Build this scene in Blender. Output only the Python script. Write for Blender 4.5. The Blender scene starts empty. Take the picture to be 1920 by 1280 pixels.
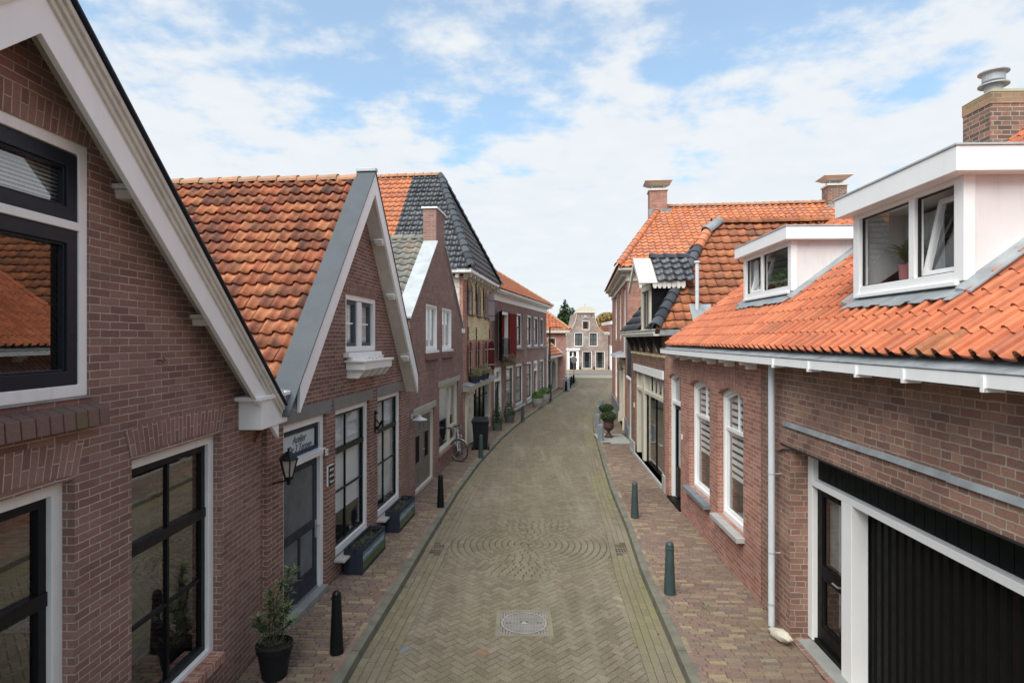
import bpy, bmesh, math, random
from mathutils import Vector, Matrix
from mathutils.geometry import tessellate_polygon, delaunay_2d_cdt
random.seed(11)
R = math.radians
S = bpy.context.scene
COL = S.collection

# ---------------------------------------------------------------- camera
cam_d = bpy.data.cameras.new("camera")
cam = bpy.data.objects.new("camera", cam_d)
COL.objects.link(cam)
cam.location = (0, 0, 3.8)
cam.rotation_euler = (R(90), 0, 0)
cam_d.sensor_width = 36
cam_d.lens = 1130 / 1920 * 36
cam_d.shift_y = -4 / 1920
cam_d.clip_end = 6000
S.camera = cam

# ---------------------------------------------------------------- world
SUN_EL, SUN_AZ = 52, 208       # azimuth: compass degrees from +Y, clockwise
w = bpy.data.worlds.new("World")
S.world = w
w.use_nodes = True
nt = w.node_tree
nt.nodes.clear()
def wn(t, **k):
    n = nt.nodes.new(t)
    for a, b in k.items():
        setattr(n, a, b)
    return n
wo = wn('ShaderNodeOutputWorld'); bg = wn('ShaderNodeBackground')
sky = wn('ShaderNodeTexSky'); sky.sky_type = 'NISHITA'; sky.sun_disc = False
sky.sun_elevation = R(SUN_EL); sky.sun_rotation = R(SUN_AZ)
sky.air_density = 1.0; sky.dust_density = 0.6; sky.ozone_density = 1.6
tc = wn('ShaderNodeTexCoord'); sp = wn('ShaderNodeSeparateXYZ')
nt.links.new(tc.outputs['Generated'], sp.inputs[0])
def wmath(op, a, b=None):
    m = wn('ShaderNodeMath'); m.operation = op
    for i, x in enumerate((a, b)):
        if x is None: continue
        if isinstance(x, (int, float)): m.inputs[i].default_value = x
        else: nt.links.new(x, m.inputs[i])
    return m.outputs[0]
den = wmath('ADD', wmath('MAXIMUM', sp.outputs[2], 0.0), 0.16)
cx = wmath('DIVIDE', sp.outputs[0], den); cy = wmath('DIVIDE', sp.outputs[1], den)
cb = wn('ShaderNodeCombineXYZ')
nt.links.new(cx, cb.inputs[0]); nt.links.new(cy, cb.inputs[1])
cb.inputs[2].default_value = 9.4
n1 = wn('ShaderNodeTexNoise'); n1.inputs['Scale'].default_value = 2.3
n1.inputs['Detail'].default_value = 9; n1.inputs['Roughness'].default_value = 0.52; n1.inputs['Distortion'].default_value = 0.15
nt.links.new(cb.outputs[0], n1.inputs['Vector'])
n2 = wn('ShaderNodeTexNoise'); n2.inputs['Scale'].default_value = 7.5
n2.inputs['Detail'].default_value = 7; n2.inputs['Roughness'].default_value = 0.55
nt.links.new(cb.outputs[0], n2.inputs['Vector'])
mixn = wmath('ADD', wmath('MULTIPLY', n1.outputs[0], 0.62), wmath('MULTIPLY', n2.outputs[0], 0.38))
# cloud cover closes up towards the horizon
low = wn('ShaderNodeMapRange'); nt.links.new(sp.outputs[2], low.inputs[0])
low.inputs[1].default_value = 0.0; low.inputs[2].default_value = 0.5; low.inputs[3].default_value = 0.21; low.inputs[4].default_value = -0.06
cov = wmath('ADD', mixn, low.outputs[0])
rmp = wn('ShaderNodeMapRange'); rmp.interpolation_type = 'SMOOTHSTEP'
nt.links.new(cov, rmp.inputs[0]); rmp.inputs[1].default_value = 0.41; rmp.inputs[2].default_value = 0.57
rmp.inputs[3].default_value = 0.32; rmp.inputs[4].default_value = 0.97
shade = wn('ShaderNodeMix'); shade.data_type = 'RGBA'
nt.links.new(n2.outputs[0], shade.inputs[0])
shade.inputs[6].default_value = (4.1, 4.4, 4.7, 1); shade.inputs[7].default_value = (4.85, 4.95, 5.0, 1)
mx = wn('ShaderNodeMix'); mx.data_type = 'RGBA'
skb = wn('ShaderNodeMix'); skb.data_type = 'RGBA'; skb.blend_type = 'MULTIPLY'; skb.inputs[0].default_value = 1
nt.links.new(sky.outputs[0], skb.inputs[6]); skb.inputs[7].default_value = (.8, 1.2, 1.25, 1)
nt.links.new(rmp.outputs[0], mx.inputs[0]); nt.links.new(skb.outputs[2], mx.inputs[6]); nt.links.new(shade.outputs[2], mx.inputs[7])
nt.links.new(mx.outputs[2], bg.inputs[0]); bg.inputs[1].default_value = 0.1
nt.links.new(bg.outputs[0], wo.inputs[0])

# ---------------------------------------------------------------- sun
sd = bpy.data.lights.new("sun", 'SUN'); sd.energy = 2.6; sd.angle = R(55); sd.color = (1, .955, .88)
so = bpy.data.objects.new("sun", sd); COL.objects.link(so)
az, el = R(SUN_AZ), R(SUN_EL)
sv = Vector((math.sin(az) * math.cos(el), math.cos(az) * math.cos(el), math.sin(el)))
so.rotation_euler = sv.to_track_quat('Z', 'Y').to_euler()
so.location = (0, 0, 40)
S.view_settings.view_transform = 'Standard'
S.view_settings.look = 'None'
S.view_settings.exposure = 0.95
S.view_settings.gamma = 1
S.cycles.max_bounces = 6
S.cycles.transparent_max_bounces = 8

# ---------------------------------------------------------------- frames
class Frame:
    """A facade: t runs along it away from the camera, n goes into the building, z up."""
    def __init__(s, x, y, slope, side):
        L = math.hypot(1, slope)
        s.o = (x, y); s.d = (slope / L, 1 / L); s.nn = (side / L, -side * slope / L)
    def P(s, t, n, z):
        return (s.o[0] + t * s.d[0] + n * s.nn[0], s.o[1] + t * s.d[1] + n * s.nn[1], z)
class World0:
    o = (0, 0)
    def P(s, x, y, z): return (x, y, z)
G = World0()
H1 = Frame(-3.17, 0, .0133, -1); H2 = Frame(-3.006, 7.4, .0965, -1); H3 = Frame(-2.37, 13.96, .10, -1)
H4 = Frame(-1.69, 20.76, .13, -1); H5 = Frame(-.883, 26.97, .225, -1)
R1 = Frame(3.265, 0, .035, 1); R2 = Frame(3.80, 14.8, .05, 1); R4 = Frame(4.56, 23.8, .115, 1)

ORG = {}
def tag(o, label=None, cat=None, group=None, kind=None):
    if label: o['label'] = label
    if cat: o['category'] = cat
    if group: o['group'] = group
    if kind: o['kind'] = kind
    return o
def thing(name, loc, label, cat, group=None):
    o = bpy.data.objects.new(name, None); COL.objects.link(o)
    o.empty_display_size = .2
    o.location = loc; ORG[o.name] = Vector(loc)
    return tag(o, label, cat, group)

class MB:
    def __init__(s, fr=G):
        s.fr = fr; s.v = []; s.f = []; s.uv = []; s.c = []; s.m = []; s.sm = []
    def face(s, pts, uv=None, rot=False, c=None, mi=0, smooth=False, w=False):
        i = len(s.v)
        s.v += [Vector(p) if w else Vector(s.fr.P(*p)) for p in pts]
        s.f.append(list(range(i, i + len(pts))))
        if uv is None:
            a = Vector(pts[0]); nr = Vector((0, 0, 0))
            for k in range(1, len(pts) - 1):
                nr += (Vector(pts[k]) - a).cross(Vector(pts[k + 1]) - a)
            ax = max(range(3), key=lambda k: abs(nr[k]))
            sel = {0: (1, 2), 1: (0, 2), 2: (0, 1)}[ax]
            uv = [(p[sel[0]], p[sel[1]]) for p in pts]
            if ax == 0: uv = [(u[0] + .055, u[1]) for u in uv]
            if rot: uv = [(u[1], u[0]) for u in uv]
        s.uv.append(uv); s.c.append(c); s.m.append(mi); s.sm.append(smooth)
    def box(s, t0, t1, n0, n1, z0, z1, rot=False, mi=0, c=None):
        A = [(t0, n0), (t1, n0), (t1, n1), (t0, n1)]
        b = [(a[0], a[1], z0) for a in A]; u = [(a[0], a[1], z1) for a in A]
        s.face(b[::-1], rot=rot, mi=mi, c=c); s.face(u, rot=rot, mi=mi, c=c)
        for k in range(4):
            q = (k + 1) % 4
            s.face([b[k], b[q], u[q], u[k]], rot=rot, mi=mi, c=c)
    def prism(s, poly, n0, n1, rot=False, mi=0, c=None):
        """polygon in (t,z) pushed from n0 to n1"""
        a = [(p[0], n0, p[1]) for p in poly]; b = [(p[0], n1, p[1]) for p in poly]
        tri = tessellate_polygon([[Vector((p[0], p[1], 0)) for p in poly]])
        for tr in tri:
            s.face([a[k] for k in tr], rot=rot, mi=mi, c=c); s.face([b[k] for k in tr][::-1], rot=rot, mi=mi, c=c)
        for k in range(len(poly)):
            q = (k + 1) % len(poly)
            s.face([a[k], a[q], b[q], b[k]], rot=rot, mi=mi, c=c)
    def hull(s, a, b, mi=0, rot=False, c=None):
        """two loops of 3-D points joined by sides and capped"""
        s.face(a[::-1], mi=mi, rot=rot, c=c); s.face(b, mi=mi, rot=rot, c=c)
        for k in range(len(a)):
            q = (k + 1) % len(a); s.face([a[k], a[q], b[q], b[k]], mi=mi, rot=rot, c=c)
    def ring(s, outer, inner, n0, n1, mi=0):
        """frame between two (t,z) loops of equal length"""
        N = len(outer)
        for k in range(N):
            q = (k + 1) % N
            o0, o1, i0, i1 = outer[k], outer[q], inner[k], inner[q]
            for nn in (n0, n1):
                s.face([(o0[0], nn, o0[1]), (o1[0], nn, o1[1]), (i1[0], nn, i1[1]), (i0[0], nn, i0[1])], mi=mi)
            for a, b in ((o0, o1), (i0, i1)):
                s.face([(a[0], n0, a[1]), (b[0], n0, b[1]), (b[0], n1, b[1]), (a[0], n1, a[1])], mi=mi)
    def tube(s, pts, r, seg=8, cap=True, mi=0, c=None):
        pts = [Vector(s.fr.P(*p)) for p in pts]
        rs = r if isinstance(r, (list, tuple)) else [r] * len(pts)
        rings = []
        up = None
        for k, p in enumerate(pts):
            d = (pts[min(k + 1, len(pts) - 1)] - pts[max(k - 1, 0)])
            if d.length < 1e-9: d = Vector((0, 0, 1))
            d.normalize()
            if up is None:
                up = Vector((0, 0, 1)) if abs(d.z) < .9 else Vector((1, 0, 0))
            x = up.cross(d)
            if x.length < 1e-6: x = Vector((1, 0, 0)).cross(d)
            x.normalize(); y = d.cross(x); up = y
            rings.append([p + (x * math.cos(2 * math.pi * j / seg) + y * math.sin(2 * math.pi * j / seg)) * rs[k] for j in range(seg)])
        for k in range(len(rings) - 1):
            for j in range(seg):
                q = (j + 1) % seg
                s.face([rings[k][j], rings[k][q], rings[k + 1][q], rings[k + 1][j]], uv=[(0, 0)] * 4, w=True, smooth=True, mi=mi, c=c)
        if cap:
            s.face(rings[0][::-1], uv=[(0, 0)] * seg, w=True, mi=mi, c=c); s.face(rings[-1], uv=[(0, 0)] * seg, w=True, mi=mi, c=c)
    def lathe(s, c, prof, seg=20, mi=0, sq=1.0, ph=0):
        """profile [(r,z)] turned about the upright axis through c=(t,n)"""
        cc = s.fr.P(c[0], c[1], 0)
        rings = [[Vector((cc[0] + r * math.cos(2 * math.pi * j / seg + ph), cc[1] + r * sq * math.sin(2 * math.pi * j / seg + ph), z)) for j in range(seg)] for r, z in prof]
        for k in range(len(rings) - 1):
            for j in range(seg):
                q = (j + 1) % seg
                s.face([rings[k][j], rings[k][q], rings[k + 1][q], rings[k + 1][j]], uv=[(0, 0)] * 4, w=True, smooth=seg > 8, mi=mi)
    def cut(s):
        s.cuts = getattr(s, 'cuts', [0]) + [len(s.f)]
    def each(s, name, mat, parent, bev=0):
        """one object per stretch between cuts"""
        cu = sorted(set(getattr(s, 'cuts', [0]) + [len(s.f)])); out = []
        for a, b in zip(cu, cu[1:]):
            m = MB(s.fr); i0 = s.f[a][0]; i1 = max(max(f) for f in s.f[a:b]) + 1
            i0 = min(min(f) for f in s.f[a:b])
            m.v = s.v[i0:i1]; m.f = [[k - i0 for k in f] for f in s.f[a:b]]; m.uv = s.uv[a:b]; m.c = s.c[a:b]; m.m = s.m[a:b]; m.sm = s.sm[a:b]
            out.append(m.build(name, mat, parent, bev=bev))
        return out
    def build(s, name, mat, parent=None, L=None, bev=0, merge=False):
        if parent is not None: L = ORG[parent.name]
        L = Vector(L) if L is not None else Vector((0, 0, 0))
        me = bpy.data.meshes.new(name)
        me.from_pydata([tuple(p - L) for p in s.v], [], s.f)
        ul = me.uv_layers.new(name="UVMap")
        flat = [x for uvf in s.uv for u in uvf for x in u]
        ul.data.foreach_set('uv', flat)
        if any(c is not None for c in s.c):
            ca = me.color_attributes.new('tint', 'FLOAT_COLOR', 'CORNER')
            fl = []
            for f, c in zip(s.f, s.c):
                c = c or (.5, .5, .5)
                fl += [c[0], c[1], c[2], 1] * len(f)
            ca.data.foreach_set('color', fl)
        for m in (mat if isinstance(mat, (list, tuple)) else [mat]): me.materials.append(m)
        me.polygons.foreach_set('material_index', s.m)
        me.polygons.foreach_set('use_smooth', s.sm)
        if merge or bev:
            bm = bmesh.new(); bm.from_mesh(me)
            bmesh.ops.remove_doubles(bm, verts=bm.verts, dist=.0004)
            bmesh.ops.recalc_face_normals(bm, faces=bm.faces)
            bm.to_mesh(me); bm.free()
        me.update()
        o = bpy.data.objects.new(name, me); COL.objects.link(o)
        ORG[o.name] = L
        if parent is not None: o.parent = parent
        else: o.location = L
        if bev:
            b = o.modifiers.new('bevel', 'BEVEL'); b.width = bev; b.segments = 2; b.limit_method = 'ANGLE'; b.angle_limit = R(40)
        return o
def struct(o): return tag(o, kind='structure')

# ---------------------------------------------------------------- materials
def newmat(name):
    m = bpy.data.materials.new(name); m.use_nodes = True
    t = m.node_tree; b = t.nodes['Principled BSDF']
    return m, t, b
def nd(t, typ, ins={}, **k):
    n = t.nodes.new(typ)
    for a, b in k.items(): setattr(n, a, b)
    for a, b in ins.items():
        if hasattr(b, 'is_linked') or isinstance(b, bpy.types.NodeSocket): t.links.new(b, n.inputs[a])
        else: n.inputs[a].default_value = b
    return n
def ramp(t, fac, cols, interp='LINEAR'):
    r = t.nodes.new('ShaderNodeValToRGB'); r.color_ramp.interpolation = interp
    e = r.color_ramp.elements
    while len(e) > 1: e.remove(e[-1])
    for i, (p, c) in enumerate(cols):
        x = e[0] if i == 0 else e.new(p)
        x.position = p; x.color = (*c, 1)
    t.links.new(fac, r.inputs[0]); return r.outputs[0]
def mixc(t, fac, a, b, mode='MIX'):
    m = t.nodes.new('ShaderNodeMix'); m.data_type = 'RGBA'; m.blend_type = mode
    for i, x in ((0, fac), (6, a), (7, b)):
        if isinstance(x, bpy.types.NodeSocket): t.links.new(x, m.inputs[i])
        elif isinstance(x, (int, float)): m.inputs[i].default_value = x
        else: m.inputs[i].default_value = (*x, 1)
    return m.outputs[2]
def noise(t, scale, detail=4, rough=.55, vec=None, dist=0):
    n = nd(t, 'ShaderNodeTexNoise', {'Scale': scale, 'Detail': detail, 'Roughness': rough, 'Distortion': dist})
    if vec is not None: t.links.new(vec, n.inputs['Vector'])
    return n.outputs[0]
def objc(t): return nd(t, 'ShaderNodeTexCoord').outputs['Object']
def bump(t, b, h, strength=.3, dist=.01):
    n = nd(t, 'ShaderNodeBump', {'Strength': strength, 'Distance': dist, 'Height': h})
    t.links.new(n.outputs[0], b.inputs['Normal'])
def mr(t, x, a, b, c, d):
    return nd(t, 'ShaderNodeMapRange', {0: x, 1: a, 2: b, 3: c, 4: d}).outputs[0]

def paint(name, col, rough=.45, var=.12, bmp=.05, spec=.5, dirt=.0):
    m, t, b = newmat(name)
    oc = objc(t)
    f = noise(t, 3.5, 6, .6, oc)
    k = mr(t, f, .3, .7, 1 - var, 1 + var * .6)
    c = mixc(t, 1.0, col, nd(t, 'ShaderNodeCombineColor', {0: k, 1: k, 2: k}).outputs[0], 'MULTIPLY')
    if dirt:
        mp = nd(t, 'ShaderNodeMapping', {'Vector': oc}); mp.inputs['Scale'].default_value = (14, 14, 1.2)
        d = noise(t, 1.0, 5, .65, mp.outputs[0])
        c = mixc(t, mr(t, d, .52, .78, 0, dirt), c, (.13, .12, .09))
    t.links.new(c, b.inputs['Base Color'])
    r2 = mr(t, noise(t, 9, 4, .6, oc), .3, .7, rough - .08, rough + .12)
    t.links.new(r2, b.inputs['Roughness'])
    b.inputs['Specular IOR Level'].default_value = spec
    if bmp: bump(t, b, noise(t, 60, 3, .5, oc), bmp, .004)
    return m

def brick(name, cols, mortar, bw=.218, rh=.0605, ms=.0075, squash=None, rag=.004, bmp=.6, blot=None, blotc=(.1, .1, .07), big=.18, desat=.2, sqf=2):
    """cols: list of brick colours; UVs are in metres"""
    m, t, b = newmat(name)
    uv = nd(t, 'ShaderNodeTexCoord').outputs['UV']
    nz = nd(t, 'ShaderNodeTexNoise', {'Vector': uv, 'Scale': 9, 'Detail': 3, 'Roughness': .6})
    sub = nd(t, 'ShaderNodeVectorMath', {0: nz.outputs[1], 1: (.5, .5, .5)}, operation='SUBTRACT').outputs[0]
    scl = nd(t, 'ShaderNodeVectorMath', {0: sub}, operation='SCALE'); scl.inputs['Scale'].default_value = rag * 3
    v = nd(t, 'ShaderNodeVectorMath', {0: uv, 1: scl.outputs[0]}, operation='ADD').outputs[0]
    br = nd(t, 'ShaderNodeTexBrick', {'Vector': v, 'Color1': (0, 0, 0, 1), 'Color2': (1, 1, 1, 1), 'Mortar': (.5, .5, .5, 1), 'Scale': 1, 'Mortar Size': ms / 2 * 1.3, 'Mortar Smooth': .25, 'Bias': 0, 'Brick Width': bw, 'Row Height': rh})
    br.offset = .5; br.offset_frequency = 2
    if squash: br.squash = squash; br.squash_frequency = sqf
    ds = lambda q: tuple(min(.8, 1.68 * (x * (1 - desat) + desat * (.25 * q[0] + .6 * q[1] + .15 * q[2]) * 1.12)) for x in q)
    cols = [ds(q) for q in cols]; mortar = tuple(x * 1.25 for x in mortar)
    n = len(cols)
    c = ramp(t, br.outputs[0], [((i + .0) / n, cc) for i, cc in enumerate(cols)], 'CONSTANT')
    c2 = ramp(t, br.outputs[0], [(i / max(n - 1, 1), cc) for i, cc in enumerate(cols)])
    c = mixc(t, .5, c, c2)
    fine = noise(t, 55, 4, .65, uv)
    k = mr(t, fine, .3, .7, .82, 1.16)
    c = mixc(t, 1.0, c, nd(t, 'ShaderNodeCombineColor', {0: k, 1: k, 2: k}).outputs[0], 'MULTIPLY')
    lg = noise(t, 1.1, 5, .6, uv)
    k = mr(t, lg, .3, .7, 1 - big, 1 + big * .7)
    mo = mixc(t, mr(t, noise(t, 4, 4, .6, uv), .35, .7, 0, 1), mortar, tuple(x * .62 for x in mortar))
    c = mixc(t, br.outputs[1], c, mo)
    c = mixc(t, 1.0, c, nd(t, 'ShaderNodeCombineColor', {0: k, 1: k, 2: k}).outputs[0], 'MULTIPLY')
    if blot: c = mixc(t, mr(t, noise(t, 2.3, 6, .7, uv), .56, .72, 0, blot), c, blotc)
    t.links.new(c, b.inputs['Base Color'])
    b.inputs['Roughness'].default_value = .86; b.inputs['Specular IOR Level'].default_value = .3
    inv = nd(t, 'ShaderNodeMath', {0: 1.0, 1: br.outputs[1]}, operation='SUBTRACT').outputs[0]
    h = nd(t, 'ShaderNodeMath', {0: inv, 1: nd(t, 'ShaderNodeMath', {0: fine, 1: .5}, operation='MULTIPLY').outputs[0]}, operation='ADD').outputs[0]
    bump(t, b, h, bmp, .008)
    return m

def tinted(name, cols, rough=.8, spots=None, spotc=(.05, .05, .035), fine=(.8, 1.18), bmp=.35, nscale=18, big=None, bigc=None, moss=False, track=False):
    """colour from the per-face 'tint' attribute plus grain; spots: strength of lichen/soot patches"""
    m, t, b = newmat(name)
    at = nd(t, 'ShaderNodeAttribute'); at.attribute_name = 'tint'
    sep = nd(t, 'ShaderNodeSeparateColor', {0: at.outputs['Color']})
    n = len(cols)
    c = ramp(t, sep.outputs[0], [(i / max(n - 1, 1), cc) for i, cc in enumerate(cols)])
    oc = objc(t)
    fn = noise(t, nscale, 5, .65, oc)
    k = mr(t, fn, .3, .7, *fine)
    c = mixc(t, 1.0, c, nd(t, 'ShaderNodeCombineColor', {0: k, 1: k, 2: k}).outputs[0], 'MULTIPLY')
    if spots:
        sc = nd(t, 'ShaderNodeMath', {0: noise(t, 2.6, 6, .7, oc), 1: nd(t, 'ShaderNodeMath', {0: sep.outputs[1], 1: .22}, operation='MULTIPLY').outputs[0]}, operation='ADD').outputs[0]
        c = mixc(t, mr(t, sc, .58, .82, 0, spots), c, spotc)
    if track:
        mp = nd(t, 'ShaderNodeMapping', {'Vector': oc}); mp.inputs['Scale'].default_value = (1.3, .16, 1); mp.inputs['Rotation'].default_value = (0, 0, R(-4))
        c = mixc(t, mr(t, noise(t, 1.6, 6, .6, mp.outputs[0]), .48, .68, 0, .5), c, (.255, .225, .17))
        c = mixc(t, mr(t, noise(t, 1.3, 7, .75, oc), .6, .72, 0, .7), c, (.09, .075, .05))
    c = mixc(t, nd(t, 'ShaderNodeMath', {0: sep.outputs[2], 1: .75}, operation='MULTIPLY', use_clamp=True).outputs[0], c, (.2, .19, .07)) if moss else c
    if big:
        c = mixc(t, mr(t, noise(t, .55, 5, .6, oc), .46, .64, 0, big), c, bigc)
    t.links.new(c, b.inputs['Base Color'])
    b.inputs['Roughness'].default_value = rough; b.inputs['Specular IOR Level'].default_value = .35
    bump(t, b, fn, bmp, .006)
    return m

def glassmat(name, tint=(.93, .95, .95), f0=.06):
    m = bpy.data.materials.new(name); m.use_nodes = True; t = m.node_tree; t.nodes.clear()
    out = nd(t, 'ShaderNodeOutputMaterial')
    tr = nd(t, 'ShaderNodeBsdfTransparent', {0: (*tint, 1)}); gl = nd(t, 'ShaderNodeBsdfGlossy', {'Color': (1, 1, 1, 1), 'Roughness': .015})
    bm = nd(t, 'ShaderNodeBump', {'Strength': .12, 'Distance': .004, 'Height': noise(t, 1.6, 2, .5, objc(t))})
    t.links.new(bm.outputs[0], gl.inputs['Normal'])
    ge = nd(t, 'ShaderNodeNewGeometry')
    dt = nd(t, 'ShaderNodeVectorMath', {0: ge.outputs['Incoming'], 1: ge.outputs['Normal']}, operation='DOT_PRODUCT').outputs['Value']
    cs = nd(t, 'ShaderNodeMath', {0: 1.0, 1: nd(t, 'ShaderNodeMath', {0: dt}, operation='ABSOLUTE').outputs[0]}, operation='SUBTRACT').outputs[0]
    p5 = nd(t, 'ShaderNodeMath', {0: cs, 1: 4.0}, operation='POWER').outputs[0]
    ff = nd(t, 'ShaderNodeMath', {0: p5, 1: .9 - f0, 2: .07 + f0}, operation='MULTIPLY_ADD', use_clamp=True).outputs[0]
    mx_ = nd(t, 'ShaderNodeMixShader', {0: ff, 1: tr.outputs[0], 2: gl.outputs[0]})
    t.links.new(mx_.outputs[0], out.inputs[0])
    return m

M = {}
M['white'] = paint('white_paint', (.83, .83, .81), .4, .05, .04, dirt=.14)
M['bright'] = paint('fresh_white_paint', (.85, .845, .83), .45, .03, .05, dirt=.07)
M['cheek'] = paint('pale_panel', (.72, .69, .675), .5, .05, .05, dirt=.22)
M['cream'] = paint('cream_paint', (.62, .58, .48), .45, .08, .05, dirt=.25)
M['beige'] = paint('weathered_beige_paint', (.66, .63, .56), .5, .1, .08, dirt=.3)
M['black'] = paint('black_paint', (.008, .009, .011), .35, .15, .03, spec=.22)
M['navy'] = paint('blue_black_paint', (.012, .017, .026), .35, .15, .03, spec=.25)
M['dgreen'] = paint('dark_green_paint', (.003, .008, .007), .5, .2, .03, spec=.12)
M['dbrown'] = paint('brown_black_paint', (.006, .006, .006), .5, .2, .03, spec=.12)
M['bollard'] = paint('green_grey_paint', (.035, .06, .062), .45, .2, .1, dirt=.35)
M['boxgrey'] = paint('anthracite', (.03, .036, .052), .5, .15, .05, spec=.2)
M['greytrim'] = paint('grey_trim_paint', (.095, .108, .118), .75, .08, .05, spec=.15)
M['lintel'] = paint('grey_lintel_paint', (.2, .195, .185), .6, .1, .15, dirt=.2)
M['sand'] = paint('beige_lintel_stone', (.4, .37, .31), .7, .14, .2, dirt=.3)
M['stone'] = paint('grey_stone', (.25, .255, .25), .7, .25, .3, dirt=.2)
M['sillstone'] = paint('pale_sill_stone', (.42, .41, .39), .65, .2, .2, dirt=.25)
M['bluestone'] = paint('blue_stone', (.18, .21, .23), .6, .2, .2, dirt=.15)
M['kerb'] = paint('kerb_stone', (.15, .145, .11), .85, .35, .5, dirt=.5)
M['lead'] = paint('lead', (.27, .29, .30), .5, .35, .4, dirt=.35)
M['zinc'] = paint('zinc', (.42, .45, .46), .42, .18, .08, spec=.6, dirt=.15)
M['pipe'] = paint('pale_grey_pipe', (.6, .63, .66), .4, .08, .04, dirt=.15)
M['iron'] = paint('iron', (.02, .02, .021), .5, .3, .2)
M['rust'] = paint('rusty_iron', (.06, .028, .02), .7, .3, .3)
M['red'] = paint('ox_red_paint', (.2, .022, .016), .85, .15, .05, spec=.1)
M['maroon'] = paint('maroon_paint', (.085, .016, .018), .75, .2, .05, spec=.15)
M['shut'] = paint('red_paint_pink_sheen', (.36, .3, .33), .4, .1, .05)  # dark red upper shutters, with their pinkish reflection put into the colour
M['taupe'] = paint('taupe_paint', (.17, .145, .125), .5, .1, .05)
M['wood'] = paint('brown_wood', (.13, .085, .055), .7, .3, .3)
M['bark'] = paint('bark', (.07, .05, .035), .9, .3, .8)
M['soil'] = paint('soil', (.03, .022, .014), .95, .4, .8)
M['chrome'] = paint('bright_metal', (.55, .56, .57), .3, .1, .02); M['chrome'].node_tree.nodes['Principled BSDF'].inputs['Metallic'].default_value = .85
M['silver'] = paint('silver_paint', (.5, .51, .52), .3, .1, .02)
M['rubber'] = paint('rubber', (.018, .018, .019), .7, .2, .1)
M['plastic'] = paint('black_plastic', (.012, .013, .015), .5, .15, .1, spec=.25)
M['blind'] = paint('blind', (.78, .8, .78), .7, .08, .1)
M['net'] = paint('net_curtain', (.66, .68, .67), .9, .25, .2)
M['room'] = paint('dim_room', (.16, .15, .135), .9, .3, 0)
M['frost'] = paint('frosted_sign_glass', (.5, .56, .58), .35, .06, .02)
M['ink'] = paint('lettering', (.05, .06, .07), .6, 0, 0)
M['whiteink'] = paint('white_lettering', (.8, .8, .8), .6, 0, 0)
M['lampglass'] = paint('lamp_glass', (.35, .33, .28), .2, .1, 0)
M['pink'] = paint('pink_pot', (.6, .2, .2), .5, .1, 0)
M['terr'] = paint('olive_pot_glaze', (.07, .09, .08), .5, .2, .1)
M['concrete'] = paint('pot_concrete', (.27, .27, .26), .75, .2, .3, dirt=.3)
M['slab'] = paint('pale_slab', (.3, .3, .28), .8, .15, .3, dirt=.2)
M['shell'] = paint('white_shell_stone', (.6, .55, .44), .8, .25, 1)
M['glass'] = glassmat('window_glass', f0=.0)
M['glassm'] = glassmat('mirroring_window_glass', (.85, .87, .88), .11)
M['glassd'] = glassmat('window_glass_dark', (.5, .52, .53), .08)
MORT = (.44, .385, .325)
M['b1'] = brick('brick_brown_purple', [(.135, .064, .048), (.175, .084, .062), (.152, .072, .054), (.198, .103, .076), (.162, .08, .06)], MORT, bmp=.9, blot=.16, blotc=(.4, .36, .33), bw=.222, rh=.0615)
M['b2'] = brick('brick_brown_red', [(.155, .068, .046), (.105, .05, .036), (.18, .08, .055), (.13, .055, .04), (.115, .058, .045)], (.46, .38, .32), bw=.215, rh=.0635)
M['b2d'] = brick('brick_brown_narrow', [(.13, .055, .04), (.09, .042, .033), (.155, .064, .047), (.11, .046, .036)], (.3, .25, .21), bw=.2, rh=.056, rag=.003)
M['b3'] = brick('brick_brown', [(.155, .074, .056), (.195, .092, .068), (.13, .065, .052), (.17, .078, .057)], (.36, .3, .26), bw=.2, rh=.058)
M['b4'] = brick('brick_orange_red', [(.32, .12, .072), (.25, .085, .055), (.36, .15, .09), (.28, .1, .06)], (.45, .38, .31), rh=.062)
M['b4y'] = brick('brick_yellow', [(.52, .39, .21), (.5, .37, .2), (.58, .46, .27), (.4, .27, .15)], (.42, .36, .26), rh=.055, bw=.19, bmp=.3, desat=0)
M['b5'] = brick('brick_mauve', [(.17, .085, .07), (.22, .11, .085), (.185, .095, .08), (.145, .078, .069)], (.42, .36, .31), bw=.2, rh=.06)
M['b6'] = brick('brick_rose', [(.27, .12, .09), (.23, .1, .08), (.3, .14, .11)], (.35, .28, .24))
M['bE'] = brick('brick_purple_buff', [(.165, .115, .115), (.23, .165, .125), (.15, .105, .11), (.26, .19, .125), (.19, .12, .105)], (.35, .3, .26), big=.3)
M['g1'] = brick('brick_mixed_brown', [(.175, .077, .05), (.125, .06, .044), (.205, .1, .065), (.15, .067, .046), (.215, .098, .06), (.16, .085, .058)], (.35, .285, .225), bw=.225, rh=.073, ms=.012, squash=.55, sqf=3, rag=.008, bmp=1, blot=.25, blotc=(.13, .1, .085), big=.28)
M['g1r'] = brick('brick_red', [(.26, .095, .058), (.2, .075, .05), (.3, .12, .078), (.23, .082, .052), (.28, .13, .09)], (.5, .42, .35), bw=.215, rh=.066, blot=.28, blotc=(.28, .2, .16))
M['g2'] = brick('brick_dark_brown', [(.13, .055, .035), (.09, .045, .032), (.17, .08, .05), (.115, .06, .04)], (.36, .28, .2), bw=.215, rh=.067, squash=.5, blot=.35, blotc=(.045, .04, .03))
M['g4'] = brick('brick_warm_brown', [(.24, .095, .06), (.2, .075, .05), (.27, .12, .08)], (.38, .3, .24), bw=.215, rh=.066, squash=.5)
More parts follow.
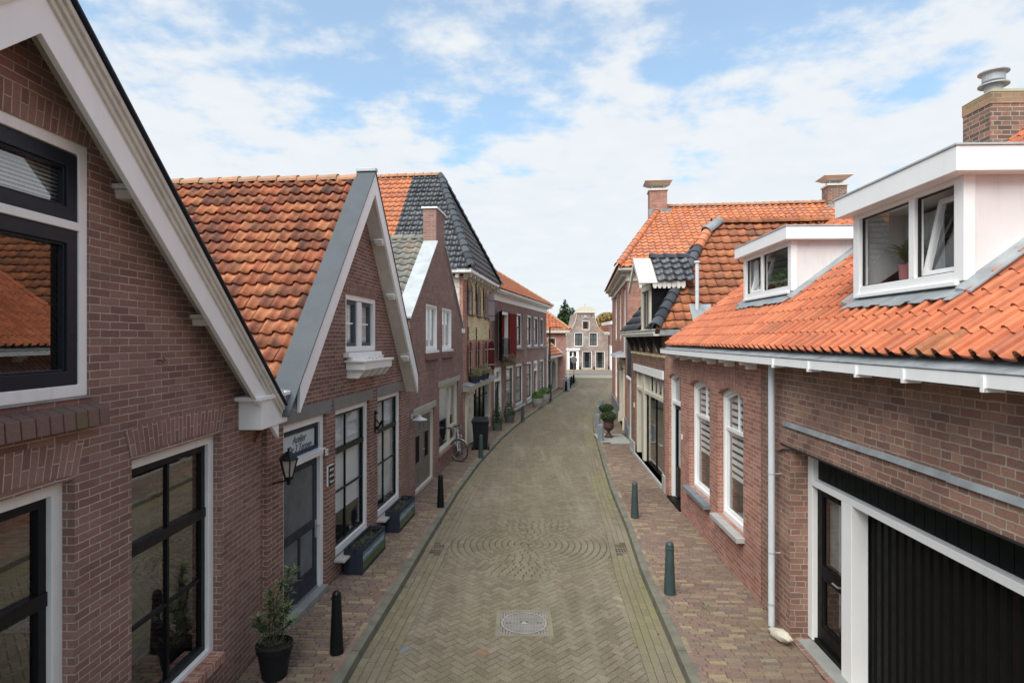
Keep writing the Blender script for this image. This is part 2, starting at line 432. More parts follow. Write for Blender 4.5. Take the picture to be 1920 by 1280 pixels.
M['chim'] = brick('brick_old_chimney', [(.17, .085, .055), (.09, .06, .045), (.23, .1, .06), (.07, .052, .042)], (.36, .31, .25), bw=.22, rh=.071, ms=.013, squash=.6, bmp=1, blot=.75, blotc=(.1, .09, .06))
M['chimtop'] = brick('lichen_brick', [(.2, .1, .06), (.14, .1, .06), (.24, .13, .07)], (.33, .28, .18), bw=.22, rh=.071, ms=.013, squash=.6, bmp=1, blot=1, blotc=(.4, .27, .03))
M['white_brick'] = brick('limewashed_brick', [(.5, .46, .4), (.42, .3, .24), (.55, .5, .45)], (.5, .47, .42))
ORANGE = [(.20, .06, .03), (.38, .115, .045), (.46, .15, .058), (.52, .19, .075), (.33, .1, .045), (.42, .13, .05)]
M['tile'] = tinted('clay_tile_weathered', [(.13, .055, .038), (.32, .1, .05), (.4, .14, .065), (.45, .18, .085), (.36, .115, .055), (.25, .085, .05)], .78, spots=.8, spotc=(.075, .048, .035), bmp=.5, fine=(.62, 1.3), nscale=7)
M['tile1'] = tinted('clay_tile_new', [(.4, .108, .045), (.48, .14, .058), (.53, .168, .073), (.44, .122, .05), (.35, .105, .05)], .6, spots=.5, spotc=(.2, .09, .05), bmp=.25, fine=(.82, 1.15), nscale=9)
M['tile4'] = tinted('clay_tile_orange', [(.45, .14, .06), (.55, .185, .08), (.6, .22, .1), (.5, .2, .11), (.42, .16, .1)], .7, spots=.4, spotc=(.16, .09, .06), bmp=.3)
M['tileb'] = tinted('clay_tile_brown', [(.25, .095, .05), (.37, .125, .055), (.31, .105, .05), (.42, .155, .065), (.2, .085, .05)], .75, spots=.45, spotc=(.07, .05, .035), bmp=.5, fine=(.65, 1.25), nscale=7)
M['tilek'] = tinted('black_glazed_tile', [(.03, .034, .04), (.065, .072, .083), (.048, .054, .062), (.095, .102, .112)], .3, spots=.3, spotc=(.1, .09, .075), bmp=.15)
M['tileg'] = tinted('grey_green_tile', [(.16, .165, .15), (.21, .21, .185), (.13, .13, .12), (.25, .245, .215), (.22, .16, .12)], .8, spots=.3, spotc=(.26, .24, .15), bmp=.5)
M['ridge'] = tinted('ridge_tile_clay', [(.4, .17, .09), (.46, .24, .13), (.36, .2, .13), (.44, .22, .12)], .75, spots=.5, spotc=(.25, .2, .12), bmp=.4)
M['road'] = tinted('road_clinker', [(.135, .112, .078), (.165, .139, .096), (.195, .165, .117), (.148, .122, .086), (.18, .147, .105), (.2, .158, .118)], .88, bmp=.6, fine=(.62, 1.36), nscale=60, big=.35, bigc=(.165, .15, .09), moss=True, track=True)
M['walk'] = tinted('pavement_clinker', [(.15, .1, .08), (.2, .135, .105), (.235, .175, .12), (.18, .115, .095), (.2, .14, .11), (.285, .225, .14), (.145, .115, .105), (.22, .14, .11), (.17, .12, .095)], .88, bmp=.5, fine=(.74, 1.25), nscale=34, big=.3, bigc=(.13, .12, .07))
M['joint'] = paint('joint_sand', (.085, .08, .042), .95, .5, .6, dirt=.3)
M['joint2'] = paint('pavement_joint', (.06, .055, .032), .95, .4, .4)
M['ground'] = paint('ground_earth', (.13, .12, .09), .95, .2, .3)
M['leaf'] = tinted('leaf_green', [(.05, .11, .02), (.1, .19, .04), (.16, .26, .07)], .55, bmp=0)
M['leafo'] = tinted('leaf_olive', [(.08, .12, .045), (.14, .18, .08), (.19, .23, .11)], .55, bmp=0)
M['leafc'] = tinted('leaf_conifer', [(.015, .035, .012), (.03, .06, .018), (.05, .085, .028)], .7, bmp=0)
M['leafa'] = tinted('leaf_autumn', [(.25, .14, .04), (.38, .21, .06), (.3, .22, .08), (.2, .17, .06)], .7, bmp=0)
M['leafy'] = tinted('leaf_yellow_green', [(.24, .24, .1), (.33, .31, .16), (.2, .24, .12)], .7, bmp=0)
M['leafr'] = tinted('leaf_heather', [(.12, .06, .035), (.2, .15, .08), (.1, .11, .05), (.3, .24, .15)], .7, bmp=0)
M['leafh'] = tinted('leaf_grey_brown', [(.05, .05, .035), (.09, .1, .05), (.13, .12, .09)], .7, bmp=0)
M['leaff'] = tinted('leaf_fallen', [(.1, .04, .02), (.18, .08, .03), (.22, .14, .05)], .8, bmp=0)

# ---------------------------------------------------------------- builders
def facade(mb, outline, holes, reveal=.12, mi=0, n=0.0):
    """front skin at n with real openings and brick reveals"""
    loops = [outline] + list(holes); vs, es = [], []
    for l in loops:
        b = len(vs); vs += [Vector((p[0], p[1])) for p in l]; es += [(b + k, b + (k + 1) % len(l)) for k in range(len(l))]
    V_, _, F_, *_r = delaunay_2d_cdt(vs, es, [], 0, 1e-5)
    def inside(x, y, poly):
        c = False
        for k in range(len(poly)):
            (x0, y0), (x1, y1) = poly[k], poly[(k + 1) % len(poly)]
            if (y0 > y) != (y1 > y) and x < (x1 - x0) * (y - y0) / (y1 - y0) + x0: c = not c
        return c
    for f in F_:
        x, y = sum(V_[k].x for k in f) / 3, sum(V_[k].y for k in f) / 3
        if inside(x, y, outline) and not any(inside(x, y, h) for h in holes):
            mb.face([(V_[k].x, n, V_[k].y) for k in f], mi=mi)
    for h in holes:
        for k in range(len(h)):
            q = (k + 1) % len(h)
            mb.face([(h[k][0], n, h[k][1]), (h[q][0], n, h[q][1]), (h[q][0], n + reveal, h[q][1]), (h[k][0], n + reveal, h[k][1])], mi=mi)
def rect(t0, t1, z0, z1): return [(t0, z0), (t1, z0), (t1, z1), (t0, z1)]
def arch(t0, t1, z0, z1, rise, seg=8):
    """rectangle with an arc on top; z1 is the crown"""
    pts = [(t0, z0), (t1, z0), (t1, z1 - rise)]
    for k in range(1, seg):
        a = k / seg; x = t1 + (t0 - t1) * a
        pts.append((x, z1 - rise + rise * (1 - (2 * a - 1) ** 2) ** (.5 if rise > .3 * (t1 - t0) else 1)))
    return pts + [(t0, z1 - rise)]
def walls(mb, outline, depth, n0=0.0, back=True, skip=()):
    """sides and back behind the front skin"""
    for k in range(len(outline)):
        if k in skip: continue
        q = (k + 1) % len(outline); a, b = outline[k], outline[q]
        mb.face([(a[0], n0, a[1]), (b[0], n0, b[1]), (b[0], depth, b[1]), (a[0], depth, a[1])])
    if back:
        for tr in tessellate_polygon([[Vector((p[0], p[1], 0)) for p in outline]]):
            mb.face([(outline[k][0], depth, outline[k][1]) for k in tr])

def inset(loop, d, db=None, arch_=False):
    """shrink a window loop (rect or arch): sides by d, bottom by db"""
    db = d if db is None else db
    t0 = min(p[0] for p in loop); t1 = max(p[0] for p in loop); z0 = min(p[1] for p in loop); z1 = max(p[1] for p in loop)
    cx_ = (t0 + t1) / 2; w = t1 - t0; out = []
    for (t, z) in loop:
        nt_ = cx_ + (t - cx_) * (w - 2 * d) / w
        nz_ = z0 + db if abs(z - z0) < 1e-6 else z - d
        out.append((nt_, nz_))
    return out

def window(house, fr, loop, nd_=.1, fw=.08, fm='white', sw=.05, sm='black', vb=(), hb=(), rail=(), blind=None, bz=None, fd=.07, glass='glass', name='window', bar=.028, sill=None, bev=.004, bw_=.06, label=None):
    """frame > sash, pane, blind; vb: glazing bars at fractions; hb: bars at z; rail: thick rails at z"""
    mb = MB(fr); inn = inset(loop, fw)
    mb.ring(loop, inn, nd_ - fd * .5, nd_ + fd)
    F = mb.build(name, M[fm], house, bev=bev)
    if label: F['label'] = label
    t0 = min(p[0] for p in inn); t1 = max(p[0] for p in inn); z0 = min(p[1] for p in inn); z1 = max(p[1] for p in inn)
    ms = MB(fr); in2 = inset(inn, sw)
    a, b = nd_ + .005, nd_ + .05
    if sw: ms.ring(inn, in2, a, b)
    for z in rail: ms.box(t0 + .002, t1 - .002, a - .012, b, z - bw_ / 2, z + bw_ / 2)
    for f in vb:
        x = t0 + (t1 - t0) * f; ms.box(x - bar / 2, x + bar / 2, a + .008, b - .004, z0 + sw * .6, z1 - .01)
    for z in hb: ms.box(t0 + sw * .5, t1 - sw * .5, a + .01, b - .006, z - bar / 2, z + bar / 2)
    if ms.f: ms.build('sash', M[sm], F, bev=min(bev, .003))
    mg = MB(fr); pg = inset(inn, sw * .7)
    mg.face([(p[0], nd_ + .036, p[1]) for p in pg]); mg.build('pane', M[glass], F)
    if blind:
        bb = MB(fr); lo = bz if bz is not None else z0
        if blind == 'slats':
            z = lo + .02
            while z < z1 - .02:
                bb.face([(t0 + .02, nd_ + .075, z), (t1 - .02, nd_ + .075, z), (t1 - .02, nd_ + .10, z + .022), (t0 + .02, nd_ + .10, z + .022)])
                z += .028
            bb.build('blind', M['blind'], F)
        elif blind == 'curtain':
            N = 26
            for k in range(N):
                x0 = t0 + (t1 - t0) * k / N; x1 = t0 + (t1 - t0) * (k + 1) / N
                d0 = .12 + .025 * math.sin(k * 1.9); d1 = .12 + .025 * math.sin((k + 1) * 1.9)
                bb.face([(x0, nd_ + d0, lo), (x1, nd_ + d1, lo), (x1, nd_ + d1, z1), (x0, nd_ + d0, z1)])
            bb.build('curtain', M['net'], F)
        elif blind == 'zebra':
            z = lo
            while z < z1:
                bb.face([(t0 + .02, nd_ + .09, z), (t1 - .02, nd_ + .09, z), (t1 - .02, nd_ + .09, min(z + .075, z1)), (t0 + .02, nd_ + .09, min(z + .075, z1))]); z += .12
            bb.build('blind', M['blind'], F)
        elif blind == 'sides':
            w = (t1 - t0) * .22
            for x0, x1 in ((t0, t0 + w), (t1 - w, t1)):
                for k in range(6):
                    a0 = x0 + (x1 - x0) * k / 6; a1 = x0 + (x1 - x0) * (k + 1) / 6
                    bb.face([(a0, nd_ + .1 + .03 * (k % 2), lo), (a1, nd_ + .1 + .03 * ((k + 1) % 2), lo), (a1, nd_ + .1 + .03 * ((k + 1) % 2), z1), (a0, nd_ + .1 + .03 * (k % 2), z1)])
            bb.build('curtain', M['blind'], F)
    rb = MB(fr); e = .03
    rb.face([(t0 - e, nd_ + .6, z0 - e), (t1 + e, nd_ + .6, z0 - e), (t1 + e, nd_ + .6, z1 + e), (t0 - e, nd_ + .6, z1 + e)])
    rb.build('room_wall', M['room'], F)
    if sill:
        sb = MB(fr); (sn, sd_, sh, ex, smat) = sill
        zb = min(p[1] for p in loop); ta = min(p[0] for p in loop); tb = max(p[0] for p in loop)
        sb.hull([(ta - ex, -sn, zb - sh), (tb + ex, -sn, zb - sh), (tb + ex, nd_, zb - sh), (ta - ex, nd_, zb - sh)],
                [(ta - ex, -sn, zb - .015), (tb + ex, -sn, zb - .015), (tb + ex, nd_, zb + .004), (ta - ex, nd_, zb + .004)])
        sb.build('sill', M[smat], F, bev=.006)
    return F

def soldier(house, fr, t0, t1, z0, z1, mat, splay=.06, rise=.0, name='brick_arch'):
    mb = MB(fr); N = 10
    for k in range(N):
        a, b = k / N, (k + 1) / N
        r = lambda x: rise * (1 - (2 * x - 1) ** 2)
        lo = lambda x: (t0 + (t1 - t0) * x, z0 + r(x)); hi = lambda x: (t0 - splay + (t1 - t0 + 2 * splay) * x, z1 + r(x))
        P = [lo(a), lo(b), hi(b), hi(a)]
        uv = [(.0 + 0.01, lo(a)[0]), (.01, lo(b)[0]), (.01 + z1 - z0, lo(b)[0]), (.01 + z1 - z0, lo(a)[0])]
        mb.face([(p[0], -.004, p[1]) for p in P], uv=uv)
        mb.face([(lo(a)[0], -.004, lo(a)[1]), (lo(b)[0], -.004, lo(b)[1]), (lo(b)[0], .02, lo(b)[1]), (lo(a)[0], .02, lo(a)[1])])
    return mb.build(name, M[mat], house)

PANT = [(0, .42), (.1, .78), (.2, .98), (.3, .92), (.42, .5), (.56, .12), (.74, 0), (.9, .12), (1, .42)]
ROMAN = [(0, .3), (.03, .7), (.1, .98), (.21, 1), (.31, .8), (.36, .25), (.38, -.1), (.55, -.14), (.8, -.04), (.94, .05), (1, .3)]
FLAT = [(0, .5), (.12, .9), (.28, .9), (.4, .3), (.6, 0), (.85, .05), (1, .5)]
def tiles(mb, O, e, s, L, H, w, l, prof=PANT, amp=.045, lift=.03, lo=None, hi=None, jit=.006, mi=0, rnd=None, skip=None, flip=False, tintf=None, skew=.018):
    """pantiles on a slope. O: eave corner, e: unit along the eave, s: unit up the slope (in frame coords)"""
    rnd = rnd or random
    e = Vector(e).normalized(); s = Vector(s).normalized(); O = Vector(O); nr = e.cross(s)
    if nr.z < 0: nr = -nr
    pf = [(1 - p[0], p[1]) for p in prof][::-1] if flip else prof
    lo = lo or (lambda b: 0.0); hi = hi or (lambda b: L)
    for j in range(int(math.ceil(H / l))):
        b0, b1 = j * l - .025, min((j + 1) * l, H)
        if b1 <= b0: continue
        rw = rnd.uniform(-.004, .004)
        for i in range(int(math.ceil(L / w))):
            a0, a1 = i * w, (i + 1) * w
            bm_ = (b0 + b1) / 2
            if a1 <= lo(bm_) + .01 or a0 >= hi(bm_) - .01: continue
            if skip and skip((a0 + a1) / 2, bm_): continue
            ja, jb, jh = rnd.uniform(-jit, jit), rnd.uniform(-jit, jit) * 1.5, rnd.uniform(0, jit)
            c = tintf((a0 + a1) / 2, bm_) if tintf else (rnd.random(), rnd.random(), rnd.random())
            lowp, highp, frontp = [], [], []; mi = 1 if c[2] > 1 else 0
            sk = rnd.uniform(.4, 1.4) * skew * (-1 if flip else 1) * (0 if prof is ROMAN else 1)
            for x, h in pf:
                a = a0 + x * w + ja * .5
                al = min(max(a, lo(max(b0, 0))), hi(max(b0, 0))); ah = min(max(a, lo(b1)), hi(b1))
                lowp.append(O + e * al + s * (b0 + jb + (x - .5) * sk + abs(x - .45) ** 3 * sk * 4 * (-1 if flip else 1)) + nr * (h * amp + lift + jh))
                frontp.append(O + e * al + s * (b0 + jb + .004 + (x - .5) * sk + abs(x - .45) ** 3 * sk * 4 * (-1 if flip else 1)) + nr * (h * amp + lift + jh - .024))
                highp.append(O + e * ah + s * b1 + nr * (h * amp + .004))
            for k in range(len(pf) - 1):
                mb.face([lowp[k], lowp[k + 1], highp[k + 1], highp[k]], c=c, mi=mi, smooth=prof is not ROMAN)
                mb.face([frontp[k], frontp[k + 1], lowp[k + 1], lowp[k]], c=c, mi=mi)
def roofmerge(o):
    """weld each tile's surface so it shades smoothly"""
    bm = bmesh.new(); bm.from_mesh(o.data)
    bmesh.ops.remove_doubles(bm, verts=bm.verts, dist=.0002)
    bm.to_mesh(o.data); bm.free()
def caps(mb, p0, p1, r=.12, l=.33, seg=8, c=None, rnd=random, squash=1.0, taper=.86):
    """overlapping half-round ridge or hip tiles from p0 to p1"""
    p0, p1 = Vector(mb.fr.P(*p0)), Vector(mb.fr.P(*p1)); d = p1 - p0; L = d.length; d.normalize()
    side = d.cross(Vector((0, 0, 1))); side.normalize(); up = side.cross(d)
    N = max(1, int(round(L / l)))
    for k in range(N):
        a = p0 + d * (L * k / N - .03); b = p0 + d * (L * (k + 1) / N)
        cc = c(k) if callable(c) else (rnd.random(), rnd.random(), rnd.random())
        jj = rnd.uniform(-.006, .006)
        A, B = [], []
        for j in range(seg + 1):
            th = math.pi * (j / seg * 1.1 - .05)
            o1 = side * math.cos(th) * r + up * (math.sin(th) * r * squash + jj + .012)
            o2 = side * math.cos(th) * r * taper + up * (math.sin(th) * r * taper * squash + jj)
            A.append(a + o1); B.append(b + o2)
        for j in range(seg):
            mb.face([A[j], A[j + 1], B[j + 1], B[j]], uv=[(0, 0)] * 4, c=cc, smooth=True, w=True)
        ain = [p - (p - a) * .16 for p in A]
        for j in range(seg): mb.face([A[j], A[j + 1], ain[j + 1], ain[j]], uv=[(0, 0)] * 4, c=cc, w=True)

def gutter(house, fr, t0, t1, n0, n1, z0, z1, mat='white', zinc=True, name='gutter'):
    mb = MB(fr); mb.box(t0, t1, n0, n0 + .025, z0, z1); mb.box(t0, t1, n0 + .025, n1, z0, z0 + .02)
    mb.box(t0, t0 + .02, n0 + .025, n1, z0 + .02, z1 - .01); mb.box(t1 - .02, t1, n0 + .025, n1, z0 + .02, z1 - .01)
    o = mb.build(name, M[mat], house, bev=.004)
    if zinc:
        m2 = MB(fr); m2.box(t0 + .02, t1 - .02, n0 + .028, n1, z0 + .022, z1 - .025); m2.tube([(t0, n0 + .005, z1 + .006), (t1, n0 + .005, z1 + .006)], .013, 6)
        m2.build('gutter_lining', M['lead'], o)
    return o
def foliage(mb, blobs, n, size, rnd, droop=0.0, flat=.6, mi=0):
    """leaf-sized faces through each blob (centre, radii)"""
    tot = sum(b[1][0] * b[1][1] * b[1][2] for b in blobs) ** 1
    for (c, r) in blobs:
        k = max(3, int(n * (r[0] * r[1] * r[2]) / tot))
        sh = rnd.random() * .5
        for _ in range(k):
            while True:
                d = Vector((rnd.uniform(-1, 1), rnd.uniform(-1, 1), rnd.uniform(-1, 1)))
                if .02 < d.length < 1: break
            d = d.normalized() * (d.length ** .45)
            p = Vector((c[0] + d.x * r[0], c[1] + d.y * r[1], c[2] + d.z * r[2]))
            q = Vector((rnd.gauss(0, 1), rnd.gauss(0, 1), rnd.gauss(0, .6) - droop)).normalized()
            x = q.cross(Vector((rnd.gauss(0, 1), rnd.gauss(0, 1), rnd.gauss(0, 1)))).normalized()
            s = size * rnd.uniform(.6, 1.3)
            tint = (min(1, max(0, sh + rnd.random() * .6)), rnd.random(), 0)
            mb.face([p - q * s, p + x * s * flat * .5, p + q * s, p - x * s * flat * .5], uv=[(0, 0)] * 4, c=tint, w=True, mi=mi)
def blade(mb, p, d, L, wd, rnd, c, bend=.5, seg=4):
    """one strap leaf from p in direction d, bending down"""
    d = Vector(d).normalized(); side = d.cross(Vector((0, 0, 1)))
    side = side.normalized() if side.length > .05 else Vector((1, 0, 0))
    pts = []; q = Vector(p); v = d.copy()
    for k in range(seg + 1):
        ww = wd * (1 - (k / seg)) ** .7 * (1 if k else .6) + .001
        pts.append((q - side * ww / 2, q + side * ww / 2)); q = q + v * L / seg; v = (v + Vector((0, 0, -bend / seg))).normalized()
    for k in range(seg):
        mb.face([pts[k][0], pts[k][1], pts[k + 1][1], pts[k + 1][0]], uv=[(0, 0)] * 4, c=c, w=True)

def text(s, house, mat, mat4, size, shear=0.0, name='lettering', space=1.0, ext=.0012):
    cu = bpy.data.curves.new('t', 'FONT'); cu.body = s; cu.size = size; cu.shear = shear; cu.extrude = ext
    cu.align_x = 'CENTER'; cu.align_y = 'CENTER'; cu.space_character = space
    o = bpy.data.objects.new('t', cu); COL.objects.link(o)
    bpy.context.view_layer.update()
    me = bpy.data.meshes.new_from_object(o.evaluated_get(bpy.context.evaluated_depsgraph_get()))
    COL.objects.unlink(o); bpy.data.objects.remove(o)
    me.transform(mat4); me.transform(Matrix.Translation(-ORG[house.name]))
    me.materials.clear(); me.materials.append(M[mat]); me.name = name
    q = bpy.data.objects.new(name, me); COL.objects.link(q); q.parent = house; ORG[q.name] = ORG[house.name]
    return q
def onwall(fr, t, n, z, flip=1):
    """matrix: text x along the wall so it reads from the street, y up"""
    p = Vector(fr.P(t, n, z)); a = Vector(fr.P(t + 1, n, z)) - p
    out = Vector(fr.P(t, n - 1, z)) - p
    x = Vector((0, 0, 1)).cross(out).normalized()
    return Matrix((( x.x, 0, out.x, p.x), (x.y, 0, out.y, p.y), (x.z, 1, out.z, p.z), (0, 0, 0, 1)))

# ---------------------------------------------------------------- ground
RZ = -.09                                     # road surface; pavements at 0
KL = [(-2.02, 3.0), (-1.85, 7.3), (-1.72, 9.26), (-1.59, 11.5), (-1.35, 15.25), (-1.0, 18.8), (-.41, 23.3), (.5, 28.6), (2.3, 37.2), (3.9, 45), (5.3, 50.5), (6.0, 55), (6.2, 59.5)]
KR = [(1.86, 3.0), (1.98, 6.84), (2.13, 9.93), (2.33, 12.25), (2.5, 15.1), (2.77, 18.3), (3.48, 25.8), (4.1, 30.6), (5.2, 35.8), (8.6, 51), (10.6, 59.5)]
WL = [(-3.13, 3.0), (-3.07, 7.4), (-2.37, 13.96), (-1.69, 20.76), (-.883, 26.97), (3.5, 46.5), (4.3, 47), (4.6, 60)]
WR = [(3.37, 3.0), (3.8, 14.8), (4.1, 20.6), (4.56, 23.8), (5.95, 35.8), (7.4, 43), (12, 60)]
def ev(pl, y):
    for a, b in zip(pl, pl[1:]):
        if y <= b[1]:
            k = (y - a[1]) / (b[1] - a[1]); return a[0] + (b[0] - a[0]) * k
    return pl[-1][0]
def slope(pl, y): return (ev(pl, y + .4) - ev(pl, y - .4)) / .8
g = MB(); g.face([(-2500, -2500, -.13), (2500, -2500, -.13), (2500, 3500, -.13), (-2500, 3500, -.13)])
struct(g.build('ground', M['ground']))
g = MB()
ys = [2.0 + i * .5 for i in range(117)]
for a, b in zip(ys, ys[1:]):
    g.face([(ev(KL, a) - .02, a, RZ - .006), (ev(KR, a) + .02, a, RZ - .006), (ev(KR, b) + .02, b, RZ - .006), (ev(KL, b) - .02, b, RZ - .006)])
g.face([(-30, 60.5, RZ - .006), (40, 60.5, RZ - .006), (40, 73.0, RZ - .006), (-30, 73.0, RZ - .006)])
struct(g.build('road', M['joint']))
g = MB()
for a, b in zip(ys, ys[1:]):
    for A, B, s in ((WL, KL, 1), (KR, WR, -1)):
        x0, x1, x2, x3 = ev(A, a), ev(B, a), ev(B, b), ev(A, b)
        if s == 1: x0 -= .3; x3 -= .3; x1 -= .15; x2 -= .15
        else: x1 += .3; x2 += .3; x0 += .15; x3 += .15
        g.face([(x0, a, -.013), (x1, a, -.013), (x2, b, -.013), (x3, b, -.013)])
struct(g.build('pavement_bed', M['joint2']))

def clip(poly, pl, side):
    """keep the part of a convex polygon on the inner side of a kerb polyline"""
    out = []
    f = lambda p: (p[0] - ev(pl, p[1])) * side
    for k in range(len(poly)):
        a, b = poly[k], poly[(k + 1) % len(poly)]; fa, fb = f(a), f(b)
        if fa >= 0: out.append(a)
        if (fa >= 0) != (fb >= 0):
            r = fa / (fa - fb); out.append((a[0] + (b[0] - a[0]) * r, a[1] + (b[1] - a[1]) * r))
    return out
prnd = random.Random(5)
def paver(mb, poly, z, gap=.006, tint=None, bevel=True, h=.010, mi=0):
    """one stone: top face shrunk by the joint, with chamfered edges down to the bed"""
    n = len(poly)
    if n < 3: return
    cx_, cy_ = sum(p[0] for p in poly) / n, sum(p[1] for p in poly) / n
    rad = max(math.hypot(p[0] - cx_, p[1] - cy_) for p in poly)
    if rad < .03: return
    tn = tint or (prnd.random(), prnd.random(), prnd.random())
    E = []
    for k in range(n):
        (ax_, ay_), (bx_, by_) = poly[k], poly[(k + 1) % n]; ex, ey = bx_ - ax_, by_ - ay_; l = math.hypot(ex, ey)
        if l < 1e-6: return
        ex /= l; ey /= l; nx, ny = -ey, ex
        if (cx_ - ax_) * nx + (cy_ - ay_) * ny < 0: nx, ny = -nx, -ny
        E.append((ax_, ay_, ex, ey, nx, ny))
    def sh(d):
        out = []
        for k in range(n):
            a, b = E[k - 1], E[k]; cr = a[2] * b[3] - a[3] * b[2]
            if abs(cr) < .05: out.append((b[0] + (b[4]) * d, b[1] + b[5] * d)); continue
            px, py = b[0] + b[4] * d - (a[0] + a[4] * d), b[1] + b[5] * d - (a[1] + a[5] * d)
            s_ = (px * b[3] - py * b[2]) / cr
            x, y = a[0] + a[4] * d + a[2] * s_, a[1] + a[5] * d + a[3] * s_
            if math.hypot(x - cx_, y - cy_) > rad: x, y = cx_ + (poly[k][0] - cx_) * .8, cy_ + (poly[k][1] - cy_) * .8
            out.append((x, y))
        return out
    zt = z + prnd.uniform(-.002, .0025); tx, ty = prnd.uniform(-.02, .02), prnd.uniform(-.02, .02)
    top = [(p[0], p[1], zt + (p[0] - cx_) * tx + (p[1] - cy_) * ty) for p in sh(gap * .75 + (.003 if bevel else 0))]
    mb.face(top, uv=[(0, 0)] * n, c=tn, mi=mi)
    if bevel:
        lowp = [(p[0], p[1], z - h) for p in sh(gap * .35)]
        for k in range(n):
            q = (k + 1) % n; mb.face([lowp[k], lowp[q], top[q], top[k]], uv=[(0, 0)] * 4, c=tn, mi=mi)
CX, CY, CR = .32, 11.45, 1.68                  # the round of setts
MHX, MHY = .165, 8.28                          # manhole
GUT = .42
KLi = [(x + GUT, y) for x, y in KL]; KRi = [(x - GUT, y) for x, y in KR]
rd = MB()
Wd, c45 = .1, math.sqrt(.5)
def spec(x, y):
    if min(math.hypot(x - a, y - b) for a, b in ((1.60, 9.09), (1.58, 8.74), (1.56, 8.4), (1.54, 8.07), (1.52, 7.71))) < .075: return 1
    if min(math.hypot(x - a, y - b) for a, b in ((-1.3, 7.72), (-1.36, 7.6), (-1.3, 7.48))) < .06: return 2
    if math.hypot(x + .36, y - 7.55) < .07: return 3
    return 0
def hb_cell(ix, iy, vert):
    x0, y0 = ix * Wd, iy * Wd
    x1, y1 = (x0 + Wd, y0 + 2 * Wd) if vert else (x0 + 2 * Wd, y0 + Wd)
    return [((a - b) * c45 + .3, (a + b) * c45 + 11) for a, b in ((x0, y0), (x1, y0), (x1, y1), (x0, y1))]
for ix in range(-95, 450):
    for iy in range(-95, 450):
        d = (ix - iy) % 4
        if d not in (0, 3): continue
        cxx = (ix - iy) * Wd * c45 + .3; cyy = (ix + iy + 1.5) * Wd * c45 + 11
        if cyy < 4.3 or cyy > 59 or cxx < ev(KLi, cyy) - .25 or cxx > ev(KRi, cyy) + .25: continue
        if math.hypot(cxx - CX, cyy - CY) < CR - .11: continue
        if abs(cxx - MHX) < .33 and abs(cyy - MHY) < .33: continue
        p = clip(clip(hb_cell(ix, iy, d == 3), KLi, 1), KRi, -1)
        t_ = prnd.random() * .75
        if prnd.random() < .03: t_ = 1
        paver(rd, p, RZ, tint=(t_, prnd.random(), 0), bevel=cyy < 22, gap=.0058, mi=spec(cxx, cyy))
# round of setts
r = .05; k = 0
while r < CR - .06:
    wR = .118; n_ = max(4, int(2 * math.pi * (r + wR / 2) / .135)); ph = prnd.random() * 6
    for j in range(n_):
        a0, a1 = ph + 2 * math.pi * j / n_, ph + 2 * math.pi * (j + 1) / n_
        pts = [(CX + math.cos(a) * q, CY + math.sin(a) * q) for q, a in ((r, a0), (r + wR, a0), (r + wR, a1), (r, a1))]
        pts = clip(clip(pts, KLi, 1), KRi, -1)
        paver(rd, pts, RZ + .008, gap=.014, tint=(.05 + prnd.random() * .5, prnd.random(), 0), h=.016)
    r += wR
DRAINS = ((-1.40, 11.33), (2.03, 11.12))
# gutter bands of bricks laid along the kerb
for pl, sg in ((KL, 1), (KR, -1)):
    for c_ in range(4):
        y = 4.3 + (c_ % 2) * .1
        while y < 59:
            x0 = ev(pl, y) + sg * (GUT * c_ / 4 + .004); x1 = ev(pl, y + .205) + sg * (GUT * c_ / 4 + .004)
            q = [(x0, y), (x0 + sg * GUT / 4, y), (x1 + sg * GUT / 4, y + .205), (x1, y + .205)]
            ok = not (math.hypot(x0 - 2.01 + 0, (y - 11.2)) < .01)
            dy = RZ; dr_ = max(min(abs(x0 + sg * .05 - a_) - .10 for a_, b_ in DRAINS), min(abs(y + .1 - b_) - .16 for a_, b_ in DRAINS))
            if dr_ > 0: paver(rd, q, dy, gap=.0035, tint=(.2 + .6 * prnd.random(), prnd.random(), (.3 if sg > 0 else .75) * max(0, math.sin(y * .9) * .35 + math.sin(y * 2.3 + c_) * .25 + .45 - c_ * .06) * prnd.uniform(.6, 1)), bevel=y < 20)
            y += .205
struct(rd.build('road_paving', [M['road'], paint('pale_paver', (.26, .225, .155), .85, .15, .3), paint('blue_grey_paver', (.15, .165, .18), .8, .15, .3), paint('orange_paver', (.2, .12, .08), .85, .15, .3)]))
# far cross street
g = MB(); g.face([(-30, 60.4, RZ - .002), (40, 60.4, RZ - .002), (40, 66.2, RZ - .002), (-30, 66.2, RZ - .002)])
struct(g.build('cross_street', M['slab'] if 0 else paint('cross_street_paving', (.26, .235, .17), .85, .2, .2)))
g = MB(); g.box(-30, 40, 66.2, 70.5, RZ, .0)
struct(g.build('quay_strip', paint('quay_asphalt', (.19, .175, .17), .85, .2, .2)))
g = MB(); g.box(-30, 40, 70.5, 73.4, RZ, .12)
struct(g.build('far_pavement', paint('far_pavement_bricks', (.27, .2, .13), .85, .2, .2)))

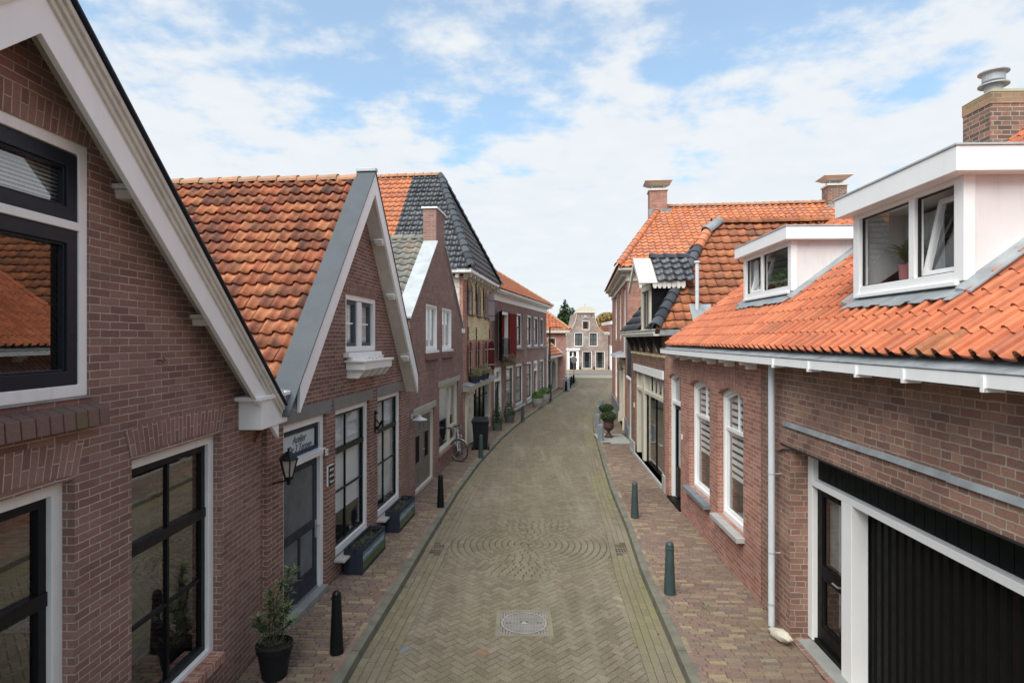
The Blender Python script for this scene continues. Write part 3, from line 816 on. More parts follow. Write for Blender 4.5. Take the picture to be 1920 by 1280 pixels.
# pavements: rows of bricks laid across
wk = MB()
for (A, B, s, yA, yB) in ((WL, KL, 1, 4.3, 46.0), (KR, WR, -1, 4.3, 15.4)):
    y = yA; row = 0
    while y < yB:
        hgt = .073 if y < 22 else .1
        xa = ev(A, y) + (.0 if s == 1 else .17); xb = ev(B, y) - (.17 if s == 1 else .0)
        sl = (slope(KL, y) if s == 1 else slope(KR, y)) * .85
        x = xa - prnd.random() * .2
        while x < xb:
            x2 = x + .212
            u0, u1 = max(x, xa), min(x2, xb)
            if u1 - u0 > .03:
                ref = xb if s == 1 else xa
                q = [(u0, y - (u0 - ref) * sl), (u1, y - (u1 - ref) * sl), (u1, y + hgt - (u1 - ref) * sl), (u0, y + hgt - (u0 - ref) * sl)]
                if not (s == 1 and 0):
                    paver(wk, q, 0, gap=.0105 if y < 14 else .008, tint=(prnd.random(), prnd.random(), 0), bevel=y < 14, h=.014)
            x = x2
        y += hgt; row += 1
y = 15.4; row = 0
while y < 46:                                  # right side beyond the red house: block setts
    xa, xb = ev(KR, y) + .17, ev(WR, y); x = xa - (row % 2) * .1
    while x < xb:
        u0, u1 = max(x, xa), min(x + .2, xb)
        if u1 - u0 > .03 and not (21.9 < y < 24.4): paver(wk, [(u0, y), (u1, y), (u1, y + .1), (u0, y + .1)], 0, gap=.006, tint=(prnd.random() * .8, prnd.random(), 0), bevel=y < 20, h=.01)
        x += .2
    y += .1; row += 1
# course of bricks beside each kerb
for pl, sg in ((KL, -1), (KR, 1)):
    y = 4.3
    while y < 46:
        x0 = ev(pl, y) + sg * .12; x1 = ev(pl, y + .2) + sg * .12
        paver(wk, [(x0, y), (x0 + sg * .075, y), (x1 + sg * .075, y + .2), (x1, y + .2)], .003, gap=.004, tint=(.5 + prnd.random() * .4, prnd.random(), 0), bevel=y < 14)
        y += .2
struct(wk.build('pavement', M['walk']))
g = MB(); g.box(3.62, 4.42, 22.0, 24.3, -.02, .006)
g.box(3.28, 3.62, 22.3, 24.3, -.02, .005)
struct(g.build('paving_slab', M['slab']))
# kerb stones
kb = MB()
for pl, sg in ((KL, -1), (KR, 1)):
    y = 3.4
    while y < 56:
        y2 = y + .98; N = 3
        for k in range(N):
            ya, yb = y + (y2 - y) * k / N, y + (y2 - y) * (k + 1) / N
            xa, xb = ev(pl, ya), ev(pl, yb)
            kb.hull([(xa, ya, -.12), (xa + sg * .125, ya, -.12), (xb + sg * .125, yb, -.12), (xb, yb, -.12)][::1],
                    [(xa + sg * .012, ya, .002), (xa + sg * .122, ya, .006), (xb + sg * .122, yb, .006), (xb + sg * .012, yb, .002)])
        y = y2 + .012
struct(kb.build('kerb', M['kerb'], bev=.0, merge=True))
# moss and weeds in the joints
ms_ = MB()
wr_ = random.Random(3)
for (x, y, z, n_, s_) in [(2.12, 9.4, RZ, 34, .03), (2.2, 9.9, RZ, 30, .025), (2.75, 8.5, 0, 26, .035), (3.25, 8.0, 0, 14, .03), (-2.2, 11.6, 0, 22, .03), (-2.1, 12.4, 0, 14, .025), (-1.93, 7.4, RZ, 8, .02), (-2.2, 8.6, 0, 6, .02), (-1.75, 9.0, 0, 5, .02), (3.6, 10.4, 0, 12, .02), (3.45, 9.1, 0, 12, .025), (-2.0, 11.0, 0, 8, .02), (-2.6, 7.3, 0, 8, .02)]:
    for _ in range(n_):
        a = wr_.random() * 6.28; q = (x + wr_.gauss(0, s_ * 1.6), y + wr_.gauss(0, s_ * 3), z)
        blade(ms_, q, (math.cos(a) * .7, math.sin(a) * .7, .7), s_ * wr_.uniform(.8, 1.8), s_ * .4, wr_, (wr_.random(), .5, 0), 1.0, 2)
tag(ms_.build('weeds', M['leaf']), 'small green weeds growing in the paving joints', 'weeds', kind='stuff')

def lin(z, k, c, top):                        # gable line
    return lambda t: top - k * abs(t - c)
def barge(house, fr, tl, tr, ta, za, kl, kr, n0, n1, w, mat, mould=None, soffit='beige', nwall=0.0, edge='black', se=.03):
    """gable boards under a roof edge that peaks at (ta, za) and falls at kl / kr"""
    zl, zr = za - kl * (ta - tl), za - kr * (tr - ta)
    mb = MB(fr)
    a = w * math.hypot(1, kl); b = w * math.hypot(1, kr); c = (a + b) / 2
    mb.prism([(tl, zl - a), (tl, zl), (ta, za), (tr, zr), (tr, zr - b), (ta + .0, za - c)], n0, n1)
    o = mb.build('bargeboard', M[mat], house, bev=.004)
    if soffit:
        sb = MB(fr); e = se
        sb.face([(tl, n1, zl - a + e), (ta, n1, za - c + e), (ta, nwall, za - c + e), (tl, nwall, zl - a + e)])
        sb.face([(ta, n1, za - c + e), (tr, n1, zr - b + e), (tr, nwall, zr - b + e), (ta, nwall, za - c + e)])
        sb.build('soffit', M[soffit], house)
    return o
def slopebox(mb, fr, t0, z0, t1, z1, n0, n1, dz0, dz1):
    """bar following a slope line, from dz0 to dz1 above it"""
    mb.prism([(t0, z0 + dz0), (t1, z1 + dz0), (t1, z1 + dz1), (t0, z0 + dz1)], n0, n1)

# ================================================================ left 1: near gable house
C = lambda t, z: (t * 1.026, 3.8 + (z - 3.8) * 1.026)
h = thing('brick_house', H1.P(3.5, 0, 0), 'tall near brown brick gable house at the left edge with wide cream bargeboards', 'house', )
ta, za, kk = 3.68, 6.11, .845
zo = lambda t: za - kk * abs(t - ta)
wl = [(-.25, 0), (7.42, 0), (7.42, zo(7.42) - .1), (ta, za - .12), (-.25, zo(-.25) - .1)]
uw = rect(2.70, 4.43, 3.39, 5.21); g1_ = rect(2.72, 4.29, .46, 2.81); g2_ = rect(4.92, 6.40, .46, 2.81)
mb = MB(H1); facade(mb, wl, [uw, g1_, g2_], .13); walls(mb, wl, 8.5, skip=(0, 1), back=True)
mb.face([(7.42, 0, 0), (7.42, 8.5, 0), (7.42, 8.5, zo(7.42) - .1), (7.42, 0, zo(7.42) - .1)])
mb.build('wall', M['b1'], h)
window(h, H1, uw, .045, .085, 'white', .07, 'navy', rail=(), name='window', bev=.006, blind='slats', bz=4.66, glass='glassm', label='large upstairs window with dark blue sashes')
# transom splitting the upper window into a small top light and a big casement
mb = MB(H1); mb.box(2.79, 4.345, .0, .11, 4.575, 4.635); mb.build('window_transom', M['white'], h, bev=.005)
mb = MB(H1)
for (za_, zb_) in ((3.475, 4.575), (4.635, 5.115)):
    o_ = rect(2.79, 4.345, za_, zb_); mb.ring(o_, inset(o_, .1), .02, .08); mb.ring(inset(o_, .1), inset(o_, .115), .035, .08)
mb.build('window_casement', M['navy'], h, bev=.005)
mb = MB(H1)
for k in range(17):
    x0 = 2.56 + k * .115
    mb.hull([(x0, -.115, 3.175), (x0 + .104, -.115, 3.175), (x0 + .104, .1, 3.215), (x0, .1, 3.215)], [(x0, -.105, 3.30), (x0 + .104, -.105, 3.30), (x0 + .104, .1, 3.375), (x0, .1, 3.375)], rot=True)
mb.build('window_sill', brick('brick_mossy_sill', [(.10, .055, .045), (.13, .07, .055), (.09, .055, .045)], (.2, .19, .16), bw=10, rh=10, blot=.9, blotc=(.12, .12, .04)), h, bev=.008)
mb = MB(H1); mb.box(2.6, 4.45, -.02, .1, 3.378, 3.388); mb.build('sill_flashing', M['lead'], h)
for q in (g1_, g2_):
    window(h, H1, q, .12, .1, 'white', .07, 'black', vb=(.5,), hb=(1.32,), rail=(2.0,), bw_=.1, name='window', bev=.006, glass='glassm', bar=.034, label='tall black sash window with six panes')
    mb = MB(H1); mb.box(q[0][0] + .1, q[1][0] - .1, .05, .07, 2.05, 2.65) if 0 else None
for q in (g1_, g2_):
    soldier(h, H1, q[0][0] - .02, q[1][0] + .02, 2.835, 3.07, 'b1', .07, .03)
    mb = MB(H1)
    for k in range(13): mb.box(q[0][0] - .1 + k * .119, q[0][0] - .1 + k * .119 + .107, -.06, .1, .42, .515, rot=True)
    mb.build('brick_sill', M['g1r'], h, bev=.006)
soldier(h, H1, uw[0][0] - .03, uw[1][0] + .03, 5.203, 5.40, 'b1', .05, .0)
# console, brackets, boards
barge(h, H1, -.3, 7.30, ta, za, kk, kk, -.25, -.205, .34, 'bright', soffit='beige', se=.28)
mb = MB(H1)
for (d0, d1, nn) in ((-.185, -.13, -.272), (-.135, -.082, -.295), (-.088, -.035, -.318)):
    for (a, b) in ((-.3, ta), (ta, 7.32)):
        slopebox(mb, H1, a, zo(a), b, zo(b), nn, -.24, d0, d1)
mb.build('moulding', M['beige'], h, bev=.006)
mb = MB(H1)
for (a, b) in ((-.32, ta), (ta, 7.34)): slopebox(mb, H1, a, zo(a), b, zo(b), -.345, -.1, -.02, .0)
mb.build('roof_edge', M['zinc'] if 0 else M['boxgrey'], h)
mb = MB(H1)
for (t, z) in ((4.82, 5.0), (5.93, 4.03)):
    mb.cut(); mb.hull([(t - .10, -.2, z - .10), (t + .06, -.2, z - .10), (t + .06, 0, z - .10), (t - .10, 0, z - .10)], [(t - .12, -.2, z - .03), (t + .10, -.2, z - .03), (t + .10, 0, z - .03), (t - .12, 0, z - .03)])
    mb.box(t - .15, t + .1, -.2, 0, z - .03, z + .01)
mb.each('bracket', M['beige'], h, bev=.008)
mb = MB(H1)
mb.box(6.78, 7.52, -.27, 0, 2.78, 3.11); mb.box(6.68, 7.55, -.3, 0, 3.11, 3.16)
mb.build('eave_console', M['white'], h, bev=.008)
mb = MB(H1); mb.tube([(7.3, -.28, 3.17), (7.5, -.2, 3.13), (7.56, -.15, 2.85)], .03); mb.box(7.46, 7.56, -.285, -.1, 2.84, 3.17); mb.build('lead_flashing', M['lead'], h, bev=.004)
mb = MB(H1)
for sgn in (-1, 1):
    Ls = 4.1 / math.cos(math.atan(kk))
    O_ = (ta + sgn * 3.62, .03, zo(ta + 3.62) - .02); s_ = (-sgn, 0, kk); 
    tiles(mb, O_, (0, 1, 0), s_, 8.7, 3.62 * math.hypot(1, kk), .24, .3, PANT, rnd=random.Random(2))
o = mb.build('roof', M['tile'], h); roofmerge(o)
mb = MB(H1); mb.tube([(5.27, -.0, 3.62), (5.27, -.03, 3.62), (5.27, -.05, 3.60), (5.29, -.055, 3.62), (5.29, -.04, 3.635)], .006, 6); mb.build('eye_bolt', M['rust'], h)


# ================================================================ left 2: steep gable house with lantern
h = thing('brick_house', H2.P(3.3, 0, 0), 'steep gabled house with white bargeboards, grey verge and weathered orange tiles', 'house')
ta, za, kl, kr = 3.27, 6.74, 1.175, 1.25
zo = lambda t: za - (kl * (ta - t) if t < ta else kr * (t - ta))
wl = [(0, 0), (6.57, 0), (6.57, 2.7), (ta, za - .14), (0, zo(0) - .12)]
dr = rect(.42, 1.8, 0.04, 2.68); w1 = rect(2.16, 3.80, .33, 2.68); w2 = rect(4.26, 5.90, .33, 2.68); up = rect(2.6, 4.20, 3.58, 4.57)
mb = MB(H2); facade(mb, wl, [dr, w1, w2, up], .11); walls(mb, wl, 10, skip=(0,)); mb.build('wall', M['b2'], h)
for q in (w1, w2):
    window(h, H2, q, .09, .095, 'white', .045, 'black', vb=(.42,), hb=(1.3,), rail=(1.97,), bw_=.085, blind='slats' if q is w1 else 'curtain', bz=.9 if q is w1 else .5, sill=(.17, .09, .05, .05, 'sillstone'), bev=.005, label='tall white framed window with black sashes and %s' % ('white slatted blinds' if q is w1 else 'pale curtains'))
F = window(h, H2, up, .06, .10, 'bright', .0, 'white', name='window', glass='glass', blind='curtain', label='paired small upstairs window')
mb = MB(H2); mb.box(3.24, 3.46, .03, .13, 3.68, 4.46); 
for a, b in ((2.7, 3.24), (3.46, 4.02)): mb.box(a, b, .09, .11, 4.06, 4.09)
mb.build('window_mullion', M['bright'], h, bev=.004)
mb = MB(H2)
for a, b in ((2.7, 3.24), (3.46, 4.02)): mb.ring(rect(a, b, 3.68, 4.46), inset(rect(a, b, 3.68, 4.46), .06), .06, .13)
mb.build('window_casement', M['greytrim'], h, bev=.003)
mb = MB(H2); mb.box(2.5, 4.22, -.1, .06, 3.50, 3.575); mb.box(2.62, 4.3, -.12, 0, 3.44, 3.5); mb.build('window_sill', M['white'], h, bev=.008)
soldier(h, H2, 2.6, 4.14, 4.563, 4.76, 'b2', .02)
for (a, b) in ((.1, 1.96), (2.06, 3.93), (4.17, 6.02)):
    mb = MB(H2); mb.box(a, b, -.02, .11, 2.68, 2.87); mb.build('lintel', M['lintel'], h, bev=.006)
# door
F = MB(H2); F.ring(dr, inset(dr, .11, .0), .05, .17)
F.box(.53, 1.69, .0, .12, 2.08, 2.15); F.box(.53, 1.71, -.03, .1, 2.15, 2.17)
F.build('door_frame', M['white'], h, bev=.005)
D = MB(H2)
D.ring(rect(.53, 1.69, 2.17, 2.57), inset(rect(.53, 1.69, 2.17, 2.57), .06), .08, .14)
x0, x1, y0, y1 = .53, 1.69, .10, 2.08
D.box(x0, x1, .10, .145, y0, .42); D.box(x0, x1, .10, .145, 1.95, y1)
D.box(x0, x0 + .12, .10, .145, .42, 1.95); D.box(x1 - .12, x1, .10, .145, .42, 1.95)
D.box(x0 + .12, x1 - .12, .10, .145, 1.0, 1.13); D.box(1.08, 1.14, .10, .145, .42, 1.0)
D.box(x0 + .05, x1 - .05, .085, .10, .14, .34)
door = D.build('door', M['boxgrey'], h, bev=.006)
L_ = MB(H2)
for (a, b, c, d) in ((x0 + .12, x1 - .12, 1.13, 1.95), (x0 + .12, 1.08, .42, 1.0), (1.14, x1 - .12, .42, 1.0)):
    k = c
    while k < d:
        L_.box(a, b, .118, .124, k, k + .008); k += .034
    k = a
    while k < b:
        L_.box(k, k + .008, .116, .122, c, d); k += .034
L_.build('lattice', M['stone'], door)
g = MB(H2); g.box(x0 + .1, x1 - .1, .13, .135, .4, 1.97); g.build('pane', M['black'], door)
g = MB(H2); g.tube([(1.63, .1, 1.02), (1.63, .04, 1.02), (1.52, .035, 1.02)], .011); g.box(1.61, 1.655, .09, .1, .84, 1.1); g.build('handle', M['chrome'], door)
g = MB(H2); g.box(.44, 1.78, -.05, .12, .0, .085); g.build('door_step', M['stone'], h, bev=.006)
g = MB(H2); g.box(x0 + .02, x1 - .02, .075, .1, .10, .125); g.build('weather_bar', M['chrome'], door)
g = MB(H2); g.face([(.59, .11, 2.22), (1.63, .11, 2.22), (1.63, .11, 2.53), (.59, .11, 2.53)]); tr_ = g.build('transom_glass', M['room'], h)
g = MB(H2); g.box(.6, 1.58, .098, .104, 2.22, 2.48); sg = g.build('frosted_sign', M['frost'], h)
text('Atelier', h, 'ink', onwall(H2, 1.08, .094, 2.40), .15, .35)
text('De 3 Terpen', h, 'ink', onwall(H2, 1.1, .094, 2.28), .145, .35)
# flower box
B = MB(H2)
B.prism([(2.58, 3.29), (4.1, 3.29), (4.1, 3.42), (2.58, 3.42)], -.33, -.01); B.box(2.54, 4.14, -.36, 0, 3.42, 3.455)
fb = B.build('flower_box', M['white'], h, bev=.006)
B = MB(H2)
for k in range(5):
    x = 2.64 + k * .35; B.cut()
    B.hull([(x, -.20, 3.15), (x + .05, -.20, 3.15), (x + .05, 0, 3.15), (x, 0, 3.15)], [(x, -.31, 3.288), (x + .05, -.31, 3.288), (x + .05, 0, 3.288), (x, 0, 3.288)])
B.each('bracket', M['white'], fb, bev=.004)
B = MB(H2)
rr = random.Random(4)
for _ in range(60):
    blade(B, Vector(H2.P(rr.uniform(3.2, 4.05), rr.uniform(-.3, -.04), 3.45)), (rr.gauss(0, .5), rr.gauss(0, .5), .5), rr.uniform(.04, .1), .008, rr, (rr.random() * .6, .5, 0), .8, 2)
B.build('dry_plants', M['leafr'], fb)
# number plate and slate
g = MB(H2); g.box(1.76, 1.86, -.012, 0, 2.03, 2.13); pl = g.build('house_number_plate', M['bright'], h, bev=.01)
text('27', h, 'ink', onwall(H2, 1.81, -.0135, 2.08), .075, 0, 'house_number')
g = MB(H2); g.box(1.83, 2.03, -.03, 0, 1.55, 1.85); g.build('slate_sign', M['black'], h, bev=.003)
g = MB(H2); g.box(1.822, 2.038, -.022, 0, 1.85, 1.862); g.box(1.815, 1.83, -.022, 0, 1.55, 1.862); g.build('sign_edge', M['white'], h)
for s_, z in (('Atelier', 1.79), ('de drie', 1.70), ('Terpen', 1.61)): text(s_, h, 'whiteink', onwall(H2, 1.93, -.032, z), .06, .35)
# roof, boards, verge
barge(h, H2, .30, 6.27, ta, za, kl, kr, -.285, -.24, .25, 'bright', soffit='beige')
mb = MB(H2)
for t in (3.86, 4.62, 5.62):
    z = zo(t) - .44
    z += .05; mb.cut(); mb.box(t - .12, t + .03, -.25, -.09, z, z + .04); mb.box(t - .09, t + .03, -.25, -.1, z - .04, z); mb.box(t - .05, t + .03, -.24, -.12, z - .08, z - .04)
mb.each('bracket', M['white'], h, bev=.008)
mb = MB(H2)
slopebox(mb, H2, -.04, zo(-.04), ta, za, -.30, .05, .0, .035); slopebox(mb, H2, ta, za, 6.30, zo(6.30), -.30, .05, .0, .035)
mb.build('verge_cladding', M['greytrim'], h, bev=.004)
mb = MB(H2); mb.box(ta - .06, ta + .06, -.31, .05, za + .01, za + .07); mb.build('ridge_cap', M['zinc'], h, bev=.01)
mb = MB(H2); rnd_ = random.Random(21)
tiles(mb, (-.2, .0, zo(-.2) - .10), (0, 1, 0), (1, 0, kl), 11, (ta + .2) * math.hypot(1, kl), .19, .245, PANT, .05, .045, rnd=rnd_, jit=.013, flip=True)
tiles(mb, (6.6, .0, zo(6.6) - .10), (0, 1, 0), (-1, 0, kr), 11, (6.6 - ta) * math.hypot(1, kr), .235, .285, PANT, .05, .04, rnd=rnd_, jit=.01)
o = mb.build('roof', M['tile'], h); roofmerge(o)
mb = MB(H2); caps(mb, (ta, .05, za - .13), (ta, 11, za - .1), .13, .36, rnd=rnd_, squash=.8); mb.build('ridge_tiles', M['ridge'], o)

lan = thing('wall_lantern', H2.P(.05, 0, 2.2), 'black hexagonal wall lantern beside the black lattice door', 'lantern')
cx_, cy_, _ = H2.P(.13, -.21, 0); q = MB()
q.lathe((cx_, cy_), [(.0, 2.45), (.018, 2.44), (.012, 2.41), (.035, 2.40), (.09, 2.355), (.125, 2.315), (.125, 2.305), (.0, 2.305)], 6)
for k in range(6):
    a = k * math.pi / 3; q.tube([(cx_ + .108 * math.cos(a), cy_ + .108 * math.sin(a), 2.31), (cx_ + .052 * math.cos(a), cy_ + .052 * math.sin(a), 2.09)], .009, 5)
q.lathe((cx_, cy_), [(.0, 2.09), (.06, 2.09), (.06, 2.07), (.035, 2.05), (.02, 2.02), (.028, 2.0), (.0, 1.98)], 6)
wx = H2.P(.05, -.01, 0); wx = H2.P(.12, -.01, 0); q.tube([(cx_, cy_, 2.05), (wx[0], wx[1], 2.0)], .012, 6)
q.build('lantern_body', M['black'], lan)
q = MB(); q.lathe((cx_, cy_), [(.1, 2.305), (.05, 2.095)], 6); q.build('lantern_glass', M['lampglass'], lan)
hk = MB(H2); hk.box(4.07, 4.11, -.02, 0, 2.02, 2.44); hk.tube([(4.09, -.02, 2.1), (4.09, -.08, 2.14), (4.09, -.16, 2.27)], [.028, .02, .03], 8); hk.tube([(4.09, -.02, 2.4), (4.09, -.05, 2.42)], .035); hk.tube([(4.09, -.02, 2.28), (4.09, -.09, 2.2)], .014)
tag(hk.build('flag_holder', M['black'], None, H2.P(4.09, 0, 2.2)), 'black iron flagpole holder on the wall between the two sash windows', 'bracket')

# ================================================================ left 3: brick gable with chimney
h = thing('brick_house', H3.P(3.4, 0, 0), 'brown brick gable house with zinc coping and a chimney on the gable peak', 'house')
ta, za, kk = 3.30, 6.93, .79
zo = lambda t: za - kk * abs(t - ta)
dr = rect(.5, 2.5, .03, 1.97); wn_ = rect(3.12, 6.0, .5, 2.44); ua = rect(1.55, 2.88, 3.5, 4.73); ub = rect(3.5, 4.88, 3.5, 4.73)
wl = [(0, 0), (6.83, 0), (6.83, zo(6.83)), (ta, za), (0, zo(0))]
mb = MB(H3); facade(mb, wl, [dr, wn_, ua, ub], .12); walls(mb, wl, 9, skip=(0, 2, 3))
mb.face([(a_, .34, zo(a_)) for a_ in (0, ta, 6.83)] + [(6.83, .34, 3), (0, .34, 3)])
mb.build('wall', M['b3'], h)
mb = MB(H3)
slopebox(mb, H3, -.05, zo(-.05), 2.74, zo(2.74), -.05, .36, .0, .045); slopebox(mb, H3, 3.84, zo(3.84), 6.9, zo(6.9), -.05, .36, .0, .045)
mb.build('coping', M['zinc'], h, bev=.004)
mb = MB(H3); mb.box(2.74, 3.84, -.001, .37, 6.3, 7.42); ch = mb.build('chimney', M['b3'], h)
mb = MB(H3); mb.box(2.70, 3.88, -.04, .41, 7.42, 7.47); mb.build('chimney_cap', M['white'], ch, bev=.006)
mb = MB(H3); mb.box(6.62, 6.95, -.06, .2, 4.02, 4.16); mb.build('corbel', M['white'], h)
for q in (ua, ub):
    F = window(h, H3, q, .045, .07, 'bright', .05, 'bright', vb=(.5,), bar=.1, name='window', blind='curtain', label='small white upstairs casement window')
    mb = MB(H3); mb.box(q[0][0] - .02, q[1][0] + .02, -.05, .1, 3.44, 3.5); mb.build('sill', M['bright'], F)
    mb = MB(H3); mb.box(q[0][0] - .05, q[1][0] + .08, -.09, 0, 3.26, 3.43, rot=True); mb.build('brick_sill', M['b2d'], F, bev=.01)
    soldier(h, H3, q[0][0], q[1][0], 4.723, 4.9, 'b3', .02)
F = window(h, H3, wn_, .09, .08, 'cream', .04, 'cream', name='window', bev=.004, bar=.05, blind='curtain', bz=1.35, label='large cream shop style window with two lights')
mb = MB(H3); mb.box(4.85, 4.95, .07, .15, .58, 2.36); mb.box(4.95, 5.92, .07, .15, 1.0, 1.07); mb.build('window_mullion', M['cream'], h, bev=.004)
mb = MB(H3); mb.box(3.0, 6.1, -.04, 0, .38, .5, rot=True); mb.build('brick_sill', M['b2d'], h, bev=.006)
for (a, b, c, d) in ((.33, 2.62, 1.97, 2.13), (2.98, 6.14, 2.44, 2.6)):
    mb = MB(H3); mb.box(a, b, -.03, .12, c, d); mb.build('lintel', M['sand'], h, bev=.008)
mb = MB(H3); mb.ring(dr, inset(dr, .09, .07), .04, .16); mb.build('door_frame', M['cream'], h, bev=.004)
D = MB(H3); D.box(.6, 1.49, .1, .15, .1, 1.88); D.box(1.51, 2.41, .1, .15, .1, 1.88)
for x in (.8, 1.72):
    D.ring(rect(x, x + .46, .16, .62), inset(rect(x, x + .46, .16, .62), .04), .085, .11); D.ring(rect(x, x + .46, .7, 1.42), inset(rect(x, x + .46, .7, 1.42), .03), .085, .11); D.ring(rect(x, x + .46, 1.5, 1.8), inset(rect(x, x + .46, 1.5, 1.8), .03), .085, .11)
dd = D.build('door', M['taupe'], h, bev=.004)
D = MB(H3)
for x in (.83, 1.75):
    k = .74
    while k < 1.4: D.face([(x, .095, k), (x + .4, .095, k), (x + .4, .085, k + .02), (x, .085, k + .02)]); k += .04
    D.box(x, x + .4, .096, .099, .73, 1.41)
D.build('louvre', M['dbrown'], dd)
D = MB(H3); D.tube([(1.62, .1, .98), (1.62, .05, .98), (1.54, .05, .98)], .01); D.build('handle', M['chrome'], dd)
mb = MB(H3); rnd_ = random.Random(8)
LS = (ta + .2) * math.hypot(1, kk)
tiles(mb, (-.2, .37, zo(-.2) - .24), (0, 1, 0), (1, 0, kk), 8.6, LS, .29, .3, PANT, .055, .03, rnd=rnd_, jit=.01, flip=True)
tiles(mb, (7.0, .37, zo(7.0) - .24), (0, 1, 0), (-1, 0, kk), 8.6, 3.7 * math.hypot(1, kk), .29, .3, PANT, .055, .03, rnd=rnd_, jit=.01)
o = mb.build('roof', M['tileg'], h); roofmerge(o)
mb = MB(H3); caps(mb, (ta, .4, za - .25), (ta, 9, za - .25), .13, .36, rnd=rnd_); mb.build('ridge_tiles', M['tileg'], o)
mb = MB(H3); mb.tube([(.16, -.02, 2.0), (.14, -.1, 2.04), (.07, -.2, 2.04)], .014); mb.box(.12, .20, -.03, 0, 1.95, 2.06)
c_ = H3.P(.07, -.22, 0)
mb.lathe((.07, -.22), [(.03, 2.05), (.04, 2.0), (.09, 1.975), (.175, 1.94), (.177, 1.93), (.08, 1.955), (.0, 1.96)], 20)
wlamp = mb.build('wall_lamp', M['zinc'], None, H3.P(.16, 0, 2)); tag(wlamp, 'grey enamel dish lamp on the wall above the taupe double door', 'lamp')
mb = MB(); mb.lathe((c_[0], c_[1]), [(.0, 1.955), (.035, 1.95), (.045, 1.91), (.03, 1.87), (.0, 1.86)], 12); b_ = mb.build('bulb', M['lampglass'], wlamp); b_.location = (0, 0, 0)

# ================================================================ left 4: shuttered house with hipped black and orange roof
h = thing('shuttered_house', H4.P(3.1, 0, 0), 'tall red and yellow brick house with arched shuttered windows and a black hipped roof', 'house')
wlen, eH = 6.2, 6.0
cs = (1.42, 3.05, 4.7)
ups = [arch(c - .38, c + .38, 4.72, 5.83, .3) for c in cs]; lows = [arch(c - .38, c + .38, 2.62, 3.7, .3) for c in cs]
shop = rect(.35, 5.3, .05, 2.1)
wl = rect(0, wlen, 0, eH)
mb = MB(H4); facade(mb, wl, ups + lows + [shop], .14); walls(mb, wl, 8, skip=(0,)); mb.build('wall', M['b4'], h)
mb = MB(H4); yo = [(.85, 3.78), (5.5, 3.78), (5.5, 5.98), (.85, 5.98)]; facade(mb, yo, ups, .01, n=-.006); mb.build('yellow_brickwork', M['b4y'], h)
mb = MB(H4); mb.face([(-.004, .12, 4.0), (-.004, .12, 6.0), (-.004, 2.6, 6.0), (-.004, 2.6, 4.0)]); mb.build('limewashed_side', M['white_brick'], h)
for k, (u, l) in enumerate(zip(ups, lows)):
    window(h, H4, u, .1, .06, 'beige', .04, 'boxgrey' if k == 1 else 'beige', vb=(.5,), hb=(5.1, 5.4), name='arched_window', bev=0, glass='glass', sill=(.08, .09, .07, .04, 'wood'))
    window(h, H4, l, .1, .06, 'cream', .04, 'cream', vb=(.5,), hb=(3.0, 3.35), name='arched_window', bev=0, sill=(.07, .09, .08, .04, 'sand'))
def shutter(hz, t, z0, z1, ang, mat, strap, w=.40, back='dbrown'):
    mb = MB(H4); ca, sa = math.cos(ang), math.sin(ang); pr = arch(0, w, z0, z1, .26, 6)
    f = lambda p, d: (t + p[0] * ca + d * sa, -.03 - p[0] * sa + d * ca * 0 + d * ca, p[1])
    a = [f(p, 0) for p in pr]; b = [f(p, .04) for p in pr]
    mb.hull(a, b); o = mb.build('shutter', M[mat], hz)
    m2 = MB(H4)
    for z in (z0 + .2, z1 - .35):
        q0, q1 = [(0.0, z), (w, z), (w, z + .025), (0, z + .025)], None
        m2.hull([f(p, -.008) for p in q0], [f(p, .048) for p in q0])
    m2.build('hinge', M[strap], o); return o
for c in cs:
    shutter(h, c - .42, 4.68, 5.85, R(166), 'shut', 'black', .36); shutter(h, c - .42, 2.58, 3.72, R(166), 'maroon', 'cheek', .36)
shutter(h, cs[2] + .46, 4.6, 5.8, R(24), 'shut', 'black', .45); shutter(h, cs[2] + .46, 2.5, 3.72, R(24), 'maroon', 'cheek', .45)
mb = MB(H4)
for (t, z0, z1) in ((2.25, 5.25, 5.98), (3.9, 5.0, 5.9), (.78, 3.78, 4.25), (2.35, 3.78, 4.25), (5.35, 3.8, 4.25)):
    mb.cut(); mb.box(t - .02, t + .02, -.04, 0, z0, z1)
    for zz in (z0 + .08, z0 + .22, z0 + .34): mb.box(t, t + .07, -.04, -.01, zz, zz + .05)
mb.each('wall_anchor', M['iron'], h)
# eave
mb = MB(H4); mb.box(-.36, wlen + .3, -.36, -.32, 6.08, 6.22); mb.box(-.36, -.32, -.32, 8.3, 6.08, 6.22); mb.box(-.32, wlen + .26, -.32, .0, 6.06, 6.1); mb.box(-.32, 0, 0, 8, 6.06, 6.1); mb.build('gutter', M['white'], h, bev=.006)
mb = MB(H4)
for k in range(9):
    t = .03 + k * .74; mb.cut()
    mb.prism([(t, 5.86), (t + .12, 5.86), (t + .12, 6.06), (t, 6.06)], -.14, 0); mb.prism([(t, 5.95), (t + .12, 5.95), (t + .12, 6.06), (t, 6.06)], -.28, -.14)
mb.cut(); mb.box(-.25, 0, .1, .22, 5.9, 6.06)
mb.each('bracket', M['cream'], h, bev=.012)
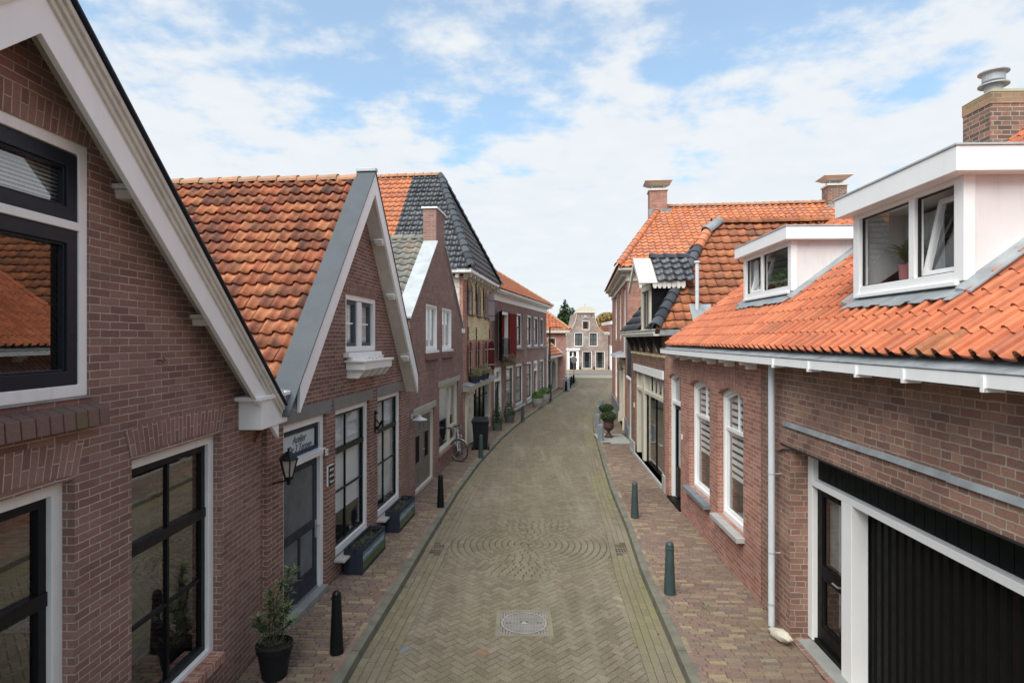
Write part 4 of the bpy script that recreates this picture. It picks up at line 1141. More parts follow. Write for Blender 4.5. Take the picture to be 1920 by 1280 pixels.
# roof: hip from both street corners
te0, te1, ne = -.36, wlen + .32, -.34; tr_, nr_, zr_ = 3.15, 1.6, 10.33; ze = 6.2
mb = MB(H4); rnd_ = random.Random(31)
sv_ = Vector((tr_ - te0, 0, zr_ - ze)); Lh = sv_.length
hipn = lambda b: (nr_ - ne) * b / Lh
tiles(mb, (te0, ne, ze), (0, 1, 0), sv_, 3.05, Lh, .235, .29, PANT, .05, .035, lo=lambda b: hipn(b), rnd=rnd_, jit=.01, flip=True)
sv2 = Vector((tr_ - te1, 0, zr_ - ze)); L2 = sv2.length
tiles(mb, (te1, ne, ze), (0, 1, 0), sv2, 8.5, L2, .235, .29, PANT, .05, .035, lo=lambda b: (nr_ - ne) * b / L2, rnd=rnd_, jit=.01)
s3 = Vector((0, nr_ - ne, zr_ - ze)); L3 = s3.length
tiles(mb, (te0, ne, ze), (1, 0, 0), s3, te1 - te0, L3, .27, .3, FLAT, .035, .02, lo=lambda b: (tr_ - te0) * b / L3, hi=lambda b: (te1 - te0) - (te1 - tr_) * b / L3, rnd=rnd_, jit=.003)
o = mb.build('roof', M['tilek'], h); roofmerge(o)
mb = MB(H4)
tiles(mb, (te0, ne + 3.05, ze), (0, 1, 0), sv_, 6.5, Lh, .235, .29, PANT, .05, .035, rnd=rnd_, jit=.01, flip=True)
o2 = mb.build('orange_roof', M['tile4'], h); roofmerge(o2)
mb = MB(H4); caps(mb, (te0, ne, ze + .05), (tr_, nr_, zr_ + .04), .14, .36, rnd=rnd_); caps(mb, (te1, ne, ze + .05), (tr_, nr_, zr_ + .04), .14, .36, rnd=rnd_); mb.build('hip_tiles', M['tilek'], o)
mb = MB(H4); caps(mb, (tr_, nr_, zr_ + .02), (tr_, 9, zr_ + .0), .13, .36, rnd=rnd_); mb.build('ridge_tiles', M['ridge'], o2)
# shop front
mb = MB(H4)
mb.box(-.02, 5.5, -.2, 0, 2.0, 2.09); mb.box(-.06, 5.56, -.26, 0, 2.09, 2.13); mb.box(-.08, 5.6, -.30, 0, 2.13, 2.17)
cor = mb.build('shop_cornice', M['cream'], h, bev=.006)
mb = MB(H4); mb.hull([(-.1, -.32, 2.172), (5.62, -.32, 2.172), (5.62, 0, 2.172), (-.1, 0, 2.172)], [(-.1, -.32, 2.19), (5.62, -.32, 2.19), (5.62, 0, 2.27), (-.1, 0, 2.27)]); mb.build('lead_roof', M['lead'], cor)
mb = MB(H4)
for a, b in ((.35, .5), (1.3, 1.5), (5.08, 5.3)): mb.box(a, b, -.08, .1, .05, 2.0)
mb.box(.5, 1.3, -.03, .05, 1.35 + .0, 2.0) if 0 else None
mb.box(.66, 1.3, -.05, .0, .05, 2.0)
mb.box(1.5, 5.08, -.04, .1, .05, .55); mb.box(1.5, 5.08, -.04, .1, 1.92, 2.0)
for k in range(7): mb.box(.4 + k * .2, .55 + k * .2, -.12, -.07, 1.92 - .06 * (abs(3 - k) % 3), 2.0)
mb.build('shop_front', M['cream'], h, bev=.006)
mb = MB(H4)
for a in (2.3, 2.42, 3.2, 3.32, 4.1, 4.22): mb.box(a, a + .05, .0, .06, .55, 1.92)
mb.box(1.5, 5.08, .02, .05, 1.5, 1.55); mb.build('shop_sash', M['dbrown'], h)
mb = MB(H4); mb.face([(1.5, .03, .55), (5.08, .03, .55), (5.08, .03, 1.92), (1.5, .03, 1.92)]); mb.face([(.5, .05, .2), (.66, .05, .2), (.66, .05, 1.9), (.5, .05, 1.9)]); mb.build('shop_pane', M['glassd'], h)
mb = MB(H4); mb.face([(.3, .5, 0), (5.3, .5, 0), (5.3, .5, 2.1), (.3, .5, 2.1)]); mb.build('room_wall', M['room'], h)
text('12', h, 'ink', onwall(H4, .98, -.052, 1.6), .24, 0, 'house_number')
mb = MB(H4); mb.box(.93, .97, -.06, -.05, 1.15, 1.35); mb.build('letter_plate', M['iron'], h)
mb = MB(H4); mb.tube([(5.42, -.32, 1.9), (5.42, -.28, 1.6)], .02); mb.build('drip_pipe', M['lead'], h)

# ================================================================ left 5: long two-storey building with loading door
h = thing('long_brick_building', H5.P(7, 0, 0), 'long two-storey mauve brick building with white cornice and a dark red loading door upstairs', 'building')
LN = 14.75
ld = rect(1.2, 3.05, 2.95, 5.12)
us = [rect(a, b, 3.36, 5.22) for a, b in ((5.25, 6.7), (8.1, 9.65), (10.25, 11.85), (12.45, 13.95))]
gs = [rect(a, b, .22, 2.5) for a, b in ((2.75, 4.6), (4.95, 6.95), (7.9, 9.75), (12.2, 14.1))]
dg = rect(.35, 1.8, .02, 2.5); dg2 = rect(10.1, 11.4, .02, 2.5)
wl = rect(0, LN, 0, 5.58)
mb = MB(H5); facade(mb, wl, [ld] + us + gs + [dg, dg2], .14); walls(mb, wl, 8, skip=(0,)); mb.build('wall', M['b5'], h)
for q in us: window(h, H5, q, .1, .12, 'white', .06, 'boxgrey', vb=(), rail=(4.45,), name='window', bev=0, sill=(.08, .1, .12, .08, 'stone'), blind='sides')
for q in gs: window(h, H5, q, .1, .16, 'white', .06, 'boxgrey', hb=(1.0,), rail=(1.72,), name='window', bev=0, sill=(.12, .1, .12, .08, 'sillstone'), blind='curtain' if q[0][0] < 5 else 'sides')
for q in (dg, dg2):
    mb = MB(H5); mb.ring(q, inset(q, .2, .0), .02, .16); mb.box(q[0][0] + .2, q[1][0] - .2, -.02, .14, 1.86, 1.96); mb.build('door_frame', M['white'], h)
    mb = MB(H5); mb.box(q[0][0] + .2, q[1][0] - .2, .11, .16, .05, 1.86); d_ = mb.build('door', M['dbrown'], h)
    mb = MB(H5); mb.box(q[0][0] + .2, q[1][0] - .2, .12, .13, 1.96, 2.3); mb.build('transom_pane', M['glassd'], h)
    mb = MB(H5); mb.tube([(q[1][0] - .3, .1, 1.0), (q[1][0] - .3, .03, 1.0)], .03); mb.build('handle', M['chrome'], d_)
# loading door: open leaves, balcony rail, flower basket
mb = MB(H5); mb.ring(ld, inset(ld, .13, .0), -.01, .16); mb.build('loading_door_frame', M['white'], h)
mb = MB(H5); mb.box(1.35, 2.9, .5, .55, 2.95, 5.0); mb.box(2.5, 2.92, .14, .18, 3.7, 4.98); mb.build('inner_door', M['red'], h)
mb = MB(H5); mb.box(3.18, 4.75, -.07, -.02, 2.85, 5.1)
for x in (3.2, 3.6, 4.0, 4.4): mb.box(x, x + .33, -.082, -.07, 2.88, 5.07)
lf = mb.build('loading_door_leaf', M['red'], h, bev=.004)
mb = MB(H5)
for z in (3.1, 4.6): mb.box(3.15, 4.6, -.095, -.082, z, z + .03)
mb.build('strap_hinge', M['maroon'], lf)
mb = MB(H5); mb.hull([(1.15, -.02, 2.8), (1.15, -.08, 2.8), (.25, -.40, 2.8), (.25, -.34, 2.8)], [(1.15, -.02, 5.1), (1.15, -.08, 5.1), (.25, -.40, 5.1), (.25, -.34, 5.1)]); mb.build('loading_door_leaf', M['dbrown'], h, bev=.004)
mb = MB(H5)
for z in (3.05, 3.85): mb.tube([(1.2, -.1, z), (3.1, -.1, z)], .018, 6)
for k in range(15): mb.tube([(1.25 + k * .13, -.1, 3.05), (1.25 + k * .13, -.1, 3.85)], .01, 5)
mb.build('balcony_rail', M['iron'], h)
mb = MB(H5); rr = random.Random(9)
for _ in range(420):
    p = H5.P(rr.uniform(1.3, 3.1), rr.uniform(-.5, -.1), rr.uniform(2.65, 3.05)); a = rr.random() * 6.3
    blade(mb, p, (math.cos(a), math.sin(a), rr.uniform(-.5, 1)), rr.uniform(.15, .38), .03, rr, (rr.random(), .4, 0), 1.2, 3)
fl = mb.build('hanging_plants', M['leafr'], h)
mb = MB(H5); mb.box(1.3, 3.1, -.42, -.12, 2.55, 2.72); mb.build('basket', M['wood'], h)
# frieze, cornice
mb = MB(H5); mb.box(-.02, LN + .02, -.04, .1, 5.58, 5.84); mb.box(-.05, LN + .2, -.14, .1, 5.84, 5.90); mb.box(-.05, LN + .32, -.30, .1, 5.90, 5.96); mb.box(-.05, LN + .4, -.38, .1, 5.96, 6.06)
mb.box(LN + .02, LN + .3, .1, 8, 5.9, 6.06)
mb.build('cornice', M['bright'], h, bev=.008)
mb = MB(H5); rnd_ = random.Random(13)
nE, nR, zE, zR = -.38, 3.6, 6.06, 8.6
s3 = Vector((0, nR - nE, zR - zE)); L3 = s3.length; tE = LN + .4; tR = tE - 2.9
tiles(mb, (-.3, nE, zE), (1, 0, 0), s3, tE + .3, L3, .26, .31, PANT, .05, .03, hi=lambda b: (tE + .3) - (tE - tR) * b / L3, rnd=rnd_)
s4 = Vector((tR - tE, 0, zR - zE)); L4 = s4.length
tiles(mb, (tE, nE, zE), (0, 1, 0), s4, 8, L4, .26, .31, PANT, .05, .03, lo=lambda b: (nR - nE) * b / L4, rnd=rnd_)
s5 = Vector((0, -(nR - nE), zR - zE))
tiles(mb, (-.3, 2 * nR - nE, zE), (1, 0, 0), s5, tE + .3, L3, .4, .4, PANT, .05, .03, hi=lambda b: (tE + .3) - (tE - tR) * b / L3, rnd=rnd_)
o = mb.build('roof', M['tile4'], h); roofmerge(o)
mb = MB(H5); caps(mb, (tE, nE, zE + .04), (tR, nR, zR + .03), .13, .36, rnd=rnd_); caps(mb, (tR, nR, zR + .03), (-.3, nR, zR + .03), .13, .36, rnd=rnd_); mb.build('ridge_tiles', M['ridge'], o)
mb = MB(H5); mb.box(4.4, 9.9, -.03, 0, 0, .24); mb.box(4.4, 9.9, -.035, 0, .24, .265); mb.build('plinth', M['stone'], h)
mb = MB(H5); mb.tube([(LN - .25, -.1, 3.4), (LN - .25, -.1, .1)], .06); mb.box(LN - .34, LN - .16, -.17, -.02, 3.3, 3.5); mb.build('downpipe', M['pipe'], h)
mb = MB(H5); mb.tube([(7.2, 0, 2.35), (7.2, -.25, 2.4), (7.3, -.32, 2.3)], .02); mb.build('wall_hook', M['iron'], h)
mb = MB(H5); mb.box(2.1, 2.5, 3.0, 3.5, 8.1, 9.0); c2_ = mb.build('chimney', M['b5'], h)
mb = MB(H5); mb.box(2.05, 2.55, 2.95, 3.55, 9.0, 9.12); mb.build('chimney_cap', M['bright'], c2_)

# ================================================================ left 6: low outbuilding with arches
h = thing('arched_outbuilding', H5.P(17, 0, 0), 'low cream outbuilding with arched door recesses and a lean-to tiled roof', 'outbuilding')
a1 = arch(15.1, 16.6, .02, 2.2, .35); a2 = arch(17.3, 19.4, .02, 2.3, .4)
wl = rect(14.78, 20.6, 0, 2.6)
mb = MB(H5); facade(mb, wl, [a1, a2], .3, n=.05); walls(mb, wl, 4, n0=.05, skip=(0,)); mb.build('wall', M['sand'], h)
mb = MB(H5); mb.box(15.0, 16.7, .3, .34, 0, 2.3); mb.box(17.2, 19.5, .3, .34, 0, 2.35); d_ = mb.build('door', M['taupe'], h)
mb = MB(H5); mb.tube([(18.2, .3, 1.1), (18.2, .24, 1.1)], .05); mb.build('handle', M['iron'], d_)
mb = MB(H5); rnd_ = random.Random(14)
tiles(mb, (14.8, -.25, 2.66), (1, 0, 0), (0, 2.2, 1.9), 5.9, math.hypot(2.2, 1.9), .26, .31, PANT, .05, .03, rnd=rnd_); o = mb.build('roof', M['tile4'], h); roofmerge(o)
mb = MB(H5); mb.hull([(20.7, -.3, 2.6), (20.8, -.3, 2.6), (20.8, 1.95, 4.56), (20.7, 1.95, 4.56)], [(20.7, -.3, 2.78), (20.8, -.3, 2.78), (20.8, 1.95, 4.7), (20.7, 1.95, 4.7)]); mb.box(14.8, 20.8, -.32, -.22, 2.5, 2.64); mb.build('verge_board', M['cream'], h)

h = thing('hipped_house', (2, 50, 0), 'distant pink brick house with a hipped orange roof behind the arched outbuilding', 'house')
mb = MB(); ws = rect(-4, 4.2, 0, 4.45); wq = rect(2.75, 3.45, 2.9, 3.95)
facade(mb, ws, [wq], .12, n=47.2)
mb.face([(4.2, 47.2, 0), (4.35, 56, 0), (4.35, 56, 4.45), (4.2, 47.2, 4.45)]); mb.face([(-4, 47.2, 0), (-4, 56, 0), (-4, 56, 4.45), (-4, 47.2, 4.45)])
mb.build('wall', M['b6'], h)
class FY(World0):
    def __init__(s, y): s.y = y
    def P(s, t, n, z): return (t, s.y + n, z)
F = window(h, FY(47.2), wq, .06, .09, 'cream', .05, 'black', name='window', bev=0, glass='glassd')
mb = MB(); mb.box(-4.2, 4.5, 46.9, 47.2, 4.3, 4.55); mb.box(4.3, 4.55, 47.2, 56, 4.3, 4.55); mb.build('gutter', M['cream'], h)
mb = MB(); rnd_ = random.Random(15)
Lq = math.hypot(4, 2.9)
tiles(mb, (-4.2, 46.9, 4.55), (1, 0, 0), (0, 4, 2.9), 8.7, Lq, .26, .31, PANT, .05, .03, hi=lambda b: 8.7 - 3.4 * b / Lq, rnd=rnd_)
Lr = math.hypot(3.4, 2.9)
tiles(mb, (4.5, 46.9, 4.55), (0, 1, 0), (-3.4, 0, 2.9), 8, Lr, .26, .31, PANT, .05, .03, lo=lambda b: 4 * b / Lr, rnd=rnd_)
o = mb.build('roof', M['tile1'], h); roofmerge(o)
mb = MB(); caps(mb, (4.5, 46.9, 4.6), (1.1, 50.9, 7.48), .13, .36, rnd=rnd_); mb.build('hip_tiles', M['ridge'], o)
h = thing('brick_annexe', (4.2, 60, 0), 'narrow pink brick annexe wall between the hipped house and the far gabled house', 'building')
mb = MB(); mb.box(2.5, 4.75, 57, 63, 0, 4.7); mb.build('wall', M['b6'], h); mb = MB(); mb.box(2.4, 4.85, 56.9, 63.1, 4.7, 4.85); mb.build('roof', M['cream'], h)
mb = MB(); mb.tube([(4.35, 46.9, 0), (4.35, 46.9, 3.2)], .035); tag(mb.build('white_post', M['white'], None, (4.35, 46.9, 0)), 'thin white pole beside the grey cable cabinet', 'post')

# ================================================================ far house with bell gable
XE = lambda x: 3.252 + x * .008638
ZE = lambda y: 9.393 - y * .008638 - .02
E_ = FY(73.5)
h = thing('bell_gable_house', (9.3, 73.5, 0.1), 'old canal house with a curved bell gable closing the street', 'house')
rp_ = [(985, 575), (930, 570), (880, 545), (840, 490), (812, 430), (795, 370), (785, 310), (780, 268)]
lp_ = [(545, 268), (540, 310), (530, 370), (512, 430), (485, 480), (450, 520), (405, 560), (385, 575)]
ol = [(XE(385), 0), (XE(985), 0)] + [(XE(x), ZE(y)) for x, y in rp_] + [(XE(x), ZE(y)) for x, y in lp_]
P_ = lambda a, b, c, d: rect(XE(a), XE(b), ZE(d), ZE(c))
W_ = [P_(612, 716, 385, 510), P_(504, 626, 551, 743), P_(710, 830, 551, 743), P_(618, 750, 814, 1060), P_(798, 932, 814, 1060)]
DE = P_(436, 530, 815, 1078)
mb = MB(E_); facade(mb, ol, W_ + [DE], .12); walls(mb, ol, 9, skip=(0,)); mb.build('wall', M['bE'], h)
for k, q in enumerate(W_): window(h, E_, q, .05, .07, 'bright', .045, 'dgreen', vb=(.5,), hb=(tuple(q[0][1] + (q[2][1] - q[0][1]) * f for f in ((.5,) if k < 3 else (.33, .66)))), name='window', bev=0, glass='glassd', blind='curtain' if k in (1, 2) else 'sides', bz=q[0][1] + (.0 if k > 2 else .1))
mb = MB(E_); mb.box(XE(398), XE(436), -.08, 0, 0.05, ZE(810)); mb.box(XE(530), XE(566), -.08, 0, .05, ZE(810)); mb.box(XE(398), XE(566), -.1, 0, ZE(815), ZE(795)); mb.box(XE(385), XE(582), -.22, 0, ZE(795), ZE(775)); mb.box(XE(436), XE(530), -.02, .1, ZE(902), ZE(890)); mb.build('door_surround', M['bright'], h)
mb = MB(E_); mb.box(XE(436), XE(530), .06, .11, .05, ZE(902)); d_ = mb.build('door', M['black'], h)
mb = MB(E_); mb.face([(XE(440), .08, ZE(890)), (XE(528), .08, ZE(890)), (XE(528), .08, ZE(818)), (XE(440), .08, ZE(818))]); mb.build('transom_pane', M['glassd'], h)
mb = MB(E_); mb.prism([(XE(455), ZE(885)), (XE(510), ZE(885)), (XE(492), ZE(870)), (XE(490), ZE(850)), (XE(500), ZE(830)), (XE(465), ZE(830)), (XE(475), ZE(850)), (XE(473), ZE(870))], .05, .07); mb.build('transom_ornament', M['bright'], h)
mb = MB(E_)
for line in (rp_, lp_):
    for (a, b) in zip(line, line[1:]):
        A, B = (XE(a[0]), ZE(a[1])), (XE(b[0]), ZE(b[1])); dx, dz = B[0] - A[0], B[1] - A[1]; l_ = math.hypot(dx, dz); nx, nz = -dz / l_ * .09, dx / l_ * .09
        mb.hull([(A[0] - nx * .3, -.08, A[1] - nz * .3), (B[0] - nx * .3, -.08, B[1] - nz * .3), (B[0] + -nx * 1.0, -.08, B[1] - nz * 1.0), (A[0] - nx * 1.0, -.08, A[1] - nz * 1.0)],
                [(A[0] - nx * .3, .2, A[1] - nz * .3), (B[0] - nx * .3, .2, B[1] - nz * .3), (B[0] - nx, .2, B[1] - nz), (A[0] - nx, .2, A[1] - nz)])
pd = [(XE(530), ZE(268)), (XE(795), ZE(268)), (XE(800), ZE(240))] + [(XE(663 + 140 * math.cos(R(a))), ZE(240 - 60 * math.sin(R(a)))) for a in range(0, 181, 18)] + [(XE(524), ZE(240))]
mb.prism(pd, -.1, .25); mb.box(XE(520), XE(806), -.16, .3, ZE(272), ZE(262)); mb.box(XE(648), XE(668), -.06, .1, ZE(182), ZE(140))
mb.box(XE(925), XE(1000), -.08, .2, ZE(582), ZE(540)); mb.box(XE(380), XE(400), -.08, .2, ZE(585), ZE(560))
mb.build('gable_coping', M['cream'], h)
mb = MB(E_); mb.box(XE(618), XE(700), -.07, 0, ZE(352), ZE(342)); mb.lathe((XE(660), -.08), [(.0, ZE(342)), (.22, ZE(340)), (.16, ZE(325)), (.2, ZE(315)), (.1, ZE(305)), (.0, ZE(302))], 12, sq=.3); mb.build('gable_ornament', M['sillstone'], h)
mb = MB(E_); mb.box(XE(638), XE(694), -.03, 0, ZE(655), ZE(603)); pq = mb.build('stone_plaque', M['sillstone'], h)
mb = MB(E_); mb.lathe((XE(666), -.04), [(0, ZE(642)), (.12, ZE(640)), (.14, ZE(630)), (.05, ZE(618)), (0, ZE(616))], 10, sq=.2); mb.build('relief', M['stone'], pq)
mb = MB(E_)
for x in (585, 745): mb.box(XE(x), XE(x) + .04, -.04, 0, ZE(330), ZE(285))
mb.build('wall_anchor', M['iron'], h)
mb = MB(E_); mb.hull([(XE(385), .3, 4.3), (XE(985), .3, 4.3), (XE(985), 9, 4.3), (XE(385), 9, 4.3)], [(XE(650), .3, 7.0), (XE(670), .3, 7.0), (XE(670), 9, 7.0), (XE(650), 9, 7.0)]); mb.build('roof', M['tile4'], h)
for k, x in enumerate((578, 775, 980)):
    mb = MB(); mb.lathe((XE(x), 73.0), [(.09, .1), (.09, .42), (.06, .46), (.1, .5), (.06, .56), (0, .58)], 8)
    tag(mb.build('kerb_post', M['dbrown'], None, (XE(x), 73, .1)), ('dark post beside the door of the bell gable house', 'dark post between the two ground floor windows of the bell gable house', 'dark post at the right corner of the bell gable house')[k], 'post', 'posts in front of the bell gable house')
h = thing('white_side_building', (13, 73, 0.1), 'grey and white building just right of the bell gable house', 'building')
mb = MB(); mb.box(XE(1000), 16, 72.6, 80, 3.1, 5.6); mb.build('upper_wall', M['b5'], h); mb = MB(); mb.box(XE(1000), 16, 72.7, 80, .1, 3.1); mb.build('wall', M['bright'], h)
mb = MB(); mb.box(XE(1000), 16.2, 72.3, 80, 5.6, 6.0); mb.build('cornice', M['bright'], h)
mb = MB(); mb.tube([(XE(1022), 72.5, .1), (XE(1022), 72.5, 5.6)], .05); mb.build('downpipe', M['iron'], h)

# ================================================================ right 1: long low house, garage, dormers
h = thing('garage_house', R1.P(6, 0, 0), 'long low brick house with bright orange tiles, white gutter and a dark garage front', 'house')
gar = rect(1.0, 7.66, .02, 2.42)
wa = rect(-1.5, 8.62, 0, 3.5)
mb = MB(R1); facade(mb, wa, [gar], .36); walls(mb, wa, 8, skip=(0, 1)); mb.build('wall', M['g1'], h)
w1 = arch(9.36, 10.66, .74, 2.99, .13); w2 = arch(11.14, 12.60, .76, 3.0, .13); dr = arch(13.33, 14.5, .03, 3.02, .1)
wb = rect(8.62, 14.92, 0, 3.5)
mb = MB(R1); facade(mb, wb, [w1, w2, dr], .16, n=-.003); walls(mb, wb, 8, n0=-.003, skip=(0, 3)); mb.build('red_brick_wall', M['g1r'], h)
for q in (w1, w2, dr): soldier(h, R1, q[0][0] - .02, q[1][0] + .02, (3.0 if q is not dr else 3.01) - .095, 3.24, 'g1r', .09, .09)
for q in (w1, w2):
    window(h, R1, q, .13, .07, 'bright', .05, 'bright', rail=(2.25,), bw_=.06, name='window', bev=.005, blind='zebra', bz=1.4 if q is w1 else 1.5, sill=(.13, .1, .09, .06, 'sillstone' if q is w1 else 'bluestone'), label='arched white sash window with pale striped blind')
    mb = MB(R1); mb.box((q[0][0] + q[1][0]) / 2 - .015, (q[0][0] + q[1][0]) / 2 + .015, .14, .17, 2.28, 2.87); mb.build('glazing_bar', M['bright'], h)
mb = MB(R1); mb.ring(dr, inset(dr, .07, .0), .06, .2); mb.box(13.4, 14.43, .07, .18, 2.28, 2.35); mb.build('door_frame', M['bright'], h, bev=.004)
mb = MB(R1); mb.box(13.4, 14.43, .14, .19, .08, .8); mb.box(13.4, 13.52, .14, .19, .8, 2.28); mb.box(14.31, 14.43, .14, .19, .8, 2.28); mb.box(13.52, 14.31, .14, .19, 2.15, 2.28); d_ = mb.build('door', M['dgreen'], h, bev=.005)
mb = MB(R1); mb.face([(13.5, .165, .8), (14.32, .165, .8), (14.32, .165, 2.15), (13.5, .165, 2.15)]); mb.face([(13.4, .15, 2.35), (14.43, .15, 2.35), (14.43, .15, 2.93), (13.4, .15, 2.93)]); mb.build('pane', M['glassd'], d_)
mb = MB(R1); mb.box(13.55, 13.95, .12, .14, .83, .87); mb.build('handle', M['chrome'], d_)
mb = MB(R1); mb.box(13.3, 14.55, -.04, .14, 0, .06); mb.build('door_step', M['dbrown'], h)
mb = MB(R1); mb.box(13.16, 13.22, -.02, 0, 1.62, 1.72); mb.build('doorbell', M['bright'], h)
# garage front: everything stands .15 deeper than the outer brick face
mb = MB(R1); mb.box(7.53, 7.66, .22, .34, .05, 2.42); mb.box(1.0, 7.53, .2, .34, 1.985, 2.06); mb.box(6.57, 6.79, .2, .38, .02, 1.985); gf = mb.build('garage_frame', M['bright'], h, bev=.006)
mb = MB(R1); x = 7.53
while x > 1.1: mb.cut(); mb.box(x - .142, x - .004, .29, .31, 2.06, 2.42); x -= .146
mb.box(1.0, 7.53, .305, .315, 2.05, 2.42); mb.build('board_panel', M['dgreen'], h)
mb = MB(R1)
mb.box(6.79, 7.53, .28, .32, .06, .28); mb.box(7.4, 7.53, .28, .32, .28, 1.985); mb.box(6.79, 6.87, .28, .32, .28, 1.985); mb.box(6.87, 7.4, .28, .32, 1.88, 1.985); mb.box(6.87, 7.4, .28, .32, .9, 1.04); mb.box(6.79, 7.53, .24, .28, .02, .09)
mb.ring(rect(6.87, 7.4, .28, .9), inset(rect(6.87, 7.4, .28, .9), .04), .285, .32); d_ = mb.build('door', M['dbrown'], h, bev=.005)
mb = MB(R1); mb.face([(6.87, .305, .28), (7.4, .305, .28), (7.4, .305, 1.9), (6.87, .305, 1.9)]); mb.build('pane', M['glass'], d_)
mb = MB(R1); mb.box(6.8, 7.45, .40, .41, 1.02, 1.95); mb.build('grey_blind', M['stone'], d_)
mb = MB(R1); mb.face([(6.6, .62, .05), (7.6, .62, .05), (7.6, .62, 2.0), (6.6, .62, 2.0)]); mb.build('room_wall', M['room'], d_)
mb = MB(R1); mb.tube([(6.9, .28, .96), (6.9, .22, .96), (7.03, .22, .96)], .012); mb.build('handle', M['chrome'], d_)
mb = MB(R1); x = 6.57; k = 0
while x > 1.05:
    mb.box(x - .07, x, .40, .44, .05, 1.985); mb.hull([(x - .13, .44, .05), (x - .07, .40, .05), (x - .07, .44, .05), (x - .13, .46, .05)], [(x - .13, .44, 1.985), (x - .07, .40, 1.985), (x - .07, .44, 1.985), (x - .13, .46, 1.985)]); x -= .13
mb.box(1.0, 6.57, .455, .47, .05, 1.985); mb.build('garage_door', M['dbrown'], h)
mb = MB(R1); mb.box(1.0, 7.6, .06, .42, -.02, .035); mb.build('threshold', M['slab'], h, bev=.006)
mb = MB(R1)
x = 7.85
while x > -1:
    x2 = x - 1.05; dz = random.uniform(-.006, .006)
    mb.hull([(x2, -.032, 2.685 + dz), (x, -.032, 2.685 + dz), (x, .0, 2.68 + dz), (x2, .0, 2.68 + dz)], [(x2, -.012, 2.735 + dz), (x, -.012, 2.735 + dz), (x, .0, 2.745 + dz), (x2, .0, 2.745 + dz)]); x = x2 + .01
mb.build('lead_strip', M['lead'], h, bev=.006)
mb = MB(R1); mb.box(-1.4, 7.95, -.012, .1, 2.422, 2.44); mb.build('steel_lintel', M['iron'], h)
gutter(h, R1, -1.5, 13.92, -.33, .0, 3.485, 3.58, 'bright')
mb = MB(R1); mb.hull([(-1.5, -.31, 3.555), (13.9, -.31, 3.555), (13.9, 0, 3.60), (-1.5, 0, 3.60)], [(-1.5, -.31, 3.562), (13.9, -.31, 3.562), (13.9, 0, 3.70), (-1.5, 0, 3.70)]); mb.build('lead_apron', M['lead'], h)
mb = MB(R1)
for k in range(6):
    t = 8.75 + k * .98; mb.cut()
    mb.box(t, t + .13, -.24, -.004, 3.42, 3.484); mb.box(t, t + .13, -.15, -.004, 3.36, 3.42)
mb.each('corbel', M['white'], h, bev=.015)
mb = MB(R1)
for t in (7.35, 6.4, 5.45, 4.75, 3.9): mb.cut(); mb.box(t, t + .03, -.345, -.325, 3.455, 3.56); mb.box(t, t + .03, -.34, -.2, 3.455, 3.483)
mb.each('gutter_clip', M['bright'], h)
mb = MB(R1); mb.tube([(7.95, -.12, 3.49), (7.95, -.12, .03)], .042, 12); dp = mb.build('downpipe', M['pipe'], h)
mb = MB(R1)
for z in (2.02, .98): mb.tube([(7.95, -.12, z), (7.95, -.12, z + .02)], .045, 12); mb.tube([(7.95, -.1, z + .01), (7.95, 0, z + .01)], .008, 6)
mb.tube([(7.95, -.12, .3), (7.95, -.12, .33)], .045, 12); mb.build('pipe_clamp', M['zinc'], dp)
mb = MB(R1); mb.face([(8.05, -.02, 2.30), (7.6, -.02, 2.4), (7.6, -.02, 2.42), (7.85, -.02, 2.38)]); mb.build('wire', M['iron'], h)
# roof
nE, zE, kk, nR = -.17, 3.68, .74, 4.5
zR = zE + kk * (nR - nE); s1 = Vector((0, nR - nE, zR - zE)); L1 = s1.length
bD = lambda n: (n - nE) / (nR - nE) * L1
rnd_ = random.Random(77)
def skip1(a, b):
    t = -1.6 + a; n = nE + b / L1 * (nR - nE)
    return (5.36 < t < 7.05 and .44 < n < 2.05) or (9.66 < t < 11.68 and .77 < n < 2.15)
def tf1(a, b):
    t = -1.6 + a
    if 4.62 < t < 4.86 and b < .34: return (.8, .9, 2)
    return (rnd_.random(), rnd_.random() * .7, 0)
mb = MB(R1); tiles(mb, (-1.6, nE, zE), (1, 0, 0), s1, 15.5, L1, .198, .275, ROMAN, .06, .022, rnd=rnd_, jit=.004, skip=skip1, tintf=tf1)
tiles(mb, (-1.6, 2 * nR - nE, zE), (1, 0, 0), Vector((0, nE - nR, zR - zE)), 15.5, L1, .31, .325, ROMAN, .05, .028, rnd=rnd_)
o = mb.build('roof', [M['tile1'], M['tileb']], h); roofmerge(o)
mb = MB(R1); caps(mb, (-1.6, nR, zR + .02), (13.9, nR, zR + .02), .12, .36, rnd=rnd_); caps(mb, (13.9, nE + .1, zE + .1), (13.9, nR, zR + .03), .07, .33, rnd=rnd_); mb.build('ridge_tiles', M['tile1'], o)
mb = MB(R1); mb.hull([(-1.5, nE + .1, zE - .03), (13.9, nE + .1, zE - .03), (13.9, 2 * nR - nE, zE - .03), (-1.5, 2 * nR - nE, zE - .03)], [(-1.5, nR - .02, zR - .03), (13.9, nR - .02, zR - .03), (13.9, nR + .02, zR - .03), (-1.5, nR + .02, zR - .03)]); mb.build('roof_deck', M['wood'], h)
